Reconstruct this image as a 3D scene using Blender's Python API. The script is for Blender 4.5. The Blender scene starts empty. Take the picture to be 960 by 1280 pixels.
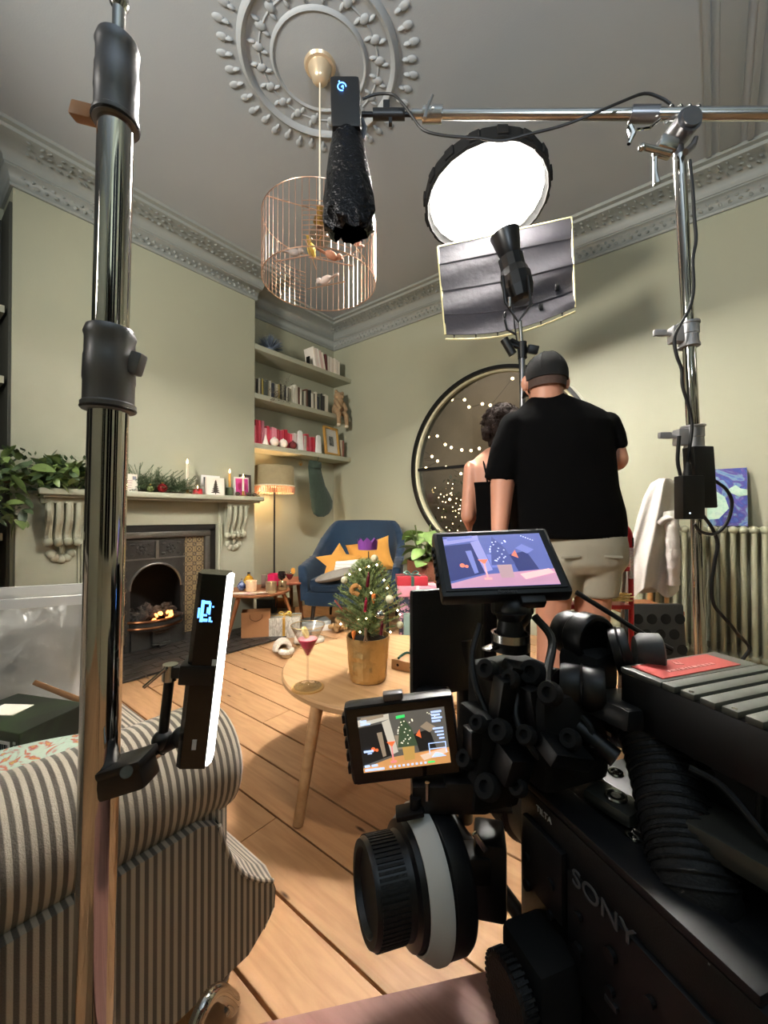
import bpy, bmesh, math, random
from mathutils import Matrix, Vector, Euler, noise
random.seed(7)
PI = math.pi
scene = bpy.context.scene
COL = scene.collection

# ------------------------------------------------------------------ camera, world, lights, exposure
CAM_H = 1.03
YAW = math.radians(38.9)
PITCH = math.radians(0.56)
FPX = 514.0
cam_data = bpy.data.cameras.new('camera')
cam = bpy.data.objects.new('camera', cam_data)
COL.objects.link(cam)
cam.location = (0, 0, CAM_H)
cam.rotation_euler = (PI / 2 + PITCH, 0, YAW)
cam_data.sensor_fit = 'HORIZONTAL'
cam_data.sensor_width = 36
cam_data.lens = 36 * FPX / 960
cam_data.clip_start = 0.02
scene.camera = cam

scene.view_settings.view_transform = 'Standard'
scene.view_settings.look = 'None'
scene.view_settings.gamma = 1
scene.view_settings.exposure = 0.33

world = bpy.data.worlds.new('night_sky')
scene.world = world
world.use_nodes = True
world.node_tree.nodes['Background'].inputs[0].default_value = (0.085, 0.078, 0.066, 1)
world.node_tree.nodes['Background'].inputs[1].default_value = 1.0

def lamp(name, kind, loc, energy, color, size=0.05, direction=None, spot=None, blend=0.5):
    d = bpy.data.lights.new(name, kind)
    d.energy = energy; d.color = color
    if kind == 'AREA': d.shape = 'DISK'; d.size = size
    elif kind in ('POINT', 'SPOT'): d.shadow_soft_size = size
    if spot: d.spot_size = spot; d.spot_blend = blend
    o = bpy.data.objects.new(name, d); COL.objects.link(o)
    o.location = loc
    if direction is not None:
        o.rotation_euler = Vector(direction).to_track_quat('-Z', 'Y').to_euler()
    return o

# ------------------------------------------------------------------ picture ray -> place in the room
RV = Vector((math.cos(YAW), math.sin(YAW), 0))
F0 = Vector((-math.sin(YAW), math.cos(YAW), 0))
ZV = Vector((0, 0, 1))
FV = F0 * math.cos(PITCH) + ZV * math.sin(PITCH)
UV = ZV * math.cos(PITCH) - F0 * math.sin(PITCH)
CAMV = Vector((0, 0, CAM_H))
def ray(px, py): return FV + RV * ((px - 480) / FPX) + UV * ((640 - py) / FPX)
def at(px, py, d): return CAMV + ray(px, py) * d
def onX(px, py, X): r = ray(px, py); return CAMV + r * (X / r.x)
def onY(px, py, Y): r = ray(px, py); return CAMV + r * (Y / r.y)
def onZ(px, py, z): r = ray(px, py); return CAMV + r * ((z - CAM_H) / r.z)

SOFTBOX_C = at(607, 247, 2.2)
BOOM_LAMP = at(440, 240, 1.25)

# key light: the round softbox hung over the set, pointing down
KEY_E = 105.0
FLAG_N = None

# ------------------------------------------------------------------ materials
def lin(c):
    return tuple((x / 12.92 if x <= 0.04045 else ((x + 0.055) / 1.055) ** 2.4) for x in c)
def hexc(h):
    h = h.lstrip('#'); return lin(tuple(int(h[i:i + 2], 16) / 255 for i in (0, 2, 4)))
_M = {}
class NT:
    def __init__(s, m): s.m = m; s.t = m.node_tree; s.n = s.t.nodes; s.bsdf = s.n['Principled BSDF']
    def new(s, kind, **kw):
        n = s.n.new(kind)
        for k, v in kw.items():
            if k in n.inputs: n.inputs[k].default_value = v
            else: setattr(n, k, v)
        return n
    def link(s, a, b): s.t.links.new(a, b)
def blank(name):
    m = bpy.data.materials.new(name); m.use_nodes = True; return NT(m)
def setp(b, **kw):
    for k, v in kw.items():
        k = {'color': 'Base Color', 'rough': 'Roughness', 'metal': 'Metallic', 'emit': 'Emission Color', 'es': 'Emission Strength',
             'trans': 'Transmission Weight', 'sheen': 'Sheen Weight', 'coat': 'Coat Weight', 'sss': 'Subsurface Weight', 'alpha': 'Alpha', 'ior': 'IOR', 'spec': 'Specular IOR Level'}[k]
        b.inputs[k].default_value = (*v, 1) if isinstance(v, tuple) and len(v) == 3 else v
def mat(name, col, rough=0.5, metal=0.0, var=0.12, scale=12.0, bump=0.0, bscale=None, rnd=0.0, **kw):
    """procedural: colour broken up by noise, optional fine relief"""
    if name in _M: return _M[name]
    t = blank(name); c = hexc(col) if isinstance(col, str) else col
    setp(t.bsdf, color=c, rough=rough, metal=metal, **kw)
    tc = t.new('ShaderNodeTexCoord')
    if var > 0:
        nz = t.new('ShaderNodeTexNoise', Scale=scale, Detail=4.0)
        t.link(tc.outputs['Object'], nz.inputs['Vector'])
        r = t.new('ShaderNodeMapRange'); r.inputs['To Min'].default_value = 1 - var; r.inputs['To Max'].default_value = 1 + var
        t.link(nz.outputs['Fac'], r.inputs['Value'])
        mx = t.new('ShaderNodeMix', data_type='RGBA', blend_type='MULTIPLY'); mx.inputs['Factor'].default_value = 1
        mx.inputs['A'].default_value = (*c, 1)
        t.link(r.outputs['Result'], mx.inputs['B'])
        out = mx.outputs['Result']
        if rnd > 0:
            oi = t.new('ShaderNodeObjectInfo'); r2 = t.new('ShaderNodeMapRange')
            r2.inputs['To Min'].default_value = 1 - rnd; r2.inputs['To Max'].default_value = 1 + rnd
            t.link(oi.outputs['Random'], r2.inputs['Value'])
            m2 = t.new('ShaderNodeMix', data_type='RGBA', blend_type='MULTIPLY'); m2.inputs['Factor'].default_value = 1
            t.link(out, m2.inputs['A']); t.link(r2.outputs['Result'], m2.inputs['B']); out = m2.outputs['Result']
        t.link(out, t.bsdf.inputs['Base Color'])
    if bump > 0:
        nb = t.new('ShaderNodeTexNoise', Scale=bscale or scale * 6, Detail=5.0)
        t.link(tc.outputs['Object'], nb.inputs['Vector'])
        bp = t.new('ShaderNodeBump', Strength=bump, Distance=0.01)
        t.link(nb.outputs['Fac'], bp.inputs['Height']); t.link(bp.outputs['Normal'], t.bsdf.inputs['Normal'])
    _M[name] = t.m
    return t.m
def emat(name, col, strength):
    if name in _M: return _M[name]
    t = blank(name); c = hexc(col) if isinstance(col, str) else col
    setp(t.bsdf, color=c, emit=c, es=strength, rough=0.6)
    _M[name] = t.m; return t.m
def wood(name, light, dark, axis=0, stretch=14.0, scale=3.0, rough=0.45, knots=True, rnd=0.12, bump=0.15, kscale=1.5):
    """grain runs along `axis` of the object"""
    if name in _M: return _M[name]
    t = blank(name); setp(t.bsdf, rough=rough)
    tc = t.new('ShaderNodeTexCoord'); oi = t.new('ShaderNodeObjectInfo')
    mul = t.new('ShaderNodeVectorMath', operation='MULTIPLY'); mul.inputs[1].default_value = tuple(1.0 if i == axis else stretch for i in range(3))
    t.link(tc.outputs['Object'], mul.inputs[0])
    off = t.new('ShaderNodeVectorMath', operation='ADD'); t.link(mul.outputs[0], off.inputs[0])
    sc = t.new('ShaderNodeMath', operation='MULTIPLY'); sc.inputs[1].default_value = 37.0
    t.link(oi.outputs['Random'], sc.inputs[0]); t.link(sc.outputs[0], off.inputs[1])
    nz = t.new('ShaderNodeTexNoise', Scale=scale, Detail=6.0, Distortion=0.6); t.link(off.outputs[0], nz.inputs['Vector'])
    rp = t.new('ShaderNodeValToRGB'); e = rp.color_ramp.elements
    e[0].position = 0.3; e[0].color = (*hexc(dark), 1); e[1].position = 0.62; e[1].color = (*hexc(light), 1)
    t.link(nz.outputs['Fac'], rp.inputs['Fac']); out = rp.outputs['Color']
    if knots:
        m3 = t.new('ShaderNodeVectorMath', operation='MULTIPLY'); m3.inputs[1].default_value = tuple(1.6 if i == axis else 5.0 for i in range(3))
        t.link(tc.outputs['Object'], m3.inputs[0]); ad = t.new('ShaderNodeVectorMath', operation='ADD')
        t.link(m3.outputs[0], ad.inputs[0]); t.link(sc.outputs[0], ad.inputs[1])
        vo = t.new('ShaderNodeTexVoronoi', Scale=kscale); t.link(ad.outputs[0], vo.inputs['Vector'])
        kr = t.new('ShaderNodeMapRange'); kr.inputs['From Min'].default_value = 0.05; kr.inputs['From Max'].default_value = 0.11
        t.link(vo.outputs['Distance'], kr.inputs['Value'])
        mk = t.new('ShaderNodeMix', data_type='RGBA'); mk.inputs['A'].default_value = (*hexc('#4a2c14'), 1)
        t.link(kr.outputs['Result'], mk.inputs['Factor']); t.link(out, mk.inputs['B']); out = mk.outputs['Result']
    r2 = t.new('ShaderNodeMapRange'); r2.inputs['To Min'].default_value = 1 - rnd; r2.inputs['To Max'].default_value = 1 + rnd
    t.link(oi.outputs['Random'], r2.inputs['Value'])
    m2 = t.new('ShaderNodeMix', data_type='RGBA', blend_type='MULTIPLY'); m2.inputs['Factor'].default_value = 1
    t.link(out, m2.inputs['A']); t.link(r2.outputs['Result'], m2.inputs['B'])
    t.link(m2.outputs['Result'], t.bsdf.inputs['Base Color'])
    bp = t.new('ShaderNodeBump', Strength=bump, Distance=0.004); t.link(nz.outputs['Fac'], bp.inputs['Height']); t.link(bp.outputs['Normal'], t.bsdf.inputs['Normal'])
    _M[name] = t.m; return t.m
def stripes(name, a, b, axis, freq, duty=0.5, rough=0.85):
    """woven stripes across the object's `axis`"""
    if name in _M: return _M[name]
    t = blank(name); setp(t.bsdf, rough=rough, sheen=0.2)
    tc = t.new('ShaderNodeTexCoord'); sp = t.new('ShaderNodeSeparateXYZ'); t.link(tc.outputs['Object'], sp.inputs[0])
    m = t.new('ShaderNodeMath', operation='MULTIPLY'); m.inputs[1].default_value = freq; t.link(sp.outputs[axis], m.inputs[0])
    f = t.new('ShaderNodeMath', operation='FRACT'); t.link(m.outputs[0], f.inputs[0])
    rp = t.new('ShaderNodeValToRGB'); e = rp.color_ramp.elements
    e[0].position = duty - 0.06; e[0].color = (*hexc(a), 1); e[1].position = duty + 0.06; e[1].color = (*hexc(b), 1)
    e2 = e.new(0.94); e2.color = (*hexc(b), 1); e3 = e.new(1.0); e3.color = (*hexc(a), 1)
    t.link(f.outputs[0], rp.inputs['Fac']); t.link(rp.outputs['Color'], t.bsdf.inputs['Base Color'])
    nb = t.new('ShaderNodeTexNoise', Scale=420.0, Detail=3.0); t.link(tc.outputs['Object'], nb.inputs['Vector'])
    bp = t.new('ShaderNodeBump', Strength=0.35, Distance=0.003); t.link(nb.outputs['Fac'], bp.inputs['Height']); t.link(bp.outputs['Normal'], t.bsdf.inputs['Normal'])
    _M[name] = t.m; return t.m
def patches(name, cols, scale=8.0, rough=0.6, detail=3.0, distort=1.0, stretch=(1, 1, 1)):
    """blotches of several colours (paintings, wrapping papers, marbled things)"""
    if name in _M: return _M[name]
    t = blank(name); setp(t.bsdf, rough=rough)
    tc = t.new('ShaderNodeTexCoord')
    mul = t.new('ShaderNodeVectorMath', operation='MULTIPLY'); mul.inputs[1].default_value = stretch
    t.link(tc.outputs['Object'], mul.inputs[0])
    nz = t.new('ShaderNodeTexNoise', Scale=scale, Detail=detail, Distortion=distort); t.link(mul.outputs[0], nz.inputs['Vector'])
    rp = t.new('ShaderNodeValToRGB'); rp.color_ramp.interpolation = 'LINEAR'; e = rp.color_ramp.elements
    n = len(cols)
    for i, c in enumerate(cols):
        pos = 0.28 + 0.44 * i / max(1, n - 1)
        el = e[i] if i < 2 else e.new(pos)
        el.position = pos; el.color = (*hexc(c), 1)
    t.link(nz.outputs['Fac'], rp.inputs['Fac']); t.link(rp.outputs['Color'], t.bsdf.inputs['Base Color'])
    _M[name] = t.m; return t.m
def glassmat(name, col='#ffffff', tint=0.9, rough=0.02, gloss=0.9):
    """thin clear sheet: mostly see-through, mirror-like at grazing angles"""
    if name in _M: return _M[name]
    t = blank(name); t.n.remove(t.bsdf)
    tr = t.new('ShaderNodeBsdfTransparent'); tr.inputs[0].default_value = (*[x * tint for x in hexc(col)], 1)
    gl = t.new('ShaderNodeBsdfGlossy', Roughness=rough)
    fr = t.new('ShaderNodeLayerWeight', Blend=0.5)
    pw = t.new('ShaderNodeMath', operation='POWER'); pw.inputs[1].default_value = 3.5; t.link(fr.outputs['Facing'], pw.inputs[0])
    m = t.new('ShaderNodeMath', operation='MULTIPLY_ADD'); m.inputs[1].default_value = 0.75 * min(gloss, 1.3); m.inputs[2].default_value = 0.04; m.use_clamp = True; t.link(pw.outputs[0], m.inputs[0])
    mx = t.new('ShaderNodeMixShader'); t.link(m.outputs[0], mx.inputs[0]); t.link(tr.outputs[0], mx.inputs[1]); t.link(gl.outputs[0], mx.inputs[2])
    t.link(mx.outputs[0], t.n['Material Output'].inputs[0])
    _M[name] = t.m; return t.m
def milky(name, col, clear=0.4, rough=0.3):
    if name in _M: return _M[name]
    t = blank(name); setp(t.bsdf, color=hexc(col), rough=rough)
    tr = t.new('ShaderNodeBsdfTransparent'); mx = t.new('ShaderNodeMixShader'); mx.inputs[0].default_value = clear
    t.link(t.bsdf.outputs[0], mx.inputs[1]); t.link(tr.outputs[0], mx.inputs[2]); t.link(mx.outputs[0], t.n['Material Output'].inputs[0])
    _M[name] = t.m; return t.m

SAGE = mat('sage_wall_paint', '#a5a58e', 0.55, var=0.04, scale=3, bump=0.05, bscale=160)
CORN = mat('cornice_shaded', '#8e918b', 0.5, var=0.06, scale=9)  # darkened to put the shade of the down-facing cove into the colour
SAGE_TRIM = mat('sage_trim_paint', '#a8a893', 0.42, var=0.05, scale=9)
CEIL = mat('sage_ceiling_paint', '#9da1a3', 0.6, var=0.05, scale=2.5, bump=0.05, bscale=120)
DARKWALL = mat('dark_alcove_tone', '#3a3b33', 0.6, var=0.08)  # even dark tone on the alcove back and side
BLACK = mat('black_plastic', '#09090a', 0.42, var=0.15, scale=30)
BLACKM = mat('matte_black', '#060606', 0.85, var=0.15, scale=40)
BLACKR = mat('black_rubber', '#101011', 0.6, var=0.15, scale=60, bump=0.2)
DGREY = mat('dark_grey_metal', '#1d1d1f', 0.4, 0.6, var=0.1)
GREYM = mat('grey_metal', '#77777a', 0.35, 0.9, var=0.1)
CHROME = mat('polished_chrome', '#d6d2cc', 0.07, 1.0, var=0.03)
STEEL = mat('brushed_steel', '#b9b8b4', 0.22, 1.0, var=0.06)
CASTLT = mat('light_cast_alloy', '#a6a6a8', 0.4, 0.5, var=0.1, scale=40)
CASTAL = mat('cast_grey_alloy', '#77777a', 0.38, 0.75, var=0.12, scale=40)
WHITE = mat('white_matte', '#e8e6e0', 0.6, var=0.04)
CREAMP = mat('cream_paper', '#e9dfcf', 0.7, var=0.05)
GOLD = mat('gold_foil', '#dcbc84', 0.3, 0.9, var=0.15, scale=25, bump=0.9, bscale=28)
BRASS = mat('aged_brass', '#b08a4a', 0.3, 1.0, var=0.1)
PINE = wood('pine_boards', '#c4986e', '#b1855c', 0, scale=4.5, stretch=9.0, rough=0.42, kscale=2.6)
OAK = wood('pale_oak', '#cfa67a', '#b98f62', 0, knots=False, scale=2.2, rough=0.42)
WALNUT = wood('mid_brown_wood', '#a8683e', '#86502c', 2, knots=False, scale=2.0)

# ------------------------------------------------------------------ mesh builder
def xf(loc=(0, 0, 0), rot=(0, 0, 0), sc=(1, 1, 1)):
    return Matrix.LocRotScale(Vector(loc), Euler(rot), Vector(sc))
def basis(c, x, y, z):
    m = Matrix((x, y, z)).transposed().to_4x4(); m.translation = c; return m
def frame_to(a, b):
    a, b = Vector(a), Vector(b); z = (b - a).normalized()
    up = Vector((0, 0, 1)) if abs(z.z) < 0.95 else Vector((0, 1, 0))
    x = up.cross(z).normalized(); y = z.cross(x)
    return basis(a, x, y, z), (b - a).length
class MB:
    def __init__(s, root=None):
        s.bm = bmesh.new(); s.M = W.get(root.name, Matrix()) .copy() if root is not None else Matrix()
        s.mi = 0
    def _fin(s, before):
        for f in s.bm.faces:
            if f.index == -1 or f not in before: pass
    def verts(s, pts, faces, m=None):
        T = s.M @ m if m is not None else s.M
        vs = [s.bm.verts.new(T @ Vector(p)) for p in pts]
        for f in faces:
            try: fc = s.bm.faces.new([vs[i] for i in f]); fc.material_index = s.mi
            except ValueError: pass
        return s
    def box(s, c, size, rot=(0, 0, 0), bev=0.0, m=None, taper=None):
        sx, sy, sz = size[0] / 2, size[1] / 2, size[2] / 2
        T = (m if m is not None else Matrix()) @ xf(c, rot)
        if bev <= 0 and taper is None:
            P = [(x, y, z) for z in (-sz, sz) for y in (-sy, sy) for x in (-sx, sx)]
            return s.verts(P, [(0, 2, 3, 1), (4, 5, 7, 6), (0, 1, 5, 4), (2, 6, 7, 3), (0, 4, 6, 2), (1, 3, 7, 5)], T)
        b = bmesh.new(); bmesh.ops.create_cube(b, size=1)
        for v in b.verts:
            k = 1.0 if taper is None or v.co.z < 0 else taper
            v.co = Vector((v.co.x * size[0] * k, v.co.y * size[1] * k, v.co.z * size[2]))
        if bev > 0: bmesh.ops.bevel(b, geom=b.edges[:], offset=min(bev, min(size) * 0.49), segments=2, profile=0.6, affect='EDGES')
        return s._merge(b, T)
    def _merge(s, b, T):
        b.verts.index_update()
        s.verts([v.co.copy() for v in b.verts], [[v.index for v in f.verts] for f in b.faces], T); b.free(); return s
    def loft(s, rings, cap=True, m=None, close=True):
        n = len(rings[0]); P = [p for r in rings for p in r]; F = []
        for i in range(len(rings) - 1):
            for j in range(n if close else n - 1):
                k = (j + 1) % n
                F.append((i * n + j, i * n + k, (i + 1) * n + k, (i + 1) * n + j))
        if cap and close:
            F.append(tuple(reversed(range(n)))); F.append(tuple(range((len(rings) - 1) * n, len(rings) * n)))
        return s.verts(P, F, m)
    def lathe(s, prof, m=None, seg=24, cap=True):
        rings = [[(r * math.cos(2 * PI * j / seg), r * math.sin(2 * PI * j / seg), z) for j in range(seg)] for r, z in prof]
        return s.loft(rings, cap, m)
    def cyl(s, a, b, r, r2=None, seg=16, cap=True):
        T, L = frame_to(a, b); r2 = r if r2 is None else r2
        return s.lathe([(r, 0), (r2, L)], T, seg, cap)
    def tube(s, pts, r, seg=8, cap=True):
        pts = [Vector(p) for p in pts]; n = len(pts); rings = []
        t0 = (pts[1] - pts[0]).normalized(); up = Vector((0, 0, 1)) if abs(t0.z) < 0.9 else Vector((1, 0, 0))
        x = up.cross(t0).normalized()
        for i, p in enumerate(pts):
            t = ((pts[min(i + 1, n - 1)] - pts[max(i - 1, 0)])).normalized()
            x = (x - t * x.dot(t)).normalized(); y = t.cross(x)
            rr = r[i] if isinstance(r, (list, tuple)) else r
            rings.append([p + (x * math.cos(2 * PI * j / seg) + y * math.sin(2 * PI * j / seg)) * rr for j in range(seg)])
        return s.loft(rings, cap)
    def ball(s, c, r, seg=16, rings=10, m=None):
        r = (r, r, r) if isinstance(r, (int, float)) else r
        b = bmesh.new(); bmesh.ops.create_uvsphere(b, u_segments=seg, v_segments=rings, radius=1)
        return s._merge(b, (m if m is not None else Matrix()) @ xf(c, (0, 0, 0), r))
    def ico(s, c, r, sub=1, rot=(0, 0, 0), jit=0.0):
        r = (r, r, r) if isinstance(r, (int, float)) else r
        b = bmesh.new(); bmesh.ops.create_icosphere(b, subdivisions=sub, radius=1)
        if jit:
            for v in b.verts: v.co *= 1 + random.uniform(-jit, jit)
        return s._merge(b, xf(c, rot, r))
    def cap(s, a, b, r1, r2=None, seg=14):
        r2 = r1 if r2 is None else r2
        T, L = frame_to(a, b); pr = []
        for i in range(7): t = PI / 2 * i / 6; pr.append((max(1e-4, r1 * math.sin(t)), -r1 * math.cos(t)))
        for i in range(7): t = PI / 2 * i / 6; pr.append((max(1e-4, r2 * math.cos(t)), L + r2 * math.sin(t)))
        return s.lathe(pr, T, seg)
    def prism(s, poly, z0, z1, m=None):
        n = len(poly)
        P = [(x, y, z0) for x, y in poly] + [(x, y, z1) for x, y in poly]
        F = [tuple(reversed(range(n))), tuple(range(n, 2 * n))] + [(i, (i + 1) % n, n + (i + 1) % n, n + i) for i in range(n)]
        return s.verts(P, F, m)
    def surf(s, fn, nu, nv, m=None, thick=0.0):
        P = [fn(i / nu, j / nv) for j in range(nv + 1) for i in range(nu + 1)]
        F = [(j * (nu + 1) + i, j * (nu + 1) + i + 1, (j + 1) * (nu + 1) + i + 1, (j + 1) * (nu + 1) + i) for j in range(nv) for i in range(nu)]
        if not thick: return s.verts(P, F, m)
        b = bmesh.new(); vs = [b.verts.new(p) for p in P]
        for f in F: b.faces.new([vs[i] for i in f])
        bmesh.ops.recalc_face_normals(b, faces=b.faces[:])
        bmesh.ops.solidify(b, geom=b.faces[:], thickness=thick)
        return s._merge(b, m if m is not None else Matrix())
    def torus(s, m, R, r, seg=32, ts=8, arc=2 * PI):
        full = abs(arc - 2 * PI) < 1e-6; n = seg if full else seg + 1
        pts = [Vector((R * math.cos(arc * i / seg), R * math.sin(arc * i / seg), 0)) for i in range(n)]
        rings = []
        for i in range(n):
            a = arc * i / seg; d = Vector((math.cos(a), math.sin(a), 0))
            rings.append([pts[i] + d * (r * math.cos(2 * PI * j / ts)) + Vector((0, 0, r * math.sin(2 * PI * j / ts))) for j in range(ts)])
        if full: rings.append(rings[0])
        return s.loft(rings, not full, m)
    def text(s, body, size, m, depth=0.0006, align='CENTER', shear=0.0):
        c = bpy.data.curves.new('lettering', 'FONT'); c.body = body; c.size = size; c.extrude = depth; c.align_x = align; c.align_y = 'CENTER'; c.shear = shear
        o = bpy.data.objects.new('lettering', c); COL.objects.link(o)
        dg = bpy.context.evaluated_depsgraph_get(); me = bpy.data.meshes.new_from_object(o.evaluated_get(dg))
        s.verts([v.co.copy() for v in me.vertices], [list(p.vertices) for p in me.polygons], m)
        bpy.data.objects.remove(o); bpy.data.curves.remove(c); bpy.data.meshes.remove(me); return s
    def build(s, name, mats, parent=None, smooth=True, angle=40, remesh=None, sm=2, weld=False):
        if weld: bmesh.ops.remove_doubles(s.bm, verts=s.bm.verts[:], dist=1e-5)
        bmesh.ops.recalc_face_normals(s.bm, faces=s.bm.faces[:])
        if parent is not None:
            Wm = W.get(parent.name)
            if Wm is not None: s.bm.transform(Wm.inverted())
        me = bpy.data.meshes.new(name); s.bm.to_mesh(me); s.bm.free()
        mats = mats if isinstance(mats, (list, tuple)) else [mats]
        if remesh:
            t = bpy.data.objects.new('tmp', me); COL.objects.link(t)
            md = t.modifiers.new('r', 'REMESH'); md.mode = 'VOXEL'; md.voxel_size = remesh
            if sm: ms = t.modifiers.new('s', 'SMOOTH'); ms.iterations = sm; ms.factor = 0.6
            dg = bpy.context.evaluated_depsgraph_get(); me2 = bpy.data.meshes.new_from_object(t.evaluated_get(dg))
            bpy.data.objects.remove(t); bpy.data.meshes.remove(me); me = me2; me.name = name
        for m in mats:
            me.materials.append(m)
        o = bpy.data.objects.new(name, me); COL.objects.link(o)
        if smooth:
            me.polygons.foreach_set('use_smooth', [True] * len(me.polygons))
            if not remesh: me.set_sharp_from_angle(angle=math.radians(angle))
        if parent is not None:
            o.parent = parent
            if parent.name in W: W[o.name] = W[parent.name]
        return o
W = {}
def tag(o, label=None, cat=None, group=None, kind=None):
    if label: o['label'] = label
    if cat: o['category'] = cat
    if group: o['group'] = group
    if kind: o['kind'] = kind
    return o
def thing(name, label, cat, loc=(0, 0, 0), rotz=0.0, group=None, M=None):
    o = bpy.data.objects.new(name, None); COL.objects.link(o)
    o.empty_display_size = 0.05
    m = M if M is not None else xf(loc, (0, 0, rotz))
    o.matrix_world = m; o.location = m.to_translation(); o.rotation_euler = m.to_euler()
    W[o.name] = m.copy()
    return tag(o, label, cat, group)
def single(mb, name, mats, label, cat, loc=None, group=None, kind=None, **kw):
    """a thing that is one mesh; its origin is put at loc"""
    o = mb.build(name, mats, None, **kw)
    if loc is not None:
        v = Vector(loc); o.data.transform(Matrix.Translation(-v)); o.location = v
    return tag(o, label, cat, group, kind)
def inst(src, name, parent=None, M=None):
    o = src.copy(); o.name = name; COL.objects.link(o)
    if parent is not None: o.parent = parent
    if M is not None: o.matrix_local = M if parent is not None else M; o.location = M.to_translation(); o.rotation_euler = M.to_euler(); o.scale = M.to_scale()
    return o
ORD = ['first', 'second', 'third', 'fourth', 'fifth', 'sixth', 'seventh', 'eighth', 'ninth', 'tenth', 'eleventh', 'twelfth', 'thirteenth', 'fourteenth', 'fifteenth',
       'sixteenth', 'seventeenth', 'eighteenth', 'nineteenth', 'twentieth', 'twenty-first', 'twenty-second', 'twenty-third', 'twenty-fourth', 'twenty-fifth', 'twenty-sixth', 'twenty-seventh', 'twenty-eighth',
       'twenty-ninth', 'thirtieth', 'thirty-first', 'thirty-second', 'thirty-third', 'thirty-fourth', 'thirty-fifth', 'thirty-sixth', 'thirty-seventh', 'thirty-eighth', 'thirty-ninth', 'fortieth']
def smooth_path(pts, n=6):
    """Catmull-Rom through the points"""
    P = [Vector(p) for p in pts]; P = [P[0] * 2 - P[1]] + P + [P[-1] * 2 - P[-2]]; out = []
    for i in range(1, len(P) - 2):
        for k in range(n):
            t = k / n; a, b, c, d = P[i - 1], P[i], P[i + 1], P[i + 2]
            out.append(0.5 * ((2 * b) + (c - a) * t + (2 * a - 5 * b + 4 * c - d) * t * t + (3 * b - a - 3 * c + d) * t ** 3))
    out.append(P[-2]); return out
# ------------------------------------------------------------------ the room
XL, XB, YB, XR, YF, ZC = -3.715, -3.415, 3.6, 1.6, -2.6, 3.35
CY0, CY1 = 0.53, 2.268
WC, WR = Vector((-1.62, YB, 1.52)), 0.90
def struct(mb, name, mats, **kw): return tag(mb.build(name, mats, None, **kw), kind='structure')

# floor: joist bed, then every board by itself
b = MB(); b.box(((XL + XR) / 2, (YB + YF) / 2, -0.06), (XR - XL + 0.4, YB - YF + 0.4, 0.06))
floor = struct(b, 'floor', mat('dark_gap', '#1c120a', 0.9))
PW = 0.1745
y = 0.698 - 20 * PW
row = 0
rr = random.Random(3)
while y < YB:
    x = XL
    cuts = sorted([XL] + [XL + 0.3 + rr.random() * 1.9 if rr.random() < .6 else 0.2 + rr.random()] + [XR])
    if abs(y - 0.698) < 0.01: cuts = [XL, -1.174, XR]
    for x0, x1 in zip(cuts[:-1], cuts[1:]):
        if x1 - x0 < 0.1: continue
        w = min(PW, YB - y)
        p = MB(); p.box((0, 0, -0.015), (x1 - x0 - 0.003, w - 0.007, 0.03), bev=0.0025)
        o = p.build('plank', PINE, floor, smooth=False); o.location = ((x0 + x1) / 2, y + w / 2, rr.uniform(-0.0008, 0.0008))
    y += PW; row += 1

b = MB(); b.box(((XL + XR) / 2, (YB + YF) / 2, ZC + 0.05), (XR - XL + 0.4, YB - YF + 0.4, 0.1)); struct(b, 'ceiling', CEIL)
# back wall with the round window opening
b = MB(); N = 96; ang = [2 * PI * i / N for i in range(N)]
x0, x1, z0, z1 = XL - 0.1, XR + 0.1, -0.05, ZC
def to_rect(a):
    c, s_ = math.cos(a), math.sin(a); t = 1e9
    if c > 1e-9: t = min(t, (x1 - WC.x) / c)
    if c < -1e-9: t = min(t, (x0 - WC.x) / c)
    if s_ > 1e-9: t = min(t, (z1 - WC.z) / s_)
    if s_ < -1e-9: t = min(t, (z0 - WC.z) / s_)
    return WC.x + c * t, WC.z + s_ * t
for cx, cz in ((x0, z0), (x0, z1), (x1, z0), (x1, z1)): ang.append(math.atan2(cz - WC.z, cx - WC.x) % (2 * PI))
ang = sorted(ang); n = len(ang)
rings = []
for yy, rad in ((YB, 0), (YB, 1), (YB + 0.2, 1), (YB + 0.2, 0)):
    rings.append([((WC.x + WR * math.cos(a), yy, WC.z + WR * math.sin(a)) if rad else (to_rect(a)[0], yy, to_rect(a)[1])) for a in ang])
b.loft(rings, cap=False); struct(b, 'wall_back', SAGE, smooth=False)
b = MB(); b.box((XL - 0.1, (YB + YF) / 2, ZC / 2), (0.2, YB - YF + 0.2, ZC))
OY0, OY1, OZ = 0.91, 1.858, 0.965           # fireplace opening in the chimney breast
for y0, y1, z0_, z1_ in ((CY0, OY0, 0, ZC), (OY1, CY1, 0, ZC), (OY0, OY1, OZ, ZC)):
    b.box(((XL + XB) / 2 - 0.01, (y0 + y1) / 2, (z0_ + z1_) / 2), (XB - XL + 0.02, y1 - y0, z1_ - z0_))
struct(b, 'wall_left', SAGE, smooth=False)
b = MB(); b.box((XR + 0.1, (YB + YF) / 2, ZC / 2), (0.2, YB - YF + 0.2, ZC)); struct(b, 'wall_right', SAGE)
b = MB(); b.box(((XL + XR) / 2, YF - 0.1, ZC / 2), (XR - XL + 0.4, 0.2, ZC)); struct(b, 'wall_front', SAGE)

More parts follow.
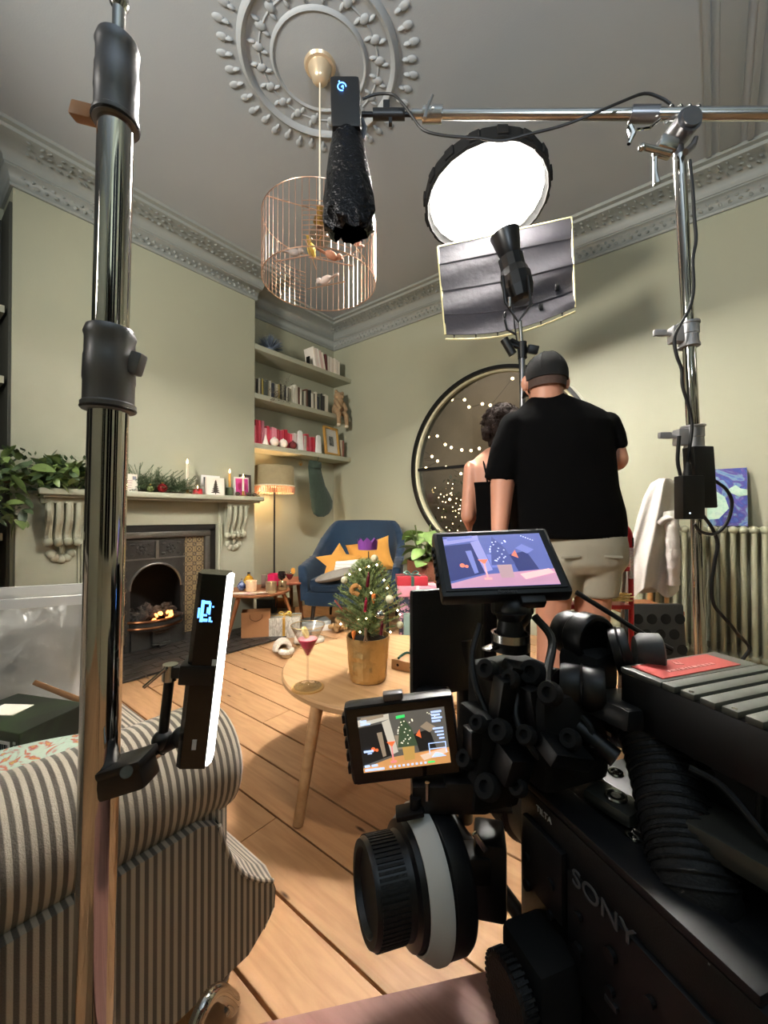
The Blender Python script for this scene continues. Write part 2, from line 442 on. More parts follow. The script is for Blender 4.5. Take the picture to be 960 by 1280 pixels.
# cornice, mitred round every corner
PATH = [(XL, YF), (XL, CY0), (XB, CY0), (XB, CY1), (XL, CY1), (XL, YB), (XR, YB), (XR, YF)]
def sweep(path, prof, mb):
    n = len(path); rings = []
    for i in range(n):
        p = Vector((*path[i],)); a = Vector((*path[i - 1],)); c = Vector((*path[(i + 1) % n],))
        d1 = (p - a).normalized(); d2 = (c - p).normalized()
        n1 = Vector((d1.y, -d1.x)); n2 = Vector((d2.y, -d2.x)); m = (n1 + n2); m = m / max(0.2, m.dot(n1))
        rings.append([(p.x + m.x * o, p.y + m.y * o, z) for o, z in prof])
    rings.append(rings[0]); mb.loft(rings, cap=False)
prof = [(-0.01, 3.09), (0.016, 3.09), (0.022, 3.105), (0.016, 3.115), (0.03, 3.18), (0.05, 3.192), (0.05, 3.203)]
for k in range(7):
    t = k / 6; prof.append((0.055 + 0.125 * (1 - math.cos(t * PI / 2)), 3.205 + 0.095 * math.sin(t * PI / 2)))
prof += [(0.20, 3.305), (0.205, 3.325), (0.235, 3.33), (0.24, ZC + 0.01), (-0.01, ZC + 0.01)]
b = MB(); sweep(PATH, prof, b); cornice = struct(b, 'trim_1', CORN, angle=50)
# acanthus relief of the cornice: frieze leaves on the wall band and sprays on the cove
b = MB(); rr = random.Random(5)
def relief(x, y, nx, ny, tx, ty):
    for k in range(2):
        o, z = 0.020, 3.135 + 0.03 * k; s = 0.5 - k
        b.ico((x + nx * o + tx * 0.018 * s, y + ny * o + ty * 0.018 * s, z), (0.016, 0.016, 0.012), 1, (rr.random(), rr.random(), rr.random()), 0.25)
    for k in range(3):
        o = 0.11 + 0.033 * k; z = 3.266 + 0.016 * k
        b.ico((x + nx * o + tx * rr.uniform(-.012, .012), y + ny * o + ty * rr.uniform(-.012, .012), z), (0.014, 0.014, 0.006), 1, (rr.random(), rr.random(), rr.random()), 0.3)
t = 0.05
while t < CY1 - CY0: relief(XB, CY0 + t, 1, 0, 0, 1); t += 0.052
t = 0.05
while t < XR - XL: relief(XL + t, YB, 0, -1, 1, 0); t += 0.052
o = b.build('acanthus_relief', CORN, cornice); tag(o, kind='stuff')
# plaster band that runs along the ceiling
b = MB()
for xo, w, h in ((0.0, 0.03, 0.02), (0.1, 0.1, 0.012), (0.2, 0.03, 0.02)):
    b.box((xo - 0.02, (YB + YF) / 2, ZC - h / 2 + 0.002), (w, YB - YF - 0.5, h), bev=0.004)
struct(b, 'trim_2', CEIL)
for nm, p0, p1 in (('baseboard_back', (-3.715, YB), (XR, YB)), ('baseboard_left', (XL, CY1), (XL, YB)), ('baseboard_side', (XL, YF), (XL, CY0))):
    b = MB(); c = ((p0[0] + p1[0]) / 2, (p0[1] + p1[1]) / 2); L = max(abs(p1[0] - p0[0]), abs(p1[1] - p0[1]))
    if 'back' in nm: b.box((c[0], YB - 0.01, 0.09), (L, 0.02, 0.18), bev=0.004)
    else: b.box((XL + 0.01, c[1], 0.09), (0.02, L, 0.18), bev=0.004)
    struct(b, nm, SAGE_TRIM)

# ------------------------------------------------------------------ round window and the terrace behind it
b = MB(); M = basis(WC, Vector((1, 0, 0)), Vector((0, 0, 1)), Vector((0, -1, 0)))
T0 = [(0.90, -0.02), (0.90, 0.03), (0.925, 0.035), (0.925, 0.008), (0.905, -0.02)]
b.lathe([(0.90, -0.19), (0.90, 0.012), (0.914, 0.012), (0.916, 0.0)], M, 96, cap=False)
window = struct(b, 'window_1', SAGE_TRIM)
b = MB(); b.lathe([(0.868, -0.03), (0.868, 0.02), (0.90, 0.02), (0.90, -0.03), (0.868, -0.03)], M, 96, cap=False)
b.box((0, 0, -0.045), (1.74, 0.03, 0.03), m=M)
b.build('window_frame', mat('black_steel', '#0a0a0a', 0.4, 0.3), window)
b = MB(); b.lathe([(0.848, -0.06), (0.848, -0.02), (0.868, -0.015), (0.868, -0.06), (0.848, -0.06)], M, 96, cap=False); b.build('inner_rim', mat('cream_rim', '#d8d0ac', .4, var=.05), window)
b = MB(); b.lathe([(0.85, -0.052), (0.85, -0.056)], M, 64); b.build('pane', glassmat('window_glass', '#ffffff', 0.92, 0.01, 1.0), window, smooth=False)
# terrace wall outside, its brown standing in for the room's reflection in the pane
b = MB(); b.box((-1.9, 6.25, 1.5), (7, 0.15, 4.4)); fence = struct(b, 'wall_terrace', mat('terrace_reflect_brown', '#8a8274', 0.8, var=0.2, scale=3, bump=0.3))
b = MB(); b.box((-1.9, 4.95, -0.12), (7, 2.2, 0.1)); struct(b, 'ground_terrace', mat('terrace_stone', '#5a5348', 0.8, var=0.25, scale=6))
lamp('terrace_fill_light', 'POINT', (-2.6, 5.2, 3.0), 22, (1.0, 0.88, 0.72), 0.15)  # added unseen light for the terrace wall; no lantern is built
# fairy lights strung along the terrace wall
BULB = emat('fairy_bulb_glow', '#ffdca0', 14.0)
WIRE = mat('dark_wire', '#14120e', 0.5)
fl = thing('string_lights', 'string of warm fairy lights strung in the dark beyond the round window', 'string lights', (-2.2, 5.6, 0))
bulb_px = [(178, 262), (208, 254), (258, 255), (276, 284), (329, 272), (361, 277), (113, 403), (149, 400), (181, 434), (205, 446), (247, 456), (284, 458), (317, 450),
           (90, 458), (128, 482), (86, 495), (150, 500), (104, 528), (184, 524), (244, 551), (282, 568), (199, 654), (300, 722), (690, 228), (715, 235), (740, 244), (450, 170)]
proto = None
for i, (zx, zy) in enumerate(bulb_px):
    p = onY(500 + zx / 3.2, 420 + zy / 3.2, 5.75)
    if proto is None:
        b = MB(); b.ico((0, 0, 0), 0.021, 2); proto = b.build('bulb', BULB, None); o = proto
    else: o = inst(proto, 'bulb')
    o.parent = fl; o.location = p - Vector((-2.2, 5.6, 0))
b = MB()
for seq in ([0, 1, 2, 3, 4, 5, 26], [6, 7, 8, 9, 10, 11, 12], [13, 14, 15, 16, 17, 18, 19, 20], [23, 24, 25]):
    b.tube(smooth_path([onY(500 + bulb_px[k][0] / 3.2, 420 + bulb_px[k][1] / 3.2, 5.77) for k in seq], 4), 0.003, 5)
b.build('cable', WIRE, fl)
# glittering evergreen bush on the terrace
bt = thing('terrace_bush', 'dark bush glittering with tiny lights beyond the lower half of the round window', 'bush', (-2.75, 5.3, -0.07))
b = MB(bt); rr = random.Random(11)
for k in range(420):
    h = rr.random() * 1.55; r = 0.62 * math.sqrt(rr.random()) * (1.1 - 0.5 * h / 1.6); a = rr.random() * 2 * PI
    c = Vector((r * math.cos(a), r * math.sin(a), 0.15 + h)); d = Vector((rr.uniform(-1, 1), rr.uniform(-1, 1), rr.uniform(-.4, .8))).normalized(); s = d.cross(Vector((0, 0, 1))).normalized()
    L = rr.uniform(.06, .13); b.verts([c, c + d * L * .5 + s * L * .2, c + d * L, c + d * L * .5 - s * L * .2], [(0, 1, 2, 3)])
tag(b.build('foliage', mat('night_leaf', '#3c4a2a', 0.5, var=0.3), bt, smooth=False), kind='stuff')
b = MB(bt); b.cyl((0, 0, 0), (0, 0, 0.9), 0.03); b.build('stem', mat('bark', '#4a3a28', 0.9), bt)
b = MB(bt)
for k in range(110):
    h = rr.random() * 1.3; r = 0.66 * math.sqrt(rr.random()) * (1.1 - 0.5 * h / 1.6); a = rr.random() * 2 * PI
    b.ico((r * math.cos(a), r * math.sin(a), .3 + h), 0.008, 1)
tag(b.build('tiny_light', emat('tiny_bulb_glow', '#ffd9a0', 9.0), bt), kind='stuff')
# ------------------------------------------------------------------ fireplace
IRON = mat('cast_iron', '#3a3835', 0.5, 0.5, var=0.2, scale=30, bump=0.25, bscale=120)
IRONL = mat('polished_iron', '#6b6862', 0.35, 0.7, var=0.15, scale=30, bump=0.2, bscale=150)
SOOT = mat('soot_black', '#0a0908', 0.95, var=0.2)
fp = thing('fireplace', 'victorian cast iron fireplace in a sage green surround on the chimney breast', 'fireplace', (XB, 1.385, 0))
FX = 0.0  # local x: out of the wall; local y: along the wall
f = MB(fp)
f.box((0.02, -0.665, 0.585), (0.06, 0.35, 1.17), bev=0.006); f.build('pilaster', SAGE_TRIM, fp)
f = MB(fp); f.box((0.02, 0.675, 0.585), (0.06, 0.35, 1.17), bev=0.006); f.build('pilaster', SAGE_TRIM, fp)
f = MB(fp); f.box((0.015, 0, 1.065), (0.05, 1.0, 0.21), bev=0.004); f.build('frieze', SAGE_TRIM, fp)
for s in (-1, 1):
    f = MB(fp); f.box((0.045, s * 0.492, 0.48), (0.05, 0.022, 0.96), bev=0.005); f.box((0.05, s * 0.515, 0.48), (0.03, 0.014, 0.97), bev=0.004); f.build('moulding', SAGE_TRIM, fp)
f = MB(fp); f.box((0.11, 0.045, 1.185), (0.22, 1.60, 0.04), bev=0.010); f.box((0.095, 0.045, 1.158), (0.19, 1.55, 0.02), bev=0.006); f.build('mantel_shelf', SAGE_TRIM, fp)
def corbel(yc):
    f = MB(fp); f.box((0.075, yc, 1.13), (0.15, 0.22, 0.035), bev=0.006); f.box((0.05, yc, 1.0), (0.06, 0.17, 0.25), bev=0.01)
    c = f.build('corbel', SAGE_TRIM, fp)
    prof = [(0.135, 1.12), (0.135, 1.06), (0.125, 1.0), (0.10, 0.95), (0.085, 0.91), (0.092, 0.875), (0.10, 0.862)]
    for k in range(4):
        yk = yc + (k - 1.5) * 0.052
        f = MB(fp); path = smooth_path([(x, yk, z) for x, z in prof], 4); n = len(path)
        f.tube(path, [0.021 + 0.004 * (i / n) for i in range(n)], 8); f.ball((0.098, yk, 0.862), (0.032, 0.027, 0.03)); f.build('scroll', SAGE_TRIM, c)
    f = MB(fp)
    for a in (-70, -35, 0, 35, 70):
        t = math.radians(a); f.ball((0.055, yc + 0.055 * math.sin(t), 0.80 - 0.055 * math.cos(t)), (0.022, 0.030, 0.030), 12, 8)
    f.ball((0.065, yc, 0.82), (0.025, 0.016, 0.045), 12, 8); f.build('leaf_carving', SAGE_TRIM, c)
corbel(-0.61); corbel(0.63)
# black slips and iron insert
f = MB(fp)
f.box((0.012, 0, 0.935), (0.04, 0.95, 0.06)); f.box((0.012, -0.45, 0.46), (0.04, 0.05, 0.92)); f.box((0.012, 0.45, 0.46), (0.04, 0.05, 0.92))
f.build('slip', mat('black_slate', '#141311', 0.35), fp, smooth=False)
f = MB(fp)
f.box((0.025, 0, 0.885), (0.05, 0.85, 0.045), bev=0.008); f.box((0.02, 0.403, 0.44), (0.04, 0.045, 0.88), bev=0.006); f.box((0.02, -0.403, 0.44), (0.04, 0.045, 0.88), bev=0.006)
f.build('iron_frame', IRONL, fp)
# arched plate
AR, AZ = 0.185, 0.47
pts = [(-0.22, 0.0), (-0.22, 0.863), (0.22, 0.863), (0.22, 0.0), (AR, 0.0)] + [(AR * math.cos(PI * i / 20), AZ + AR * math.sin(PI * i / 20)) for i in range(21)] + [(-AR, 0.0)]
f = MB(fp); Mp = basis(Vector((0, 0, 0)), Vector((0, 1, 0)), Vector((0, 0, 1)), Vector((1, 0, 0)))
n = len(pts)
# plate as quads between arch and outline
outer = []
inner = [(AR * math.cos(PI * i / 20), AZ + AR * math.sin(PI * i / 20)) for i in range(21)]
for (y_, z_) in inner:
    a = math.atan2(z_ - AZ, y_); c, s_ = math.cos(a), math.sin(a); t = min(0.22 / abs(c) if abs(c) > 1e-6 else 9, (0.863 - AZ) / s_ if s_ > 1e-6 else 9)
    outer.append((c * t, AZ + s_ * t))
inner = [(AR, 0.0)] + inner + [(-AR, 0.0)]; outer = [(0.22, 0.0)] + outer + [(-0.22, 0.0)]
inner.insert(0, inner[0]); outer.insert(0, outer[0])
for xa in (0.0, 0.02):
    P = [(xa, y_, z_) for y_, z_ in inner] + [(xa, y_, z_) for y_, z_ in outer]; k = len(inner)
    f.verts([(p[0], p[1], p[2]) for p in P], [(i, i + 1, k + i + 1, k + i) for i in range(k - 1)], None)
f.box((0.01, 0.21, 0.85), (0.02, 0.02, 0.03)); f.box((0.01, -0.21, 0.85), (0.02, 0.02, 0.03)); f.box((0.012, 0, 0.845), (0.024, 0.44, 0.03))
f.build('arch_plate', IRON, fp, smooth=False)
f = MB(fp); f.torus(basis(Vector((XB * 0 + 0.022, 0, AZ)), Vector((0, 1, 0)), Vector((0, 0, 1)), Vector((1, 0, 0))), AR + 0.006, 0.009, 30, 8, PI)
f.box((0.02, 0, 0.70), (0.018, 0.44, 0.01)); f.box((0.022, 0, 0.77), (0.02, 0.022, 0.14)); f.build('arch_moulding', IRONL, fp)
for s in (-1, 1):     # ornament panels of the hood
    f = MB(fp)
    for i in range(7):
        a = i / 7 * 2 * PI; f.ball((0.02, s * 0.11 + 0.028 * math.cos(a), 0.775 + 0.03 * math.sin(a)), (0.008, 0.014, 0.014), 8, 6)
    f.ball((0.022, s * 0.11, 0.775), (0.01, 0.016, 0.016), 8, 6)
    for i in range(4):
        f.ball((0.02, s * 0.11 + 0.06 * (1 if i % 2 else -1), 0.775 + 0.04 * (1 if i > 1 else -1)), (0.006, 0.018, 0.01), 8, 6)
    f.build('hood_ornament', IRON, fp)
# tiles, two columns each side
tm = [mat('tile_tan', '#94805e', 0.3, var=0.15, scale=40), mat('tile_brown', '#574836', 0.3, var=0.15, scale=40)]
f = MB(fp); f.box((0, 0, 0), (0.012, 0.077, 0.077), bev=0.002); f.mi = 1
Mx = basis(Vector((0.0062, 0, 0)), Vector((0, 1, 0)), Vector((0, 0, 1)), Vector((1, 0, 0)))
f.torus(Mx, 0.024, 0.004, 16, 4); 
for k in range(4):
    a = PI / 4 + k * PI / 2
    f.box((0.0065, 0.022 * math.cos(a) * 1.3, 0.022 * math.sin(a) * 1.3), (0.003, 0.03, 0.006), (a, 0, 0)); f.torus(basis(Vector((0.006, 0.0385 * (1 if k in (0, 3) else -1), 0.0385 * (1 if k < 2 else -1))), Vector((0, 1, 0)), Vector((0, 0, 1)), Vector((1, 0, 0))), 0.014, 0.003, 10, 4, 2 * PI)
f.ball((0.006, 0, 0), (0.004, 0.009, 0.009), 8, 6)
tile0 = f.build('tile', tm, fp, smooth=False); first = True
for s in (-1, 1):
    for c in range(2):
        for r in range(10):
            loc = (0.012, s * (0.26 + 0.08 * c), 0.115 + 0.08 * r)
            o = tile0 if first else inst(tile0, 'tile', fp); first = False; o.location = loc
f = MB(fp)
for s in (-1, 1): f.box((0.0, s * 0.30, 0.45), (0.012, 0.17, 0.9)); f.box((0.01, s * 0.30, 0.04), (0.03, 0.16, 0.075))
f.build('tile_backing', mat('dark_grout', '#2a2620', 0.9), fp, smooth=False)
# firebox
f = MB(fp)
f.box((-0.285, 0, 0.45), (0.02, 0.56, 0.95)); f.box((-0.14, 0.28, 0.45), (0.28, 0.02, 0.95)); f.box((-0.14, -0.28, 0.45), (0.28, 0.02, 0.95)); f.box((-0.14, 0, 0.9), (0.28, 0.56, 0.02)); f.box((-0.14, 0, 0.01), (0.28, 0.56, 0.02))
f.build('firebox', SOOT, fp, smooth=False)
COPPER = mat('copper_bar', '#8a5a3c', 0.3, 1.0, var=0.1)
def bowbar(z, r, out=0.11):
    return [(out * math.sin(PI * i / 16) ** 0.7 + 0.01, 0.20 - 0.40 * i / 16, z) for i in range(17)]
f = MB(fp); f.tube(bowbar(0.235, 0), 0.011, 8)
for i in range(16):
    pass
g = f.build('grate', COPPER, fp)
f = MB(fp); f.tube(bowbar(0.185, 0), 0.010, 8); f.build('grate_bar', COPPER, g)
f = MB(fp)
top, bot = bowbar(0.225, 0), bowbar(0.165, 0)
f.loft([[Vector(p) for p in top], [Vector(p) for p in bot]], cap=False, close=False)
f.loft([[Vector(p) + Vector((-.008, 0, 0)) for p in top], [Vector(p) + Vector((-.008, 0, 0)) for p in bot]], cap=False, close=False)
f.build('fire_front', IRON, g)
f = MB(fp); f.box((0.055, 0.02, 0.085), (0.02, 0.13, 0.12), bev=0.006); f.box((0.068, 0.02, 0.125), (0.012, 0.09, 0.012), bev=0.003); f.box((0.07, 0.02, 0.045), (0.016, 0.14, 0.014), bev=0.004); f.box((0.03, 0, 0.08), (0.02, 0.37, 0.16)); 
f.cyl((0.07, 0.0, 0.03), (0.07, 0.05, 0.03), 0.012); f.build('ash_door', IRON, fp)
COALM = mat('grey_coal', '#35302c', 0.85, var=0.35, scale=30, bump=0.6, rnd=0.3)
EMBER = emat('glowing_ember', '#ff9a50', 4.0)
rr = random.Random(9); pr = None
for k in range(46):
    a = rr.uniform(-1, 1); zz = 0.235 + rr.random() * 0.12 * (1 - 0.6 * abs(a)); ox = -0.12 + rr.random() * 0.19 - (zz - .235) * 0.5
    if pr is None:
        c = MB(fp); c.ico((0, 0, 0), (0.036, 0.045, 0.03), 1, (0, 0, 0), 0.22); pr = c.build('coal', COALM, fp, smooth=False); o = pr
    else: o = inst(pr, 'coal', fp)
    o.location = (ox, a * 0.155, zz); o.rotation_euler = (rr.random() * 6, rr.random() * 6, rr.random() * 6); s = rr.uniform(0.7, 1.1); o.scale = (s, s, s)
ep = None
for k in range(9):
    if ep is None:
        c = MB(fp); c.ico((0, 0, 0), (0.02, 0.024, 0.012), 1, (0, 0, 0), 0.2); ep = c.build('ember', EMBER, fp, smooth=False); tag(ep, 'glowing orange ember'); o = ep
    else: o = inst(ep, 'ember', fp)
    o.location = (rr.uniform(0.055, 0.09), rr.uniform(-0.06, 0.15), rr.uniform(0.235, 0.28)); s = rr.uniform(.6, 1.1); o.scale = (s, s, s); o.rotation_euler = (rr.random() * 6, rr.random() * 6, 0)
lamp('fire_glow', 'POINT', (XB + 0.0, 1.42, 0.40), 0.5, (1, 0.5, 0.2), 0.06)
# hearth of dark tiles laid like bricks
hx0, hx1, hy0, hy1 = XB + 0.02, -2.84, 0.62, 2.52
b = MB(); b.box(((hx0 + hx1) / 2, (hy0 + hy1) / 2, 0.006), (hx1 - hx0, hy1 - hy0, 0.012)); 
hearth = tag(b.build('hearth', mat('pale_grout', '#77705f', 0.9), None, smooth=False), 'dark brick-tiled hearth set in the floor before the fireplace', 'hearth')
tile_m = mat('hearth_slate', '#2e2a27', 0.45, var=0.2, rnd=0.25, bump=0.15)
b = MB(); b.box((0, 0, 0), (0.088, 0.182, 0.012), bev=0.002); p = None
r = 0; x = hx0
while x < hx1 - 0.05:
    yy = hy0 - (0.095 if r % 2 else 0)
    while yy < hy1 - 0.01:
        a0, a1 = max(yy, hy0), min(yy + 0.19, hy1)
        if a1 - a0 > 0.03:
            if p is None: p = b.build('brick', tile_m, hearth, smooth=False); o = p
            else: o = inst(p, 'brick', hearth)
            o.location = (x + 0.048, (a0 + a1) / 2, 0.012); o.scale = (1, (a1 - a0 - 0.008) / 0.182, 1)
        yy += 0.19
    x += 0.095; r += 1

# ------------------------------------------------------------------ alcove shelves
SZ = {'top': 2.68, 'middle': 2.21, 'bottom': 1.73}
for nm, z in SZ.items():
    b = MB(); b.box(((XL + XB) / 2 + 0.005, (CY1 + YB) / 2, z - 0.025), (XB - XL - 0.01, YB - CY1 - 0.004, 0.05), bev=0.004)
    single(b, 'alcove_shelf', SAGE_TRIM, {'top': 'sage alcove shelf carrying the blue spiky ornament, highest of three', 'middle': 'sage alcove shelf packed with dark slim spines, between two others', 'bottom': 'sage alcove shelf with red books, framed picture and hanging stocking'}[nm], 'shelf', (XB, 3.0, z), 'three alcove shelves')
# dark alcove on the other side of the chimney breast
b = MB(); b.box((XL + 0.012, (CY0 - 2.5) / 2 , 1.5), (0.02, CY0 + 2.5, 3.0)); b.box((XL + 0.15, CY0 - 0.008, 1.5), (0.28, 0.014, 3.0))  # back panel extended past the shelves, a dark surface for the chrome to reflect
dk = tag(b.build('dark_bookcase', DARKWALL, None, smooth=False), 'dark built-in bookcase with pale shelf edges beside the chimney breast', 'bookcase')
for z in (0.9, 1.42, 1.88, 2.32):
    b = MB(); b.box((XL + 0.14, (CY0 - 1.2) / 2, z), (0.26, CY0 + 1.14, 0.045)); b.build('shelf_board', SAGE_TRIM, dk, smooth=False)

# ------------------------------------------------------------------ books
def book(mbm, t, h, d, cols, name, label, M, group):
    """a closed book: cover boards, spine and page block"""
    key = ('bk', round(t, 4), round(h, 4), round(d, 4))
    b = MB(); b.box((0, 0.001, h / 2), (d, t - 0.0005, h), bev=min(0.003, t * .2))
    o = b.build(name, cols[0], None); o.matrix_world = M
    o.location = M.to_translation(); o.rotation_euler = M.to_euler()
    p = MB(); p.box((-0.003, 0.001, h / 2), (d + 0.003, t * 0.72, h + 0.002)); p.build('page_block', cols[1], o, smooth=False)
    return tag(o, label, 'book', group)
PAGE = mat('page_paper', '#e6dcc6', 0.8, var=0.05)
def bm_(c): return mat('book_cover_' + c, '#' + c, 0.5, var=0.08, scale=20)
rr = random.Random(21)
xf_face = XB - 0.035
# top shelf: pale paperbacks near the back wall
tops = ['f0e6d8', 'e8d6cc', 'f2ebe0', 'd8b8b0', 'efe3d2', '5a2a2c', 'c9c0b0', 'e2d8cc', 'd4c6b8', 'efe6d8', 'dcd2c4', 'e9e0d0']
tn = ['ivory', 'blush', 'white', 'dusty pink', 'cream', 'maroon', 'stone grey', 'off-white', 'beige', 'bone white', 'light grey', 'chalk white']
y = onX(396, 465, XB - 0.02).y
for i, c in enumerate(tops):
    t = rr.uniform(0.022, 0.036); h = 0.22 - 0.004 * i + rr.uniform(-.012, .012); d = 0.15
    lean = -0.22 if i < 5 else (-0.1 if i < 6 else 0)
    M = xf((xf_face - d / 2, y + t / 2, SZ['top'] + abs(math.sin(lean)) * t), (lean * -1 if lean else 0, 0, 0))
    if y + t > YB - 0.03: break
    book(None, t, h, d, (bm_(c), PAGE), 'book', '%s paperback, %s book counting toward the back wall on the highest alcove shelf' % (tn[i], ORD[i]), M, 'pale books on the top alcove shelf')
    y += t + 0.002 + (0.006 if i == 4 else 0)
b = MB(); b.box((0, 0, 0.05), (0.05, 0.012, 0.1), bev=0.002)
o = b.build('black_bookend', BLACK, None); p = onX(385, 455, XB - 0.06); o.location = (p.x, p.y, SZ['top']); tag(o, 'small black upright bookend standing alone on highest alcove shelf', 'bookend')
# middle shelf: slim discs and books
mids = ['1e1d1c', '3b3a36', 'a8a290', '27272a', '6f6a5c', '8d8873', '14161a', 'cfc8b4', '4a4f46', '2b2f38', '9a8a4a', 'd9d2bf', '5b3a30', '33322f']
mn = ['black', 'charcoal', 'tan', 'ink black', 'olive grey', 'khaki', 'jet', 'cream', 'moss grey', 'navy', 'mustard', 'ivory', 'brown', 'dark grey']
y = CY1 + 0.02; i = 0
yend = onX(417, 520, XB - 0.03).y
while y < yend - 0.03 and i < 40:
    t = rr.uniform(0.012, 0.027) if i < 18 else rr.uniform(0.018, 0.036); h = rr.uniform(0.15, 0.175) if i < 20 else rr.uniform(0.16, 0.215); k = rr.randrange(len(mids)); d = 0.14
    if 18 < i < 26 and rr.random() < .5: k = 7 if rr.random() < .5 else 11
    M = xf((xf_face - d / 2 - rr.random() * 0.012, y + t / 2, SZ['middle']), (rr.choice([0, 0, 0.03]), 0, 0))
    book(None, t, h, d, (bm_(mids[k]), PAGE), 'book', '%s spine, %s from the chimney breast on the middle alcove shelf' % (mn[k], ORD[i]), M, 'dark slim spines on the middle alcove shelf')
    y += t + 0.001; i += 1
# bottom shelf: reds and pinks
reds = ['c8364a', 'd65a70', 'e08a98', 'b8263a', 'd84a5a', 'e8a0a8', 'c04058', 'f0c8c4', 'a83040', 'cf4050', 'f0e4da', '8a2a34']
rn = ['crimson', 'raspberry', 'rose pink', 'dark red', 'coral red', 'pale pink', 'magenta red', 'blush white', 'brick red', 'scarlet', 'white', 'maroon']
y = CY1 + 0.02; i = 0; yend = onX(397, 560, XB - 0.05).y
seq = [4, 1, 3, 4, 2, 5, 0, 1, 2, 2, 8, 6, 0, 3, 0, 4, 7, 10, 8, 11, 2, 10, 4, 1, 3, 9, 5, 6, 11, 7]
while y < yend - 0.02 and i < 30:
    k = seq[i]; t = rr.uniform(0.022, 0.038); h = (0.25 if 2 <= i <= 4 else rr.uniform(0.17, 0.21)); d = 0.13
    M = xf((xf_face - 0.06 - d / 2, y + t / 2, SZ['bottom']), (rr.choice([0, 0, 0.04]), 0, 0))
    book(None, t, h, d, (bm_(reds[k]), PAGE), 'book', '%s book, %s from the chimney breast on the lowest alcove shelf' % (rn[k], ORD[i]), M, 'red and pink books on the bottom alcove shelf')
    y += t + 0.0015; i += 1
# white paper houses and baubles in front of the red books
def px_on_shelf(px, z, xoff=-0.03):
    # shelf point whose picture column is px
    r = ray(px, 560); return Vector((XB + xoff, (XB + xoff) / r.x * r.y, z))
for px, h, lb in ((375, 0.20, 'white paper sleeve standing against red books in mid shelf'), (398, 0.19, 'white paper sleeve standing beside the framed picture')):
    b = MB(); b.box((0, 0, h / 2), (0.03, 0.075, h), bev=0.003, taper=0.72); b.box((0, 0, h + 0.004), (0.02, 0.03, 0.012))
    p = px_on_shelf(px, SZ['bottom']); o = b.build('paper_house', WHITE, None); o.location = p; tag(o, lb, 'ornament', 'white paper houses on the shelf')
FUZZ = mat('fluffy_white', '#efe4d6', 0.9, var=0.1, scale=40, bump=0.6, bscale=90)
for px, r, m_, lb in ((343, 0.045, FUZZ, 'fluffy white ball ornament before red books, one closer to chimney breast'), (354, 0.045, FUZZ, 'fluffy white ball ornament before red books, one beside maroon pinecone'), (366, 0.043, mat('maroon_cone', '#6a2326', 0.6, var=0.3, scale=60, bump=1.0, bscale=50), 'maroon pinecone ornament before the red books')):
    b = MB(); b.ico((0, 0, r * 0.95), r, 3, jit=0.03); b.cyl((0, 0, r * 1.85), (0, 0, r * 2.1), 0.008)
    p = px_on_shelf(px, SZ['bottom']); o = b.build('ball_ornament' if m_ is FUZZ else 'pinecone', m_, None); o.location = p; tag(o, lb, 'ornament')
b = MB(); b.lathe([(0.035, 0), (0.02, 0.04), (0.004, 0.10), (0.0005, 0.105)], None, 12); p = px_on_shelf(332, SZ['bottom']); o = b.build('cone_tree', FUZZ, None); o.location = p; tag(o, 'small white cone-shaped ornament at chimney end of lowest alcove shelf', 'ornament')
# framed picture leaning on the bottom shelf
c0 = px_on_shelf(416, SZ['bottom'], -0.02)
pf = thing('picture_frame', 'gold framed small dark print with white mount leaning on alcove shelf', 'picture frame', c0, PI / 2 + 0.12)
b = MB(pf); tilt = xf((0, 0, 0), (-0.12, 0, 0)); w, h = 0.25, 0.33
for cx, cz, sx, sz in ((0, 0.012, w, 0.024), (0, h - 0.012, w, 0.024), (-w / 2 + 0.012, h / 2, 0.024, h), (w / 2 - 0.012, h / 2, 0.024, h)): b.box((cx, 0, cz), (sx, 0.03, sz), bev=0.004, m=tilt)
b.build('frame', mat('gold_wood', '#c79a52', 0.35, 0.3, var=0.1), pf)
b = MB(pf); b.box((0, 0.006, h / 2), (w - 0.04, 0.006, h - 0.04), m=tilt); b.build('mount', WHITE, pf, smooth=False)
b = MB(pf); b.box((0, 0.0018, h / 2), (0.075, 0.004, 0.11), m=tilt); b.build('print', patches('ink_print', ['#101010', '#181818', '#8a8a88', '#1c1c1c', '#c0c0bc'], 40), pf, smooth=False)
b = MB(pf); b.box((0, -0.006, h / 2), (w - 0.04, 0.002, h - 0.04), m=tilt); b.build('glazing', glassmat('frame_glass', '#ffffff', 0.98, 0.02, 0.15), pf, smooth=False)
for i, (dy, c) in enumerate(((0.16, 'b8a890'), (0.19, '8a5a4c'))):
    book(None, 0.022, 0.2, 0.14, (bm_(c), PAGE), 'book', ('tan book standing behind the framed picture', 'brown book standing against the back wall past framed picture')[i], xf((xf_face - 0.07, c0.y + dy, SZ['bottom'])), None)
# blue spiky ornament
SPIKE = mat('slate_blue_spikes', '#66707e', 0.7, var=0.3, scale=30)
p = Vector((XB - 0.12, px_on_shelf(335, 0, -0.12).y + .02, SZ['top']))
sp = thing('spiky_ornament', 'slate blue spiky urchin-like ornament on the highest alcove shelf', 'ornament', p)
b = MB(sp); b.ball((0, 0, 0.05), (0.05, 0.05, 0.045)); b.build('core', SPIKE, sp)
b = MB(sp); rr2 = random.Random(4)
for k in range(260):
    v = Vector((rr2.gauss(0, 1), rr2.gauss(0, 1), abs(rr2.gauss(0, 1)) * 1.0)).normalized(); b.cyl(Vector((0, 0, .05)) + v * 0.03, Vector((0, 0, .05)) + v * rr2.uniform(0.12, 0.165), 0.004, 0.0008, 4, False)
tag(b.build('spikes', SPIKE, sp, smooth=False), kind='stuff')
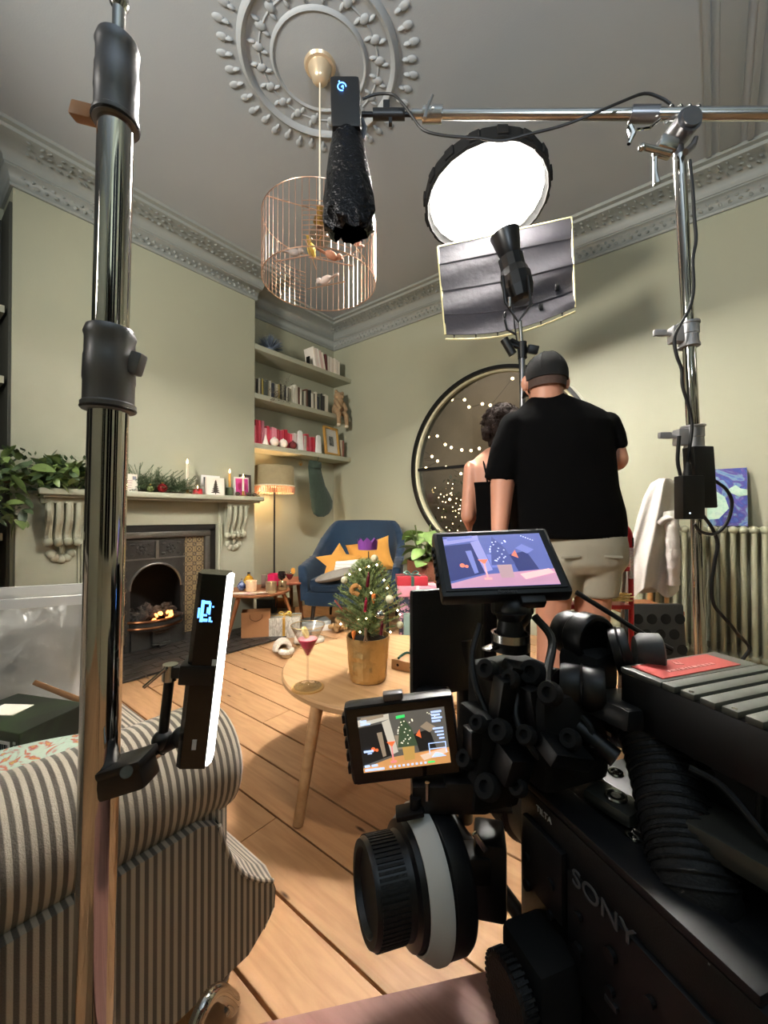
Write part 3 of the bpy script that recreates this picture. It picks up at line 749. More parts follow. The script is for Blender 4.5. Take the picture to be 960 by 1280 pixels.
# bear soft toy hanging over the middle shelf's end
p = px_on_shelf(424, SZ['middle'], -0.02); p.y = min(p.y, YB - 0.14)
PLUSH = mat('mottled_plush', '#a48866', 0.95, var=0.55, scale=22, bump=0.7, bscale=150)
ty = thing('soft_toy', 'mottled brown plush animal with limbs dangling over the middle alcove shelf end', 'soft toy', p)
b = MB(ty)
b.cap((-0.04, 0, 0.07), (0.0, 0, 0.17), 0.065, 0.05); b.ball((0.0, -0.01, 0.22), (0.055, 0.06, 0.055))
for s in (-1, 1):
    b.cap((0.0, s * 0.05, 0.05), (0.055, s * 0.06, 0.0), 0.035, 0.03); b.cap((0.055, s * 0.06, 0.0), (0.06, s * 0.065, -0.11), 0.03, 0.024); b.ball((0.0, s * 0.05, 0.27), (0.02, 0.022, 0.025)); b.cap((0.0, s * 0.06, 0.16), (0.06, s * 0.05, 0.07), 0.026, 0.024)
b.ball((0.05, -0.01, 0.21), (0.03, 0.03, 0.025)); b.build('body', PLUSH, ty, remesh=0.008)
b = MB(ty)
for s in (-1, 1): b.ball((0.06, s * 0.065, -0.125), (0.024, 0.026, 0.022))
b.build('paw', mat('pale_plush', '#d8c8ac', 0.95, var=0.2, bump=0.5), ty)
# dried sprig on the middle shelf and little glass ornament hanging from it
b = MB(); rr2 = random.Random(8); c = px_on_shelf(346, SZ['middle'], 0.0)
for k in range(16):
    v = Vector((rr2.uniform(.0, .12), rr2.uniform(-.16, .16), rr2.uniform(-0.06, .24))); b.tube([c + Vector((-0.02, 0, 0.002)), c + v * 0.5 + Vector((0, rr2.uniform(-.02, .02), .01)), c + v], 0.0014, 4)
    for q in range(5): b.ico(c + v * rr2.uniform(.5, 1) + Vector((rr2.uniform(-.012, .012),) * 3), 0.005, 1)
single(b, 'dried_sprig', mat('dried_twig', '#6a6454', 0.9), 'wispy dried sprig spilling over the middle alcove shelf edge', 'sprig', c)
# ------------------------------------------------------------------ ceiling rose and birdcage pendant
RC = onZ(400, 80, ZC)
rose = thing('ceiling_rose', 'large round moulded plaster rose on the ceiling above the birdcage pendant', 'ceiling rose', (RC.x, RC.y, ZC))
b = MB(rose)
def ringprof(r, w, h): return [(r - w, -0.001), (r - w * .6, -h * .7), (r, -h), (r + w * .6, -h * .7), (r + w, -0.001)]
for r, w, h in ((0.235, 0.014, 0.014), (0.385, 0.022, 0.024), (0.13, 0.01, 0.006), (0.30, 0.006, 0.005)):
    b.lathe(ringprof(r, w, h), None, 72, cap=False)
b.lathe([(0.23, 0.002), (0.23, -0.006), (0.10, -0.012), (0.06, -0.014), (0.0001, -0.014)], None, 48, cap=False)
b.build('ring', CEIL, rose)
b = MB(rose); b.ball((0.485, 0, -0.002), (0.030, 0.020, 0.008), 10, 6); b.ball((0.455, 0, -0.002), (0.022, 0.010, 0.011), 8, 6); pet = b.build('petal', CEIL, rose)
for k in range(1, 40): inst(pet, 'petal', rose, xf((0, 0, 0), (0, 0, 2 * PI * k / 40), (1, 1, 1) if k % 2 else (0.97, 1, 1)))
b = MB(rose); b.ball((0.305, 0, -0.002), (0.028, 0.022, 0.010), 10, 6); b.ball((0.335, 0.018, -0.002), (0.022, 0.010, 0.009), 8, 6); b.ball((0.275, -0.016, -0.002), (0.022, 0.010, 0.008), 8, 6); lf = b.build('leaf_carving', CEIL, rose)
for k in range(1, 20): inst(lf, 'leaf_carving', rose, xf((0, 0, 0), (0, 0, 2 * PI * k / 20)))

COPW = mat('copper_wire', '#d9b49c', 0.3, 1.0, var=0.08)
PCX, PCY = RC.x, RC.y
pend = thing('birdcage_pendant', 'copper wire birdcage pendant light with small birds hanging from the ceiling rose', 'pendant light', (PCX, PCY, 2.22))
b = MB(pend); b.lathe([(0.078, 1.128), (0.082, 1.118), (0.074, 1.106), (0.060, 1.104), (0.058, 1.09), (0.046, 1.07), (0.042, 1.05), (0.03, 1.035), (0.012, 1.03)], None, 32); b.build('ceiling_cup', mat('cream_metal', '#d8c3a4', 0.3, 0.5), pend)
b = MB(pend); b.cyl((0, 0, 1.04), (0, 0, 0.36), 0.0045, seg=8); b.build('cord', mat('pale_cord', '#d9cdb8', 0.7), pend)
CR, CH = 0.285, 0.31
for z in (0.0, CH): 
    b = MB(pend); b.torus(xf((0, 0, z)), CR, 0.0026, 64, 6); b.build('hoop', COPW, pend)
for a in (0.3, 0.3 + 2 * PI / 3, 0.3 + 4 * PI / 3):
    b = MB(pend); b.cyl((0, 0, 0.37), (CR * math.cos(a), CR * math.sin(a), CH), 0.003, seg=6); b.build('spoke', COPW, pend)
b = MB(pend); b.cyl((CR, 0, 0), (CR, 0, CH), 0.0017, seg=5); w0 = b.build('cage_wire', COPW, pend)
for k in range(1, 56): inst(w0, 'cage_wire', pend, xf((0, 0, 0), (0, 0, 2 * PI * k / 56)))
for k, (a0, a1) in enumerate(((2.7, 3.5), (-1.0, -0.25))):
    for j in range(9):
        b = MB(pend); z = 0.03 + 0.022 * j; b.tube([(CR * math.cos(a0 + (a1 - a0) * t / 6), CR * math.sin(a0 + (a1 - a0) * t / 6), z) for t in range(7)], 0.0018, 5); b.build('door_wire', COPW, pend)
b = MB(pend); b.cyl((0, 0, 0.39), (0, 0, 0.30), 0.018, seg=12); b.lathe([(0.03, 0.33), (0.034, 0.31), (0.02, 0.29)], None, 16); b.build('lamp_holder', BRASS, pend)
b = MB(pend); b.ball((0, 0, 0.235), 0.055, 20, 14); b.build('bulb', glassmat('clear_bulb', '#fff4e6', 0.85, 0.03, 2.5), pend)
b = MB(pend); b.tube([(-.02, 0, .28), (-.015, 0, .22), (0, 0.012, .25), (.015, 0, .22), (.02, 0, .28)], 0.002, 5); b.build('filament', BRASS, pend)
for (dx, dy, z, a, c) in ((-.13, -.06, .18, 0.4, '#8a7f78'), (0.05, -.10, .10, 2.2, '#c6a24a'), (0.14, -.05, .06, 1.0, '#a9745a'), (-.02, .06, .05, 3.5, '#b8a8a0'), (.2, .06, .16, 5, '#b97f6a')):
    b = MB(pend); b.tube([(dx - .11 * math.cos(a), dy - .11 * math.sin(a), z - 0.03), (dx + .11 * math.cos(a), dy + .11 * math.sin(a), z - 0.03)], 0.003, 5); b.build('perch', COPW, pend)
    b = MB(pend); Mb = xf((dx, dy, z), (0, 0.35, a))
    b.ball((0, 0, 0), (0.035, 0.02, 0.02), 12, 8, Mb); b.ball((0.035, 0, 0.014), (0.016, 0.015, 0.015), 10, 8, Mb); b.cyl(Mb @ Vector((.048, 0, .014)), Mb @ Vector((.062, 0, .010)), 0.004, 0.0005, 6); b.box((-0.05, 0, -0.006), (0.05, 0.016, 0.005), m=Mb)
    b.build('bird', mat('bird_' + c[1:], c, 0.7, var=0.3, scale=50), pend)

# ------------------------------------------------------------------ round softbox with hanging flag on its stand
t = blank('softbox_diffuser'); DIFF = t.m; setp(t.bsdf, color=(.9, .88, .84), rough=.6, emit=(1.0, .955, .88))   # lamp behind the cloth: hot middle, dimmer edge
tc = t.new('ShaderNodeTexCoord'); ln = t.new('ShaderNodeVectorMath', operation='LENGTH'); t.link(tc.outputs['Object'], ln.inputs[0])
m1 = t.new('ShaderNodeMath', operation='DIVIDE'); m1.inputs[1].default_value = .115; t.link(ln.outputs['Value'], m1.inputs[0])
m2 = t.new('ShaderNodeMath', operation='MULTIPLY'); t.link(m1.outputs[0], m2.inputs[0]); t.link(m1.outputs[0], m2.inputs[1])
m3 = t.new('ShaderNodeMath', operation='MULTIPLY'); m3.inputs[1].default_value = -1.0; t.link(m2.outputs[0], m3.inputs[0])
m4 = t.new('ShaderNodeMath', operation='EXPONENT'); t.link(m3.outputs[0], m4.inputs[0])
m5 = t.new('ShaderNodeMath', operation='MULTIPLY_ADD'); m5.inputs[1].default_value = 900.0; m5.inputs[2].default_value = .45; t.link(m4.outputs[0], m5.inputs[0]); t.link(m5.outputs[0], t.bsdf.inputs['Emission Strength'])
sbn = (Vector((0, 0, -1)) - F0 * 0.20 + RV * 0.03).normalized()
sx = (RV - sbn * RV.dot(sbn)).normalized(); sy = sbn.cross(sx)
SB = basis(SOFTBOX_C, sx, sy, sbn)
sbx = thing('softbox', 'glowing round softbox with black fabric rim hung high over the room', 'softbox', M=SB)
b = MB(sbx); b.lathe([(0.0001, 0.0), (0.295, 0.0), (0.298, 0.002), (0.298, -0.004), (0.0001, -0.004)], None, 48); b.build('diffuser', DIFF, sbx, smooth=False)
b = MB(sbx); b.lathe([(0.312, 0.04), (0.325, 0.035), (0.325, -0.03), (0.07, -0.19), (0.06, -0.19), (0.31, -0.02), (0.298, 0.0), (0.298, 0.01), (0.312, 0.04)], None, 24, cap=False); b.build('shell', BLACKM, sbx, smooth=False)
b = MB(sbx); b.lathe([(0.075, -0.18), (0.085, -0.19), (0.085, -0.21), (0.0001, -0.21)], None, 24); b.build('speed_ring', DGREY, sbx)
t0 = MB(sbx); t0.box((0.327, 0, 0.0), (0.012, 0.05, 0.05), bev=0.004); tb = t0.build('rod_pocket', BLACKM, sbx)
for k in range(1, 16): inst(tb, 'rod_pocket', sbx, xf((0, 0, 0), (0, 0, 2 * PI * k / 16)))
# flag: grey cloth on a wire frame, hung below the rim towards us
q = [at(547, 309, 2.16), at(714, 272, 2.20), at(718, 385, 2.14), at(557, 418, 2.12)]
GREYCLOTH = mat('grey_lined_cloth', '#38363c', 0.85, var=0.12, scale=6, bump=0.3, bscale=25)
flag = thing('light_flag', 'grey creased cloth flag with pale wire edge hanging below the round softbox', 'light flag', sum(q, Vector()) / 4)
def fq(u, v):
    a = q[0].lerp(q[1], u).lerp(q[3].lerp(q[2], u), v)
    sag = 0.050 * math.sin(PI * u) * v * v
    return a - ZV * sag + F0 * (0.006 * math.sin(v * 15 + u * 3) * (0.3 + v))
b = MB(); b.surf(fq, 16, 24, thick=0.004); b.build('cloth', GREYCLOTH, flag)
pale = mat('pale_frame_wire', '#d9cf9c', 0.4, var=0.05); 
for pth, r, nm in (([fq(0, 0), fq(.5, 0), fq(1, 0)], 0.006, 'frame_bar'), ([fq(0, 0), fq(0, .5), fq(0, 1)], 0.006, 'frame_bar'), ([fq(1, 0), fq(1, .5), fq(1, 1)], 0.006, 'frame_bar'), ([fq(i / 12, 1) - ZV * 0.022 for i in range(13)], 0.005, 'frame_bar')):
    b = MB(); b.tube(pth, r, 8); b.build(nm, pale, flag)
for i in range(6):
    b = MB(); p = fq((i + .4) / 6, 1); b.cyl(p, p - ZV * 0.026, 0.004, 0.003, 6); b.ball(p, 0.006, 8, 6); b.build('ball_tie', BLACK, flag)
for v in (0.22, 0.52, 0.8):
    b = MB(); b.tube([fq(i / 12, v + .03 * (i / 12 - .5)) - F0 * 0.004 for i in range(13)], 0.0035, 5); b.build('seam', GREYCLOTH, flag)
for u, v in ((.87, .72), (.74, .86)):
    b = MB(); b.box(fq(u, v) - F0 * 0.008, (0.02, 0.012, 0.035), (0, 0, YAW), bev=0.003); b.build('hook_patch', BLACKM, flag)
# studio lamp head with cone, on its stand
LD = 2.03
lamp_p = at(645, 345, LD)
st = thing('lamp_stand', 'black lamp head with flared cone on a steel stand in front of grey flag', 'studio lamp', onZ(655, 900, 0) if False else Vector((at(652, 470, LD).x, at(652, 470, LD).y, 0)))
def A(px, py, d=LD): return at(px, py, d)
b = MB(); T, L = frame_to(A(640, 328), A(631, 293)); b.lathe([(0.035, 0), (0.045, 0.01), (0.072, L), (0.068, L), (0.04, 0.012)], T, 28, cap=False); b.build('reflector_cone', mat('satin_black', '#121214', 0.35), st)
b = MB(); T, L = frame_to(A(652, 378), A(638, 322)); b.lathe([(0.04, 0), (0.062, 0.02), (0.075, 0.07), (0.075, 0.13), (0.06, 0.17), (0.06, L), (0.045, L + .005)], T, 12); b.build('lamp_head', BLACK, st, smooth=False)
b = MB(); b.tube([A(628, 345, LD - .08), A(632, 378, LD - .08), A(648, 402, LD - .05), A(664, 380, LD - .08), A(660, 345, LD - .08)], 0.008, 8); b.build('yoke', BLACK, st)
b = MB(); b.cyl(A(637, 372, LD - .09), A(637, 384, LD - .09), 0.008); b.build('tilt_lever', STEEL, st)
b = MB(); base = Vector((st.location.x, st.location.y, 0.03)); top = A(650, 402); mid = A(653, 440)
b.cyl(mid, top, 0.0095, seg=12); b.build('riser', STEEL, st)
b = MB(); b.cyl(base, mid, 0.014, seg=12); b.build('pole', GREYM, st)
b = MB(); b.cyl(A(653, 448), A(653, 428), 0.022, seg=12); b.box(A(666, 437, LD - .02), (0.05, 0.04, 0.04), (0.3, 0.2, 0.6), bev=0.006); b.cyl(A(636, 430), A(670, 440), 0.012); b.build('grip_head', BLACK, st)
b = MB(); b.tube([A(653, 432), A(640, 425), A(631, 430), A(636, 440)], 0.010, 8); b.cyl(A(630, 424, LD - .02), A(641, 443, LD - .02), 0.02); b.build('grip_knob', BLACK, st)
b = MB(); b.tube([A(631, 400), A(634, 412), A(645, 418)], 0.006, 6); b.ball(A(631, 394), (0.008, 0.008, 0.016)); b.build('side_lever', BLACK, st)
b = MB(); b.tube(smooth_path([A(641, 380), A(644, 410), A(648, 440), A(650, 470), A(652, 560)], 4), 0.004, 6); b.build('lamp_cable', BLACK, st)
for k in range(3):
    a = k * 2 * PI / 3 + 0.5; b = MB(); b.tube([base + ZV * 0.25, base + Vector((0.10 * math.cos(a), 0.10 * math.sin(a), 0.14)), base + Vector((0.19 * math.cos(a), 0.19 * math.sin(a), -0.015))], 0.010, 8); b.build('leg', GREYM, st)

# ------------------------------------------------------------------ boom stand at the window side
SD = 1.15
def S(px, py, d=SD): return at(px, py, d)
bs = thing('boom_stand', 'tall steel light stand by the radiator carrying a horizontal boom', 'light stand', Vector((S(882, 815).x, S(882, 815).y, 0)))
def pole_at(y): return S(849 + (y - 190) * 0.0505, y)
def seg(name, y0, y1, r, m): b_ = MB(); b_.cyl(pole_at(y0), pole_at(y1), r, seg=20); return b_.build(name, m, bs)
seg('riser', 410, 195, 0.0150, CHROME); seg('riser', 540, 430, 0.0160, CHROME)
b = MB(); foot = Vector((bs.location.x, bs.location.y, 0.05)); b.cyl(foot, pole_at(555), 0.0140, seg=20); b.build('riser', CHROME, bs)
for y0, y1 in ((404, 434), (532, 562)):
    b = MB(); p0, p1 = pole_at(y1), pole_at(y0); T, L = frame_to(p0, p1)
    b.lathe([(0.02, 0), (0.027, 0), (0.027, L * .1), (0.024, L * .12), (0.024, L * .5), (0.026, L * .52), (0.026, L * .9), (0.029, L * .92), (0.029, L), (0.02, L)], T, 20); c = b.build('collar', CASTLT, bs)
    b = MB(); pc = pole_at((y0 + y1) / 2); b.box(pc - RV * 0.036, (0.03, 0.03, 0.045), (0, 0, YAW), bev=0.005); b.cyl(pc - RV * 0.04, pc - RV * 0.065 + ZV * .004, 0.006); b.build('clamp_lug', CASTLT, c)
    b = MB(); b.box(pc - RV * 0.08 + ZV * 0.006, (0.035, 0.012, 0.018), (0, 0, YAW), bev=0.004); b.build('wing_knob', CASTLT, c)
for k in range(3):
    a = k * 2 * PI / 3 + 0.2; b = MB(); b.tube([foot + ZV * 0.06, foot + Vector((0.12 * math.cos(a), 0.12 * math.sin(a), 0.05)), foot + Vector((0.34 * math.cos(a), 0.34 * math.sin(a), -0.035))], 0.011, 8); b.build('leg', CHROME, bs)
# grip head on top and boom
b = MB(); c = S(846, 170); b.cyl(c - F0 * 0.05, c + F0 * 0.03, 0.033, seg=20); b.cyl(c - F0 * 0.06, c - F0 * 0.045, 0.026, seg=20); b.cyl(pole_at(200), S(847, 175), 0.013); b.build('grip_head', GREYM, bs)
b = MB(); b.cyl(S(803, 183, SD - .06), S(838, 192, SD - .06), 0.008); b.ball(S(803, 184, SD - .06), 0.010); b.box(S(832, 184, SD - .03), (0.05, 0.04, 0.035), (0, .3, YAW), bev=0.006); b.build('handle', STEEL, bs)
b = MB(); b.tube([S(819, 195, SD - .05), S(819, 215, SD - .05), S(821, 230, SD - .05)], [0.006, 0.005, 0.009], 8); b.build('handle', STEEL, bs)
b = MB(); b.tube([S(857, 190, SD - .03), S(866, 182, SD - .03), S(870, 172, SD - .03)], [.009, .009, .006], 8); b.build('wing_knob', GREYM, bs)
b = MB(); b.tube([S(787, 158, SD - .03), S(791, 168, SD - .03), S(786, 180, SD - .03)], [.008, .009, .005], 8); b.tube([S(795, 162, SD - .03), S(812, 160, SD - .03), S(825, 149, SD - .03)], 0.004, 6); b.build('wing_knob', CHROME, bs)
b = MB(); b.tube([at(515, 143, 1.25), at(700, 143, 1.19), at(845, 142.5, 1.13), at(1010, 142, 1.06)], [0.0135, 0.0135, 0.0155, 0.0155], 20); bo = b.build('boom_arm', STEEL, bs)
b = MB(); T, L = frame_to(at(788, 142.7, 1.153), at(822, 142.6, 1.14)); b.lathe([(0.016, 0), (0.021, 0), (0.021, L), (0.016, L)], T, 20); b.build('boom_collar', GREYM, bs)
for px in (836, 847, 858, 869):
    b = MB(); d_ = 1.135 - (px - 845) * 0.0004; b.torus(basis(at(px, 142.6, d_), F0, ZV, RV), 0.018, 0.003, 20, 6); b.build('cable_loop', BLACKR, bs)
b = MB(); T, L = frame_to(at(529, 143, 1.247), at(553, 143, 1.238)); b.lathe([(0.014, 0), (0.023, 0), (0.023, L), (0.014, L)], T, 20); b.tube([at(531, 148, 1.2), at(535, 132, 1.2), at(541, 119, 1.2)], [0.006, 0.005, 0.004], 8); b.build('end_clamp', STEEL, bs)
# lamp in black foil hung from the boom's end
bl = thing('foil_wrapped_lamp', 'black lamp wrapped in crinkled black foil hanging from the boom end', 'studio lamp', at(435, 200, 1.25))
def B(px, py, d=1.25): return at(px, py, d)
b = MB(); T, L = frame_to(B(434, 172), B(432, 110)); T = basis(B(434, 172), RV, (-F0), (B(432, 110) - B(434, 172)).normalized()); b.box((0, 0, L / 2), (0.088, 0.075, L), bev=0.01, m=T); b.build('lamp_body', BLACK, bl)
b = MB(); prof = [(0.045, 165), (0.048, 175), (0.060, 200), (0.068, 222), (0.076, 250), (0.078, 272), (0.070, 286), (0.052, 292)]
rr = random.Random(2); rings = []
for r, py in prof:
    c = B(434 + (py - 165) * 0.026, py); cr = 0.0 if py < 240 else 0.010
    rings.append([c + RV * (r * math.cos(2 * PI * j / 28) * 1) + F0 * (r * 0.8 * math.sin(2 * PI * j / 28)) + RV * rr.uniform(-cr, cr) + F0 * rr.uniform(-cr, cr) + ZV * rr.uniform(-cr, cr) for j in range(28)])
b.loft(rings, cap=False); b.build('foil_wrap', mat('black_foil', '#131315', 0.22, 0.7, var=0.3, scale=60, bump=1.0, bscale=60), bl, smooth=True, angle=25)
b = MB(); T = basis(B(429, 125, 1.25) - F0 * 0.0395, RV, ZV, -F0); b.torus(T, 0.012, 0.0016, 20, 5, 1.6 * PI); b.box((0.001, 0.001, 0), (0.008, 0.003, 0.001), (0, 0, .8), m=T); b.box((0.004, -.003, 0), (0.003, 0.008, 0.001), m=T); b.box((-0.008, 0.015, 0), (0.004, 0.004, 0.001), m=T)
b.build('display', emat('blue_display', '#5a9cff', 3.0), bl)
b = MB(); b.cyl(B(452, 143), B(515, 143), 0.007, seg=10); b.build('spigot', DGREY, bl)
b = MB(); b.cyl(B(466, 143), B(506, 143), 0.016, seg=12); b.box(B(483, 134), (0.02, 0.02, 0.03), (0, 0, YAW), bev=0.003); b.box(B(488, 152), (0.01, 0.014, 0.02), (0, 0, YAW)); b.build('swivel_clamp', BLACK, bl)
b = MB(); b.tube([B(452, 150), B(456, 160), B(453, 175)], 0.008, 8); b.build('yoke', GREYM, bl)
# cable from the lamp along the boom and down the stand
CABLE = mat('black_cable', '#0c0c0d', 0.5)
b = MB(); pts = [(453, 124, 1.25), (470, 118, 1.25), (490, 118, 1.24), (502, 128, 1.22), (515, 145, 1.21), (530, 163, 1.2), (560, 170, 1.19), (600, 173, 1.18), (628, 176, 1.17), (660, 168, 1.16), (700, 158, 1.15), (740, 143, 1.13), (775, 128, 1.12), (805, 117, 1.12), (825, 122, 1.12), (838, 130, 1.12)]
b.tube(smooth_path([at(*p) for p in pts], 4), 0.0038, 8)
single(b, 'lamp_cable', CABLE, 'thin black cable drooping along the boom from the foil-wrapped lamp', 'cable', at(660, 168, 1.16))
b = MB(); pts = [(862, 200), (866, 240), (868, 272), (870, 300), (866, 325), (867, 360), (862, 385), (848, 410), (843, 425), (846, 445), (852, 462), (853, 482), (860, 505), (865, 530), (862, 560), (859, 575), (857, 600)]
b.tube(smooth_path([at(x, y, SD - 0.04) for x, y in pts], 4), 0.0042, 8)
single(b, 'power_cable', CABLE, 'black cable running down the boom stand to the black power brick', 'cable', at(860, 505, SD - .04))
b = MB(); b.tube(smooth_path([at(x, y, SD - 0.06) for x, y in ((849, 545), (847, 575), (850, 592), (852, 606))], 4), 0.0045, 8); b.tube(smooth_path([at(x, y, SD - 0.04) for x, y in ((867, 578), (875, 590), (895, 602), (908, 612), (915, 628), (911, 648), (902, 662), (890, 668), (875, 664), (868, 655))], 4), 0.0042, 8)
b.tube(smooth_path([at(x, y, SD - 0.03) for x, y in ((877, 642), (890, 660), (897, 680), (893, 705), (890, 730), (892, 755), (905, 772), (925, 795), (937, 810), (930, 822), (920, 835), (912, 860))], 4), 0.0045, 8)
tag(b.build('looped_cable', CABLE, None), 'black cable looping loosely around the lower boom stand before the radiator', 'cable')
pb = thing('power_brick', 'black power brick with plug strapped to the lower boom stand', 'power supply', at(861, 622, SD - 0.06))
b = MB(pb); R0 = xf((0, 0, 0), (0, 0, YAW)); 
b = MB(); T = basis(at(861.5, 622, SD - 0.06), RV, F0, ZV); b.box((0, 0, 0), (0.058, 0.035, 0.115), bev=0.004, m=T); b.build('case', BLACK, pb)
b = MB(); b.cyl(at(859, 596, SD - .06), at(860, 578, SD - .06), 0.011, 0.006, 10); b.build('plug', BLACKR, pb)
b = MB(); T = basis(at(856, 641.5, SD - 0.06) - F0 * 0.0185, RV, ZV, -F0); b.lathe([(0.0022, 0), (0.0001, 0.001)], T, 10); b.build('pilot_light', emat('pilot_white', '#dfe8ff', 1.5), pb)
b = MB(); T = basis(at(874.5, 597, SD - 0.035), RV, F0, (at(872, 560, SD) - at(876.5, 632, SD)).normalized()); b.box((0, 0, 0), (0.054, 0.045, 0.165), bev=0.004, m=T)
single(b, 'battery_pack', BLACK, 'long black battery pack strapped behind the power brick on the boom stand', 'battery', at(874, 597, SD - .03))

# ------------------------------------------------------------------ chrome stand close to us
ND = 0.40
def cs_at(y, d=ND): return at(149 - 0.0258 * y, y, d)
cs = thing('chrome_stand', 'tall chrome light stand with grey collars standing beside the striped armchair', 'light stand', Vector((cs_at(1280).x, cs_at(1280).y, 0)))
b = MB(); b.cyl(cs_at(90), cs_at(-80), 0.0055, seg=20); b.lathe([(0.0055, 0), (0.008, .004), (0.008, .012), (0.0055, .016)], frame_to(cs_at(12), cs_at(-10))[0], 20); b.build('spigot', STEEL, cs)
b = MB(); b.cyl(cs_at(480), cs_at(80), 0.0155, seg=40); b.build('riser', CHROME, cs)
b = MB(); down = (cs_at(900) - cs_at(450)).normalized(); ft = cs_at(440) + down * (cs_at(440).z - 0.12) / -down.z; b.cyl(ft, cs_at(440), 0.0172, seg=40); b.build('riser', CHROME, cs)
for y0, y1, r in ((52, 158, 0.0195), (410, 514, 0.0225)):
    T, L = frame_to(cs_at(y1), cs_at(y0)); b = MB()
    b.lathe([(r * .75, 0), (r, 0), (r * 1.04, L * .03), (r * 1.04, L * .08), (r * .96, L * .1), (r * .96, L * .33), (r * .99, L * .36), (r * .97, L * .62), (r * .94, L * .66), (r * .94, L * .85), (r * .99, L * .9), (r * .9, L * .98), (r * .6, L)], T, 36)
    c = b.build('collar', CASTAL, cs)
    b = MB(); b.torus(T @ xf((0, 0, 0.002)), r * 0.98, 0.0018, 36, 6); b.build('rubber_ring', BLACKR, c)
b = MB(); p = cs_at(142); b.box(p - RV * 0.031, (0.022, 0.012, 0.014), (0, 0.25, YAW), bev=0.002); b.build('tightening_key', mat('tan_plastic', '#b98a63', 0.5), cs)
b = MB(); p = cs_at(455); b.box(p + RV * 0.026, (0.012, 0.012, 0.022), (0, 0.3, YAW), bev=0.003); b.build('clamp_lug', CASTAL, cs)
# leg of the stand: bent chrome tube
b = MB(); b.tube(smooth_path([at(228, 1330, .60), at(252, 1262, .62), at(270, 1240, .65), at(283, 1243, .67), at(292, 1252, .68), at(288, 1262, .68)], 5), [0.011] * 26, 14); b.build('leg', CHROME, cs)
for ang in (2.4, 4.4):
    b = MB(); b.tube(smooth_path([ft + ZV * 0.05, ft + Vector((0.12 * math.cos(ang), 0.12 * math.sin(ang), 0.03)), ft + Vector((0.34 * math.cos(ang), 0.34 * math.sin(ang), -0.105))], 4), 0.011, 12); b.build('leg', CHROME, cs)
b = MB(); b.tube(smooth_path([ft, ft.lerp(at(228, 1330, .6), .5) + ZV * .02, at(228, 1330, .6)], 4), 0.011, 12); b.build('leg', CHROME, cs)
# LED tube on its clamp arm
TD = 0.43
def Tt(px, py, d=TD): return at(px, py, d)
tl = thing('led_tube', 'black LED tube light with bright white edge and blue readout clamped by chrome stand', 'LED light', Tt(258, 832))
zt = (Tt(275, 715) - Tt(248, 950)); Lt = zt.length; zt = zt.normalized(); xt = (RV - zt * RV.dot(zt)).normalized(); yt = zt.cross(xt)
rot = Matrix.Rotation(0.20, 3, zt); xt2 = rot @ xt; yt2 = rot @ yt
T = basis(Tt(244, 950), xt2, yt2, zt)
b = MB(); b.prism([(-0.016, -0.010), (-0.011, -0.015), (0.0125, -0.015), (0.0128, 0.015), (-0.011, 0.015), (-0.016, 0.010)], 0, Lt, T); b.build('housing', mat('gloss_black', '#070708', 0.18, var=0.05), tl, smooth=False)
b = MB(); b.prism([(0.0128, -0.014), (0.0145, -0.0135), (0.017, -0.007), (0.017, 0.007), (0.0145, 0.0135), (0.0128, 0.014)], 0.002, Lt - 0.002, T); b.build('light_strip', emat('tube_glow', (1.0, 0.97, 0.92), 5.0), tl, smooth=False)
b = MB(); Td = basis(T @ Vector((0.0, -0.0153, Lt * 0.81)), xt2, zt, -yt2)
Td2 = basis(T @ Vector((-0.003, -0.0153, Lt * 0.81)), xt2, zt, (xt2.cross(zt)))
for (x_, y_, w_, h_) in ((-.004, 0, .003, .022), (0, .009, .006, .003), (.003, .003, .002, .012), (-.001, -.004, .004, .002), (-.001, -.009, .006, .003), (.004, -.008, .002, .005), (-.007, -.002, .002, .010), (0.001, 0.001, 0.0015, .006), (.006, .005, .0015, .0015), (.006, -.010, .0015, .0015)): b.box((x_, y_, 0), (w_, h_, 0.0006), m=Td2)
b.build('readout', emat('blue_display', '#5a9cff', 3.0), tl)
b = MB(); b.box((-0.006, 0, Lt * 0.48), (0.032, 0.034, 0.02), m=T, bev=0.002); b.build('tube_bracket', BLACK, tl)
b = MB(); b.box((-0.0, -0.0155, 0.025), (0.004, 0.001, 0.010), m=T); b.box((0.010, -0.0155, Lt * 0.55), (0.004, 0.001, 0.006), m=T); b.build('white_mark', WHITE, tl)
ga = thing('clamp_arm', 'black jointed grip arm clamped to the chrome stand holding the LED tube', 'grip arm', Tt(160, 965))
b = MB(); b.box(Tt(158, 968, .40), (0.048, 0.03, 0.026), (0.0, -0.30, YAW), bev=0.005); b.box(Tt(160, 952, .40), (0.044, 0.034, 0.008), (0.0, -0.30, YAW), bev=0.003); b.build('clamp', BLACK, ga)
b = MB(); b.cyl(Tt(158, 965, .375), Tt(158, 965, .36), 0.005); b.build('clamp_screw', STEEL, ga)
b = MB(); b.ball(Tt(187, 944), 0.009); b.cyl(Tt(187, 944), Tt(206, 932), 0.0065); b.build('joint', BLACK, ga)
b = MB(); b.cyl(Tt(194, 940), Tt(202, 935), 0.0075); b.build('joint_band', STEEL, ga)
b = MB(); b.cyl(Tt(206, 932), Tt(228, 920), 0.0075); b.ball(Tt(228, 921), 0.011); b.ball(Tt(203, 925), 0.0105); b.cyl(Tt(203, 925), Tt(213, 838), 0.005); b.build('arm', BLACK, ga)
b = MB(); b.cyl(Tt(212, 850), Tt(213, 830), 0.0075, seg=12); b.build('lock_knob', STEEL, ga)
b = MB(); b.cyl(Tt(180, 859, .42), Tt(207, 836, .42), 0.0018); b.build('lock_lever', STEEL, ga)
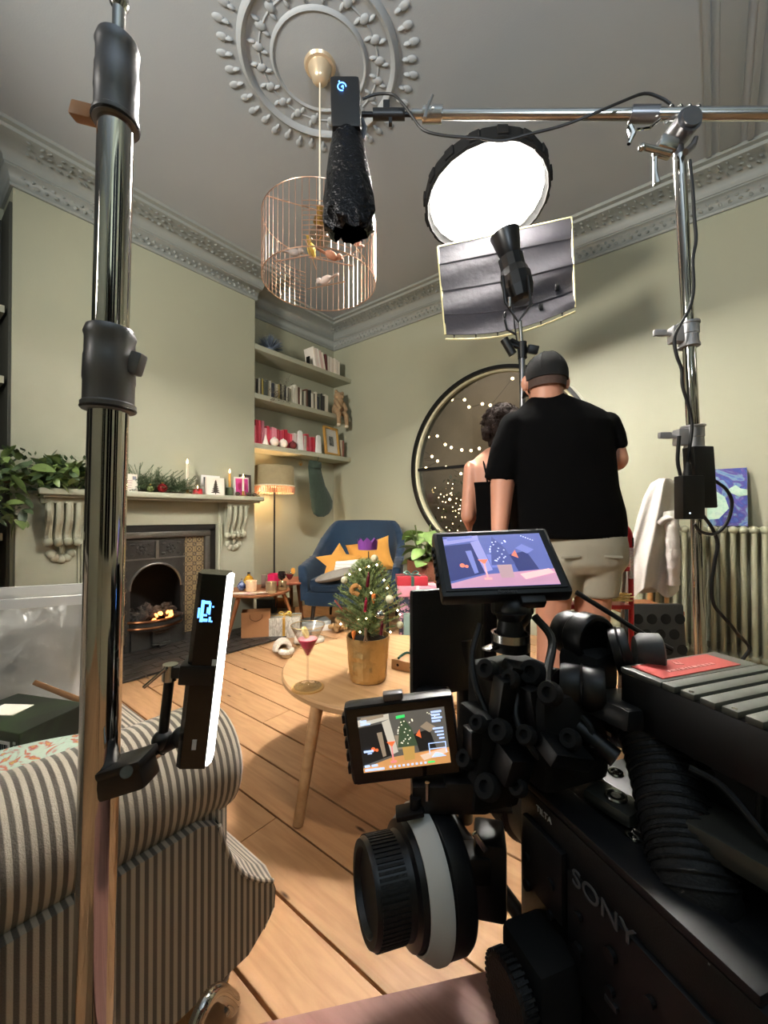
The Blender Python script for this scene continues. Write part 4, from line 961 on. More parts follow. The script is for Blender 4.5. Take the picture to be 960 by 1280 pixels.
b = MB(); b.box(Tt(231, 839), (0.03, 0.012, 0.012), (0, 0, YAW), bev=0.002); b.build('link_plate', BLACK, ga)
# ------------------------------------------------------------------ things on the mantel shelf
MZ = 1.206
def mt(px, out=0.10):
    r = ray(px, 605); X = XB + out; return Vector((X, X / r.x * r.y, MZ))
LEAF = mat('glossy_green_leaf', '#6c8048', 0.4, var=0.3, scale=14, rnd=0.35)
LEAFD = mat('dark_green_leaf', '#46583a', 0.45, var=0.3, scale=14, rnd=0.3)
CONIF = mat('conifer_green', '#4c5c3e', 0.55, var=0.35, scale=20)
def leaf_mesh(b, L, w, droop=0.25, fold=0.15, n=6, m=None):
    def fn(u, v):
        t = v; ww = w * math.sin(PI * min(1, t * 0.92 + 0.06)) ** 0.8 * (1 - 0.25 * t); x = (u - 0.5) * 2
        return Vector((x * ww, t * L, -droop * L * t * t + abs(x) * ww * fold))
    b.surf(fn, 4, n, m)
def look_mat(p, d, up=Vector((0, 0, 1)), roll=0.0, s=1.0):
    y = d.normalized(); x = y.cross(up)
    x = Vector((1, 0, 0)) if x.length < 1e-4 else x.normalized(); z = x.cross(y); m = basis(p, x, y, z) @ Matrix.Rotation(roll, 4, 'Y')
    return m @ Matrix.Scale(s, 4)
g0 = mt(60)
ga_ = thing('leaf_garland', 'lush broad-leaved green garland spilling over the corner of the mantel shelf', 'garland', g0)
rr = random.Random(31)
b = MB(ga_); leaf_mesh(b, 0.10, 0.026); lf0 = b.build('leaf', LEAF, ga_, angle=80)
lf0.matrix_local = look_mat(Vector((0.06, 0.02, 0.09)), Vector((0.6, 0.2, 0.3)))
b = MB(ga_); leaf_mesh(b, 0.09, 0.020, 0.15); lf1 = b.build('leaf', LEAFD, ga_, angle=80)
lf1.matrix_local = look_mat(Vector((0.04, 0.1, 0.08)), Vector((0.5, 0.5, 0.3)))
for k in range(290):
    t = rr.random()
    if t < 0.72:   # cascade over the end
        c = Vector((rr.uniform(-0.07, 0.14), rr.uniform(-0.44, 0.10), 0)); c.z = rr.uniform(0.02, 0.17) if c.y > -0.10 else rr.uniform(-0.22, 0.19) 
        d = Vector((rr.uniform(-.2, 1), rr.uniform(-1, .6), rr.uniform(-.7, .7)))
    else:
        c = Vector((rr.uniform(-0.07, 0.09), rr.uniform(0.0, 0.32), rr.uniform(0.02, 0.13))); d = Vector((rr.uniform(-.2, 1), rr.uniform(-1, 1), rr.uniform(-.2, .9)))
    c.x = max(c.x, -0.06)
    if g0.x + c.x + d.normalized().x * 0.1 < XB + 0.01 and g0.y + c.y > CY0: d.x = abs(d.x)
    o = inst(lf0 if rr.random() < .55 else lf1, 'leaf', ga_, look_mat(c, d, roll=rr.uniform(-.9, .9), s=rr.uniform(.7, 1.35)))
b = MB(ga_)
b.tube(smooth_path([(0.02, 0.33, 0.03), (0.03, 0.15, 0.06), (0.03, 0, 0.06), (0.02, -0.14, 0.04), (0.03, -0.28, 0.0), (0.02, -0.40, -0.10)], 5), 0.007, 6); b.build('stem', mat('bark', '#4a3a28', 0.9), ga_)
b = MB(ga_)
for k in range(520):
    c = Vector((rr.uniform(-0.05, 0.13), rr.uniform(-0.44, 0.32), 0)); c.z = rr.uniform(0.0, 0.20) if c.y > -.1 else rr.uniform(-.20, .22)
    d = Vector((rr.uniform(-.1, 1), rr.uniform(-1, 1), rr.uniform(-.5, 1))).normalized(); s = d.cross(Vector((0, 0, 1))).normalized(); L = rr.uniform(.03, .055)
    b.verts([c, c + d * L * .5 + s * L * .28, c + d * L, c + d * L * .5 - s * L * .28], [(0, 1, 2, 3)])
tag(b.build('foliage', LEAFD, ga_, smooth=False), kind='stuff')
def sprig(b, p, d, L, rr, needle=0.03, nn=26, w=0.0022):
    d = d.normalized(); side = d.cross(Vector((0, 0, 1)));  side = side.normalized() if side.length > .01 else Vector((1, 0, 0)); up = side.cross(d)
    q = [p + d * (L * i / 4) + up * (-0.12 * L * (i / 4) ** 2) for i in range(5)]
    b.tube(q, 0.0016, 4)
    for k in range(nn):
        t = 0.08 + 0.92 * k / nn; c = p + d * (L * t) + up * (-0.12 * L * t * t); a = rr.random() * 2 * PI
        v = (d * 0.8 + (side * math.cos(a) + up * math.sin(a))).normalized() * needle * (1.1 - 0.5 * t); s = v.cross(d).normalized() * w
        b.verts([c - s, c + s, c + v], [(0, 1, 2)])
gc = thing('conifer_garland', 'feathery conifer sprays laid along the middle of the mantel shelf', 'garland', mt(198))
b = MB(); 
for k in range(150):
    px = 158 + 80 * rr.random() ** 0.9; p = mt(px, rr.uniform(0.03, 0.12)) + ZV * rr.uniform(0.01, 0.05)
    sprig(b, p, Vector((rr.uniform(0.0, .5), rr.uniform(-1, 1), rr.uniform(0.0, 1.3))), rr.uniform(.10, .21) * (1.0 if px < 215 else .7), rr, 0.026)
tag(b.build('foliage', CONIF, gc, smooth=False), kind='stuff')
b = MB(); b.tube([mt(150, .05) + ZV * .012, mt(190, .06) + ZV * .014, mt(240, .05) + ZV * .012], 0.006, 6); b.build('stem', mat('bark', '#4a3a28', 0.9), gc)
FLAME = emat('candle_flame', '#ffd890', 16.0); WAX = mat('ivory_wax', '#e9dfc8', 0.5, var=0.03, sss=0.1)
def flame(b, p, s=1.0): b.lathe([(0.0005, 0), (0.004 * s, .004 * s), (0.0055 * s, .010 * s), (0.003 * s, .020 * s), (0.0003, .030 * s)], xf(p), 10)
def candle(name, label, p, h, r, m, holder=None, fs=1.0, cat='candle'):
    t = thing(name, label, cat, p); z = 0
    if holder:
        b = MB(t); b.lathe(holder[0], None, 20); b.build('holder', holder[1], t); z = holder[2]
    b = MB(t); b.lathe([(r, z), (r * .96, z + h), (r * .5, z + h - .002), (0.0001, z + h - .003)], None, 16); b.build('wax', m, t)
    b = MB(t); flame(b, (0, 0, z + h + .004), fs); b.build('flame', FLAME, t)
    b = MB(t); b.cyl((0, 0, z + h - .003), (0, 0, z + h + .008), 0.0012, seg=6); b.build('wick', BLACKM, t)
    return t
HOLD = [(0.0001, 0), (0.035, 0), (0.036, 0.006), (0.012, 0.012), (0.011, 0.035), (0.015, 0.04), (0.015, 0.045), (0.0001, 0.045)]
candle('taper_candle', 'tall lit white taper candle standing among the conifer sprays on the mantel', mt(234, .07), 0.20, 0.010, WAX, (HOLD, BRASS, 0.045), 1.3)
candle('amber_candle', 'lit amber candle in a green holder beside the magenta card', mt(287, .06), 0.12, 0.011, mat('amber_wax', '#d9a04a', 0.5), ([(0.0001, 0), (0.03, 0), (0.034, 0.03), (0.032, 0.075), (0.012, 0.08), (0.0001, 0.08)], mat('green_glass_holder', '#46523a', 0.3), 0.08), 1.3)
candle('pale_candle', 'lit pale candle standing before the magenta card at mantel end', mt(304, .13), 0.115, 0.009, WAX, (HOLD, BRASS, 0.045), 1.2)
candle('red_votive', 'low red votive candle with small flame beside the framed card', mt(247, .12), 0.045, 0.038, mat('red_wax', '#c4232a', 0.4, var=0.05), None, 0.8)
GREEN_S = mat('shiny_green', '#6a7448', 0.2, 0.7); RED_S = mat('shiny_red', '#8e2226', 0.18, 0.6, var=0.2)
def bauble(p, r, m, label, group=None, nm='bauble'):
    t = thing(nm, label, 'bauble', p, 0, group)
    b = MB(t); b.ball((0, 0, r), r, 20, 12); b.build('globe', m, t); b = MB(t); b.cyl((0, 0, 2 * r - .003), (0, 0, 2 * r + .006), r * .22, seg=10); b.build('cap', BRASS, t); return t
bauble(mt(203, .15), 0.036, RED_S, 'shiny dark red bauble lying on mantel before the conifer sprays'); bauble(mt(188, .16), 0.028, GREEN_S, 'dull green bauble lying on mantel next to the red one')
def card(px0, px1, py0, py1, out, cols, label, name='greeting_card', rot=0.0, fold=True, cat='card'):
    a, c = mt(px0, out), mt(px1, out); w = (c - a).length; d = (ray((px0 + px1) / 2, 600) * 1); dist = ((a + c) / 2 - CAMV).dot(FV); h = (py1 - py0) / FPX * dist
    t = thing(name, label, cat, (a + c) / 2, PI / 2 + rot)   # local x along the shelf (+Y), local -y faces the room
    b = MB(t); b.box((0, 0, h / 2), (w, 0.002, h), (-0.06, 0, 0)); b.build('front', cols[0], t, smooth=False)
    if fold: b = MB(t); b.box((0, 0.02, h / 2), (w, 0.002, h), (0.10, 0, 0)); b.build('back', cols[0], t, smooth=False)
    return t, w, h
t, w, h = card(154, 172, 590, 612, 0.14, (CREAMP,), 'white postcard with printed stamp leaning beside the chrome stand on mantel', 'postcard', fold=False)
b = MB(t); 
for (x, z, ww, hh) in ((.25, .35, .3, .28),): b.box((x * w, -0.004 - .0, h * (.5 + z * .8)), (ww * w * .8, 0.003, hh * h * .7), (-0.06, 0, 0))
b.build('stamp', mat('stamp_print', '#8a8a92', .7), t, smooth=False)
b = MB(t)
for k in range(4): b.box((-.12 * w, -0.004, h * (.62 - .13 * k)), (w * (.5 - .06 * k), 0.003, h * .03), (-0.06, 0, 0))
b.build('written_line', mat('pink_print', '#c9a0a0', .7), t, smooth=False)
t, w, h = card(252, 275, 588, 613, 0.05, (WHITE,), 'white bordered card with a dark picture standing behind the tree card'); b = MB(t); b.box((0, -.0035, h / 2), (w * .78, .003, h * .8), (-0.06, 0, 0)); b.build('picture', mat('dark_print', '#4c5152', .6, var=.3), t, smooth=False)
t, w, h = card(257, 281, 593, 615, 0.13, (CREAMP,), 'cream card printed with a dark fir tree standing on mantel', rot=0.1)
b = MB(t); 
for k in range(6):
    ww = w * (.16 + .1 * k) * .8; zz = h * (.80 - .115 * k); b.prism([(-ww / 2, zz - h * .10), (ww / 2, zz - h * .10), (0, zz + h * .07)], 0.0015, 0.0045, Matrix.Rotation(PI / 2, 4, 'X') @ Matrix.Translation((0, 0, 0.001)))
b.box((0, -.004, h * .11), (w * .05, .002, h * .12)); b.build('fir_print', mat('fir_ink', '#4a4038', .7), t, smooth=False)
t, w, h = card(299, 314, 583, 611, 0.03, (mat('dark_frame_wood', '#2a2220', .4),), 'dark framed picture standing behind the magenta card', 'framed_picture', fold=False, cat='picture frame')
b = MB(t); b.box((0, -.003, h / 2), (w * .8, .003, h * .84), (-.06, 0, 0)); b.build('print', mat('brown_print', '#5a4640', .5), t, smooth=False)
t, w, h = card(293, 311, 587, 611, 0.09, (WHITE,), 'magenta card with white border standing at the end of the mantel')
b = MB(t); b.box((0, -.0035, h / 2), (w * .84, .003, h * .86), (-.06, 0, 0)); b.build('picture', mat('magenta_print', '#c43c86', .5, var=.2), t, smooth=False)
b = MB(t)
for s in (-1, 1): b.ball((s * w * .2, -.006, h * .52), (w * .11, .002, h * .2), 10, 8)
b.build('figure_print', mat('deep_pink_print', '#a8245e', .5), t)
for i, (px, o_) in enumerate(((297, .17), (311, .17), (318, .15))):
    b = MB(); p = mt(px, o_); b.ico(p + ZV * .018, (.022, .022, .018), 2, jit=.12); single(b, 'pinecone', mat('cone_brown', '#4c3a2c', .8, var=.4, bump=1.0, bscale=80), ('pinecone lying below the magenta card on mantel', 'pinecone lying between two others at mantel end', 'pinecone lying nearest the tip of the mantel shelf'.replace('nearest', 'at'))[i], 'pinecone', p)
b = MB(); rr = random.Random(77)
for k in range(16): sprig(b, mt(314, rr.uniform(.03, .14)) + Vector((0, rr.uniform(-.05, .06), .012)), Vector((.3, rr.uniform(-1, 1), rr.uniform(-.05, .3))), .07, rr, .014, 16)
single(b, 'conifer_sprig', CONIF, 'small conifer sprig lying at the far tip of the mantel shelf', 'sprig', mt(316, .1), kind=None, smooth=False)

# ------------------------------------------------------------------ floor lamp and stocking
lp = Vector((XB - 0.12, 0, 0)); r = ray(343, 640); lp.y = (XB - 0.0) / r.x * r.y; lp = Vector((XB - 0.0, lp.y, 0)); lp = onX(343, 640, -3.44); lp.z = 0
fl_ = thing('floor_lamp', 'slim black floor lamp with olive drum shade and beaded trim in the alcove', 'floor lamp', lp)
zs = at(344, 583, (lp - CAMV).dot(FV)).z; z1_ = at(344, 607, (lp - CAMV).dot(FV)).z; z2_ = at(344, 616, (lp - CAMV).dot(FV)).z; SR = 0.195
b = MB(fl_); b.lathe([(0.13, 0), (0.13, .012), (0.02, .022), (0.0001, .024)], None, 32); b.build('base', BLACK, fl_)
b = MB(fl_); b.cyl((0, 0, .02), (0, 0, zs - .05), .009, seg=10); b.build('pole', BLACK, fl_)
b = MB(fl_); b.lathe([(SR * .97, zs), (SR, z1_), (SR * .985, z1_), (SR * .955, zs), (SR * .97, zs)], None, 48, cap=False); b.build('lamp_shade', mat('olive_shade', '#8d7f5e', .8, var=.15, scale=25), fl_)
b = MB(fl_); 
for k in range(60):
    a = 2 * PI * k / 60; b.cyl((SR * math.cos(a), SR * math.sin(a), z1_ - .012), (SR * .98 * math.cos(a), SR * .98 * math.sin(a), z2_ - .004), .0085, .006, 6)
tag(b.build('tassel_fringe', mat('copper_beads', '#c48a6a', .5, .2, var=.2), fl_), kind='stuff')
b = MB(fl_); b.torus(xf((0, 0, z1_ - .004)), SR, .007, 48, 8); b.build('bead_band', mat('cream_beads', '#dccfb4', .5, var=.5, scale=120), fl_)
b = MB(fl_)
for k in range(3): a = k * 2 * PI / 3; b.cyl((0, 0, zs - .05), (SR * .96 * math.cos(a), SR * .96 * math.sin(a), zs - .004), .003, seg=6)
b.build('shade_spoke', BLACK, fl_)
b = MB(fl_); b.ball((0, 0, zs - .10), (.03, .03, .04)); b.build('bulb', emat('warm_bulb', '#ffb870', 10.0), fl_)
lamp('floor_lamp_light', 'POINT', lp + ZV * (z1_ - .03), 13, (1.0, .66, .36), .05)
sk = onX(402, 575, XB + 0.012)
b = MB(); GREENV = mat('green_velvet', '#2c3a2e', .95, var=.3, scale=14, bump=.5, bscale=60, sheen=.15)
dS = (sk - CAMV).dot(FV)
def sp_(px, py): q = onX(px, py, XB + 0.035); return q
outl = [(392, 576, 5), (393, 584, 7.5), (395, 596, 8.5), (397, 607, 9.5), (400, 617, 12), (402.5, 626, 13), (402.5, 635, 12.5), (401.5, 642, 9.5), (401, 646, 4)]
rings = []
for px, py, hw in outl:
    c, e = sp_(px, py), sp_(px + hw, py); w = (e - c).length
    rings.append([c + Vector((0.045 * (hw / 13) * math.sin(2 * PI * j / 16), w * math.cos(2 * PI * j / 16), 0)) for j in range(16)])
b.loft(rings); stk = thing('christmas_stocking', 'dark green velvet stocking hanging from the bottom alcove shelf', 'stocking', sp_(400, 605))
b.build('sock', GREENV, stk)
b = MB(); c = sp_(394, 582); b.lathe([(.075, -.03), (.082, -.02), (.082, .03), (.07, .04), (.06, .03)], xf(c, (0, 0, 0), (.62, 1, 1)), 20); b.build('cuff', GREENV, stk)
b = MB(); b.tube([sp_(398, 571), sp_(397, 575), sp_(395, 580)], .004, 6); b.build('hanging_loop', GREENV, stk)
b = MB(); p = onX(376, 574, XB + .02); b.torus(basis(p - ZV * .045, Vector((0, 1, 0)), ZV, Vector((1, 0, 0))), .022, .003, 20, 6); b.tube([p + ZV * .06, p - ZV * .022], .0015, 5); b.ico(p - ZV * .055, (.009, .012, .018), 1)
single(b, 'hanging_ornament', BRASS, 'tiny brass loop ornament dangling from the bottom alcove shelf', 'ornament', p)

# ------------------------------------------------------------------ blue armchair with cushions
VELV = mat('teal_velvet', '#072a44', .8, var=.2, scale=6, bump=.1, bscale=90, sheen=.15)
def CL(lat, d, z): return F0 * d + RV * lat + ZV * z
ac = CL(-.26, 3.98, 0)
fac = (F0 * -1).xy.angle_signed(Vector((0, -1))) 
ach = thing('blue_armchair', 'deep blue velvet tub armchair in the corner under the alcove shelves', 'armchair', ac, YAW - 0.16)
# local: -y faces us, +y is the back
def shell(u, v):
    a = PI * (1.0 + 1.0 * u)              # from one arm front around the back to the other
    t = abs(u - .5) * 2
    # U path
    W_, D_ = .42, .36
    if t > .62:
        k = (t - .62) / .38; x = (-1 if u < .5 else 1) * (W_ + .02 * k); y = .08 - .44 * k
    else:
        ang = (u - .5) / .31 * (PI / 2); x = W_ * math.sin(ang) ; y = .08 + .32 * abs(math.cos(ang)) ** .7
        x = W_ * (abs(math.sin(ang)) ** .75) * (1 if ang > 0 else -1)
    top = .98 - .34 * min(1, max(0, (t - .30) / .42)) ** 1.0 - .06 * max(0, (t - .75) / .25)
    z = .26 + (top - .26) * v
    f = .10 * v * (1 if t < .5 else max(0, (1 - t) / .5))
    lean = .12 * (v ** 1.2) * max(0, 1 - t / .6)
    return Vector((x * (1 + .08 * v), y + lean, z))
b = MB(ach); b.surf(shell, 56, 12, thick=.085); 
o = b.build('shell', VELV, ach, remesh=.02, sm=4)
b = MB(ach); b.box((0, -.03, .29), (.82, .70, .14), bev=.05); b.build('seat_base', VELV, ach)
b = MB(ach); b.box((0, -.04, .41), (.72, .70, .13), bev=.06); b.build('seat_cushion', VELV, ach)
for x in (-.33, .33):
    for y in (-.30, .26): b = MB(ach); b.cyl((x, y, .24), (x * 1.06, y * 1.1, 0), .022, .013, 10); b.build('leg', mat('dark_leg', '#1a1310', .4), ach)
YEL = mat('mustard_cushion', '#c98f3e', .85, var=.08, scale=10, bump=.3, bscale=200)
def pillow(b, w, h, t, m, n=14, pinch=.12, star=False):
    for s in (1, -1):
        def fn(u, v):
            x, y = u * 2 - 1, v * 2 - 1
            k = (1 - x ** 4) * (1 - y ** 4); px_ = 1 - pinch * (1 - y * y) * abs(x) ; py_ = 1 - pinch * (1 - x * x) * abs(y)
            return Vector((x * w / 2 * px_, s * t / 2 * max(0, k) ** .5, y * h / 2 * py_))
        b.surf(fn, n, n, m)
MA = xf(ac, (0, 0, YAW - .16))
b = MB(); cpos = CL(-.13, 3.93, .64); m = basis(cpos, (RV * .97 + ZV * .22).normalized(), F0, (ZV * .97 - RV * .22).normalized()) @ xf((0, 0, 0), (-.35, 0, 0)); pillow(b, .43, .34, .15, m)
single(b, 'mustard_cushion', YEL, 'mustard yellow square cushion leaning on the blue armchair back', 'cushion', cpos, weld=True)
b = MB(); n = 10; pts = []
for i in range(n): a = 2 * PI * i / n + .35; rad = .23 if i % 2 == 0 else .115; pts.append((rad * math.cos(a), rad * math.sin(a)))
cpos = CL(-.42, 3.80, .60); m = basis(cpos, RV, (ZV * .75 + F0 * .66).normalized(), (ZV * .66 - F0 * .75).normalized())
for s in (1, -1):
    P = [(0, 0, s * .055)] + [(x * .5, y * .5, s * .045) for x, y in pts] + [(x, y, 0) for x, y in pts]
    F = [(0, 1 + i, 1 + (i + 1) % n) for i in range(n)] + [(1 + i, 1 + n + i, 1 + n + (i + 1) % n, 1 + (i + 1) % n) for i in range(n)]
    b.verts(P, F, m)
single(b, 'star_cushion', YEL, 'mustard star-shaped cushion lying across the blue armchair arm', 'cushion', cpos, weld=True)
b = MB(); p = CL(-.33, 3.74, .56); 
for k in range(3): b.box(p + ZV * (.024 * k), (.24 - .01 * k, .16, .026), (0.05, -.03, YAW + .1), bev=.012)
single(b, 'folded_towel', WHITE, 'folded white towel lying on the blue armchair seat', 'towel', p)
b = MB(); p = CL(-.41, 3.66, .51); b.ball((0, 0, 0), (.21, .17, .045), 24, 12, basis(p, (RV * .95 + ZV * .25).normalized(), F0, (ZV * .95 - RV * .25).normalized())); single(b, 'grey_cushion', mat('grey_plush', '#8a8680', .95, var=.15, bump=.5, bscale=120), 'round grey plush cushion on the front of the blue armchair', 'cushion', p)

# ------------------------------------------------------------------ nest of side tables and what is on them
def round_table(name, label, c, rad, zt, feet, mtop, thick=.022, leg_r=(.02, .012)):
    t = thing(name, label, 'table', Vector((c.x, c.y, 0)))
    b = MB(); b.lathe([(rad - .008, zt - thick), (rad, zt - thick + .006), (rad, zt - .006), (rad - .006, zt), (0.0001, zt)], xf((c.x, c.y, 0)), 64); b.build('table_top', mtop, t)
    for f, tp in feet: b = MB(); b.cyl(f, tp, leg_r[1], leg_r[0], 14); b.build('leg', mtop if mtop is OAK else WALNUT, t)
    return t
ST = CL(-.30 * 3.62 + .02, 3.62, 0) ; ST = onZ(322, 737, .40); ST.z = 0
dist = (ST - CAMV).dot(FV)
def foot(px, py): return onZ(px, py, 0)
zt = .40
f1, f2, f3 = foot(283, 803), CL((372 - 480) / FPX * 3.72, 3.72, 0), CL((330 - 480) / FPX * 4.05, 4.05, 0)
round_table('side_table', 'low round walnut side table with candles and bottle beside blue armchair', ST, .27, zt, [(f, Vector((ST.x, ST.y, zt - .02)).lerp(Vector((f.x, f.y, zt - .02)), .60)) for f in (f1, f2, f3)], mat('walnut_top', '#8e5a3a', .4, var=.2, scale=5))
S2 = onZ(356, 730, .42); S2.z = 0
ft2 = [S2 + Vector((.17 * math.cos(a), .17 * math.sin(a), 0)) for a in (2.3, 4.4, .2)]
round_table('small_side_table', 'small red-brown round table tucked behind the candle table', S2 + F0 * .16 + RV * .03, .20, .435, [(f + F0 * .16, f + F0 * .16 + (S2 - f) * .35 + ZV * .41) for f in ft2], mat('red_walnut_top', '#a05a42', .4, var=.15, scale=5))
def on_t(px, py, z=zt): return onZ(px, py, z)
AMB = glassmat('amber_glass', '#e8b030', .75, .05, .8)
p = on_t(311, 733); t = thing('oil_bottle', 'round yellow glass bottle with dark stopper on the walnut side table', 'bottle', p)
b = MB(t); b.lathe([(.0001, 0), (.04, 0), (.044, .02), (.044, .06), (.028, .09), (.014, .098), (.014, .112)], None, 20, cap=False); b.build('glass', mat('yellow_bottle', '#b98a1e', .15, var=.1, coat=.5), t); b = MB(t); b.cyl((0, 0, .108), (0, 0, .128), .013, seg=10); b.build('stopper', BLACK, t)
b = MB(t); b.lathe([(.0445, .025), (.0448, .055)], None, 20, cap=False); b.build('bottle_label', mat('cream_label', '#d8b860', .6), t)
p = on_t(302, 738); t = thing('blue_bauble', 'dark blue teardrop bauble with silver pattern on the side table edge', 'bauble', p); b = MB(t); b.lathe([(.0001, 0), (.02, .004), (.036, .025), (.037, .042), (.02, .066), (.006, .08), (.004, .095)], None, 20); b.build('globe', patches('blue_enamel', ['#1a2c5c', '#22386e', '#8a98b8', '#1a2c5c'], 40, .25), t)
b = MB(t); b.cyl((0, 0, .09), (0, 0, .10), .006); b.build('cap', STEEL, t)
JAR = [(.0001, 0), (.040, 0), (.043, .005), (.045, .09), (.042, .09), (.040, .02)]
for px, py, lb, col, nm in ((314, 739, 'lit cream glass votive candle before the yellow bottle', '#e6cfae', 'votive_candle'), (339, 741, 'lit frosted brown votive candle on the side table middle', '#8a7a62', 'votive_candle'), (353, 737, 'small lit votive candle beside the cocktail glass', '#9a8872', 'votive_candle')):
    t = thing(nm, lb, 'candle', on_t(px, py)); s = .8 if px == 353 else 1.0
    b = MB(t); b.lathe([(r * s, z * s) for r, z in JAR], None, 20, cap=False); b.build('glass', milky('votive_' + col[1:], col, .25), t)
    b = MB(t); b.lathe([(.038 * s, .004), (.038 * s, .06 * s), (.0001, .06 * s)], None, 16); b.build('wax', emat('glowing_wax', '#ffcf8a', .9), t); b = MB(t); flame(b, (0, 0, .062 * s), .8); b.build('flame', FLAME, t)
p = on_t(342, 731, .435); t = thing('pink_candle', 'bright pink ribbed glass candle holder on side table', 'candle holder', p); b = MB(t)
b.lathe([(.0001, 0), (.05, 0), (.054, .03), (.052, .09), (.054, .095), (.046, .095), (.044, .02)], None, 14, cap=False); b.build('glass', mat('pink_glass', '#d8265e', .25, var=.15, coat=.3), t, smooth=False)
p = on_t(330, 734); b = MB(); b.box((0, 0, .055), (.045, .03, .11), (0, 0, YAW + .2), bev=.003, m=xf(p)); single(b, 'brown_carton', mat('taupe_card', '#7a665a', .6), 'small taupe carton standing between the candles on side table', 'carton', p)
p = on_t(362, 734, .435); t = thing('cocktail_glass', 'dark red cocktail in a stemmed glass with orange slice', 'glass', p); CG = glassmat('clear_glass', '#ffffff', .93, .02, 1.6)
b = MB(t); b.lathe([(.03, 0), (.004, .006), (.003, .055), (.02, .075), (.04, .12), (.042, .135)], None, 20, cap=False); b.build('bowl', CG, t)
b = MB(t); b.lathe([(.002, .062), (.02, .077), (.036, .112), (.0001, .113)], None, 16, cap=False); b.build('drink', mat('dark_red_drink', '#7a1426', .15), t)
b = MB(t); b.cyl((.045, -.003, .14), (.045, .003, .14), .026, seg=20); b.build('orange_slice', mat('orange_slice', '#e8a84a', .5, var=.3, scale=60), t)
for px, py, lb, z, nm in ((352, 733, 'dark wine glass standing behind the red cocktail', .435, 'wine_glass'),):
    t = thing(nm, lb, 'glass', on_t(px, py, z)); b = MB(t); b.lathe([(.025, 0), (.003, .006), (.003, .05), (.03, .07), (.034, .10), (.028, .125)], None, 18, cap=False); b.build('bowl', mat('dark_glass', '#1c1416', .1, coat=.5), t)
p = on_t(330, 743)
for k, (dx, dy, a, c, nm) in enumerate(((-.10, -.02, .3, '#e6d8c4', 'cream'), (.0, -.05, -.2, '#d8a0a8', 'pink patterned'), (.07, -.02, .5, '#c9b088', 'tan'))):
    b = MB(); q = Vector((ST.x, ST.y, zt + .003 + .003 * k)) - F0 * .16 + RV * dx + F0 * dy; b.box((0, 0, 0), (.13, .08, .002), (0, 0, YAW + a), m=xf(q)); single(b, 'loose_card', patches('card_' + c[1:], [c, '#e6d8c8', c, '#b87880'], 30), '%s card lying flat on front of the walnut side table' % nm, 'card', q, smooth=False)

# ------------------------------------------------------------------ presents and boxes on the floor
KRAFT = mat('kraft_paper', '#a06e44', .75, var=.1, scale=9, bump=.15)
p = onZ(318, 797, 0.012); p = p + F0 * .05; p.z = .013
kb = thing('kraft_bag', 'brown kraft paper gift bag with rope handle on the hearth end', 'bag', p, YAW + .25); b = MB(kb)
w, d_, h = .23, .13, .215
b.box((0, -d_ / 2, h / 2), (w, .003, h)); b.box((0, d_ / 2, h / 2), (w, .003, h)); b.box((-w / 2, 0, h / 2), (.003, d_, h)); b.box((w / 2, 0, h / 2), (.003, d_, h)); b.box((0, 0, .003), (w, d_, .004)); b.build('bag_body', KRAFT, kb, smooth=False)
b = MB(kb); b.tube(smooth_path([(-.05, -d_ / 2 - .004, h - .02), (-.045, -d_ / 2 - .006, h - .055), (0, -d_ / 2 - .007, h - .075), (.045, -d_ / 2 - .006, h - .055), (.05, -d_ / 2 - .004, h - .02)], 4), .003, 6); b.build('handle', mat('kraft_cord', '#7a5230', .8), kb)
def gift(name, label, c, size, rz, paper, rib=None, bow=False, cat='gift'):
    t = thing(name, label, cat, c, rz); w, d_, h = size
    b = MB(t); b.box((0, 0, h / 2), size, bev=.004); b.build('box', paper, t)
    if rib:
        b = MB(t); b.box((0, 0, h / 2), (.022, d_ + .004, h + .004)); b.build('ribbon', rib, t, smooth=False)
        b = MB(t); b.box((0, 0, h / 2), (w + .004, .022, h + .0045)); b.build('ribbon', rib, t, smooth=False)
        if bow:
            b = MB(t)
            for s in (-1, 1): b.tube(smooth_path([(0, 0, h + .004), (s * .03, .01, h + .03), (s * .055, 0, h + .018), (s * .03, -.01, h + .008), (0, 0, h + .004)], 4), .006, 6)
            b.tube(smooth_path([(0, 0, h + .006), (.03, -.04, h + .012), (.06, -.07, h + .006)], 4), .005, 6); b.build('bow', rib, t)
    return t
SILVP = patches('silver_birch_paper', ['#8a8478', '#c8c0b0', '#9a9284', '#d8d0c0'], 60, .5, 2, .5, (1, 1, .25)); GOLDR = mat('gold_ribbon', '#c9a04a', .3, .6)
p = onZ(352, 799, 0); p.z = 0; gift('wrapped_present', 'silver striped present with gold ribbon and bow on the floorboards', p + F0 * .12, (.27, .18, .17), YAW + .12, SILVP, GOLDR, True)
p = onZ(342, 789, .0); t = thing('paper_roll', 'rolled brown kraft paper lying behind the silver present', 'paper roll', p + F0 * .22 + ZV * .06)
b = MB(); q = p + F0 * .25 + ZV * .20; b.cyl(q - RV * .09, q + RV * .09, .05, seg=20); b.build('roll', KRAFT, t); b = MB(); b.cyl(q + RV * .091, q + RV * .0915, .04, seg=20); b.build('roll_core', mat('roll_hole', '#2a2018', .9), t)
gift('plain_box', 'closed cream cardboard box standing under the side table', p + F0 * .26, (.24, .16, .145), YAW, mat('tan_card', '#b08a62', .7, var=.06))
q = onZ(333, 752, .2); gift('dark_teal_box', 'dark teal box stacked under the walnut side table', CL((334 - 480) / FPX * 3.78, 3.78, .146) , (.16, .10, .13), YAW - .1, mat('dark_teal_card', '#2a3a40', .6, var=.1))
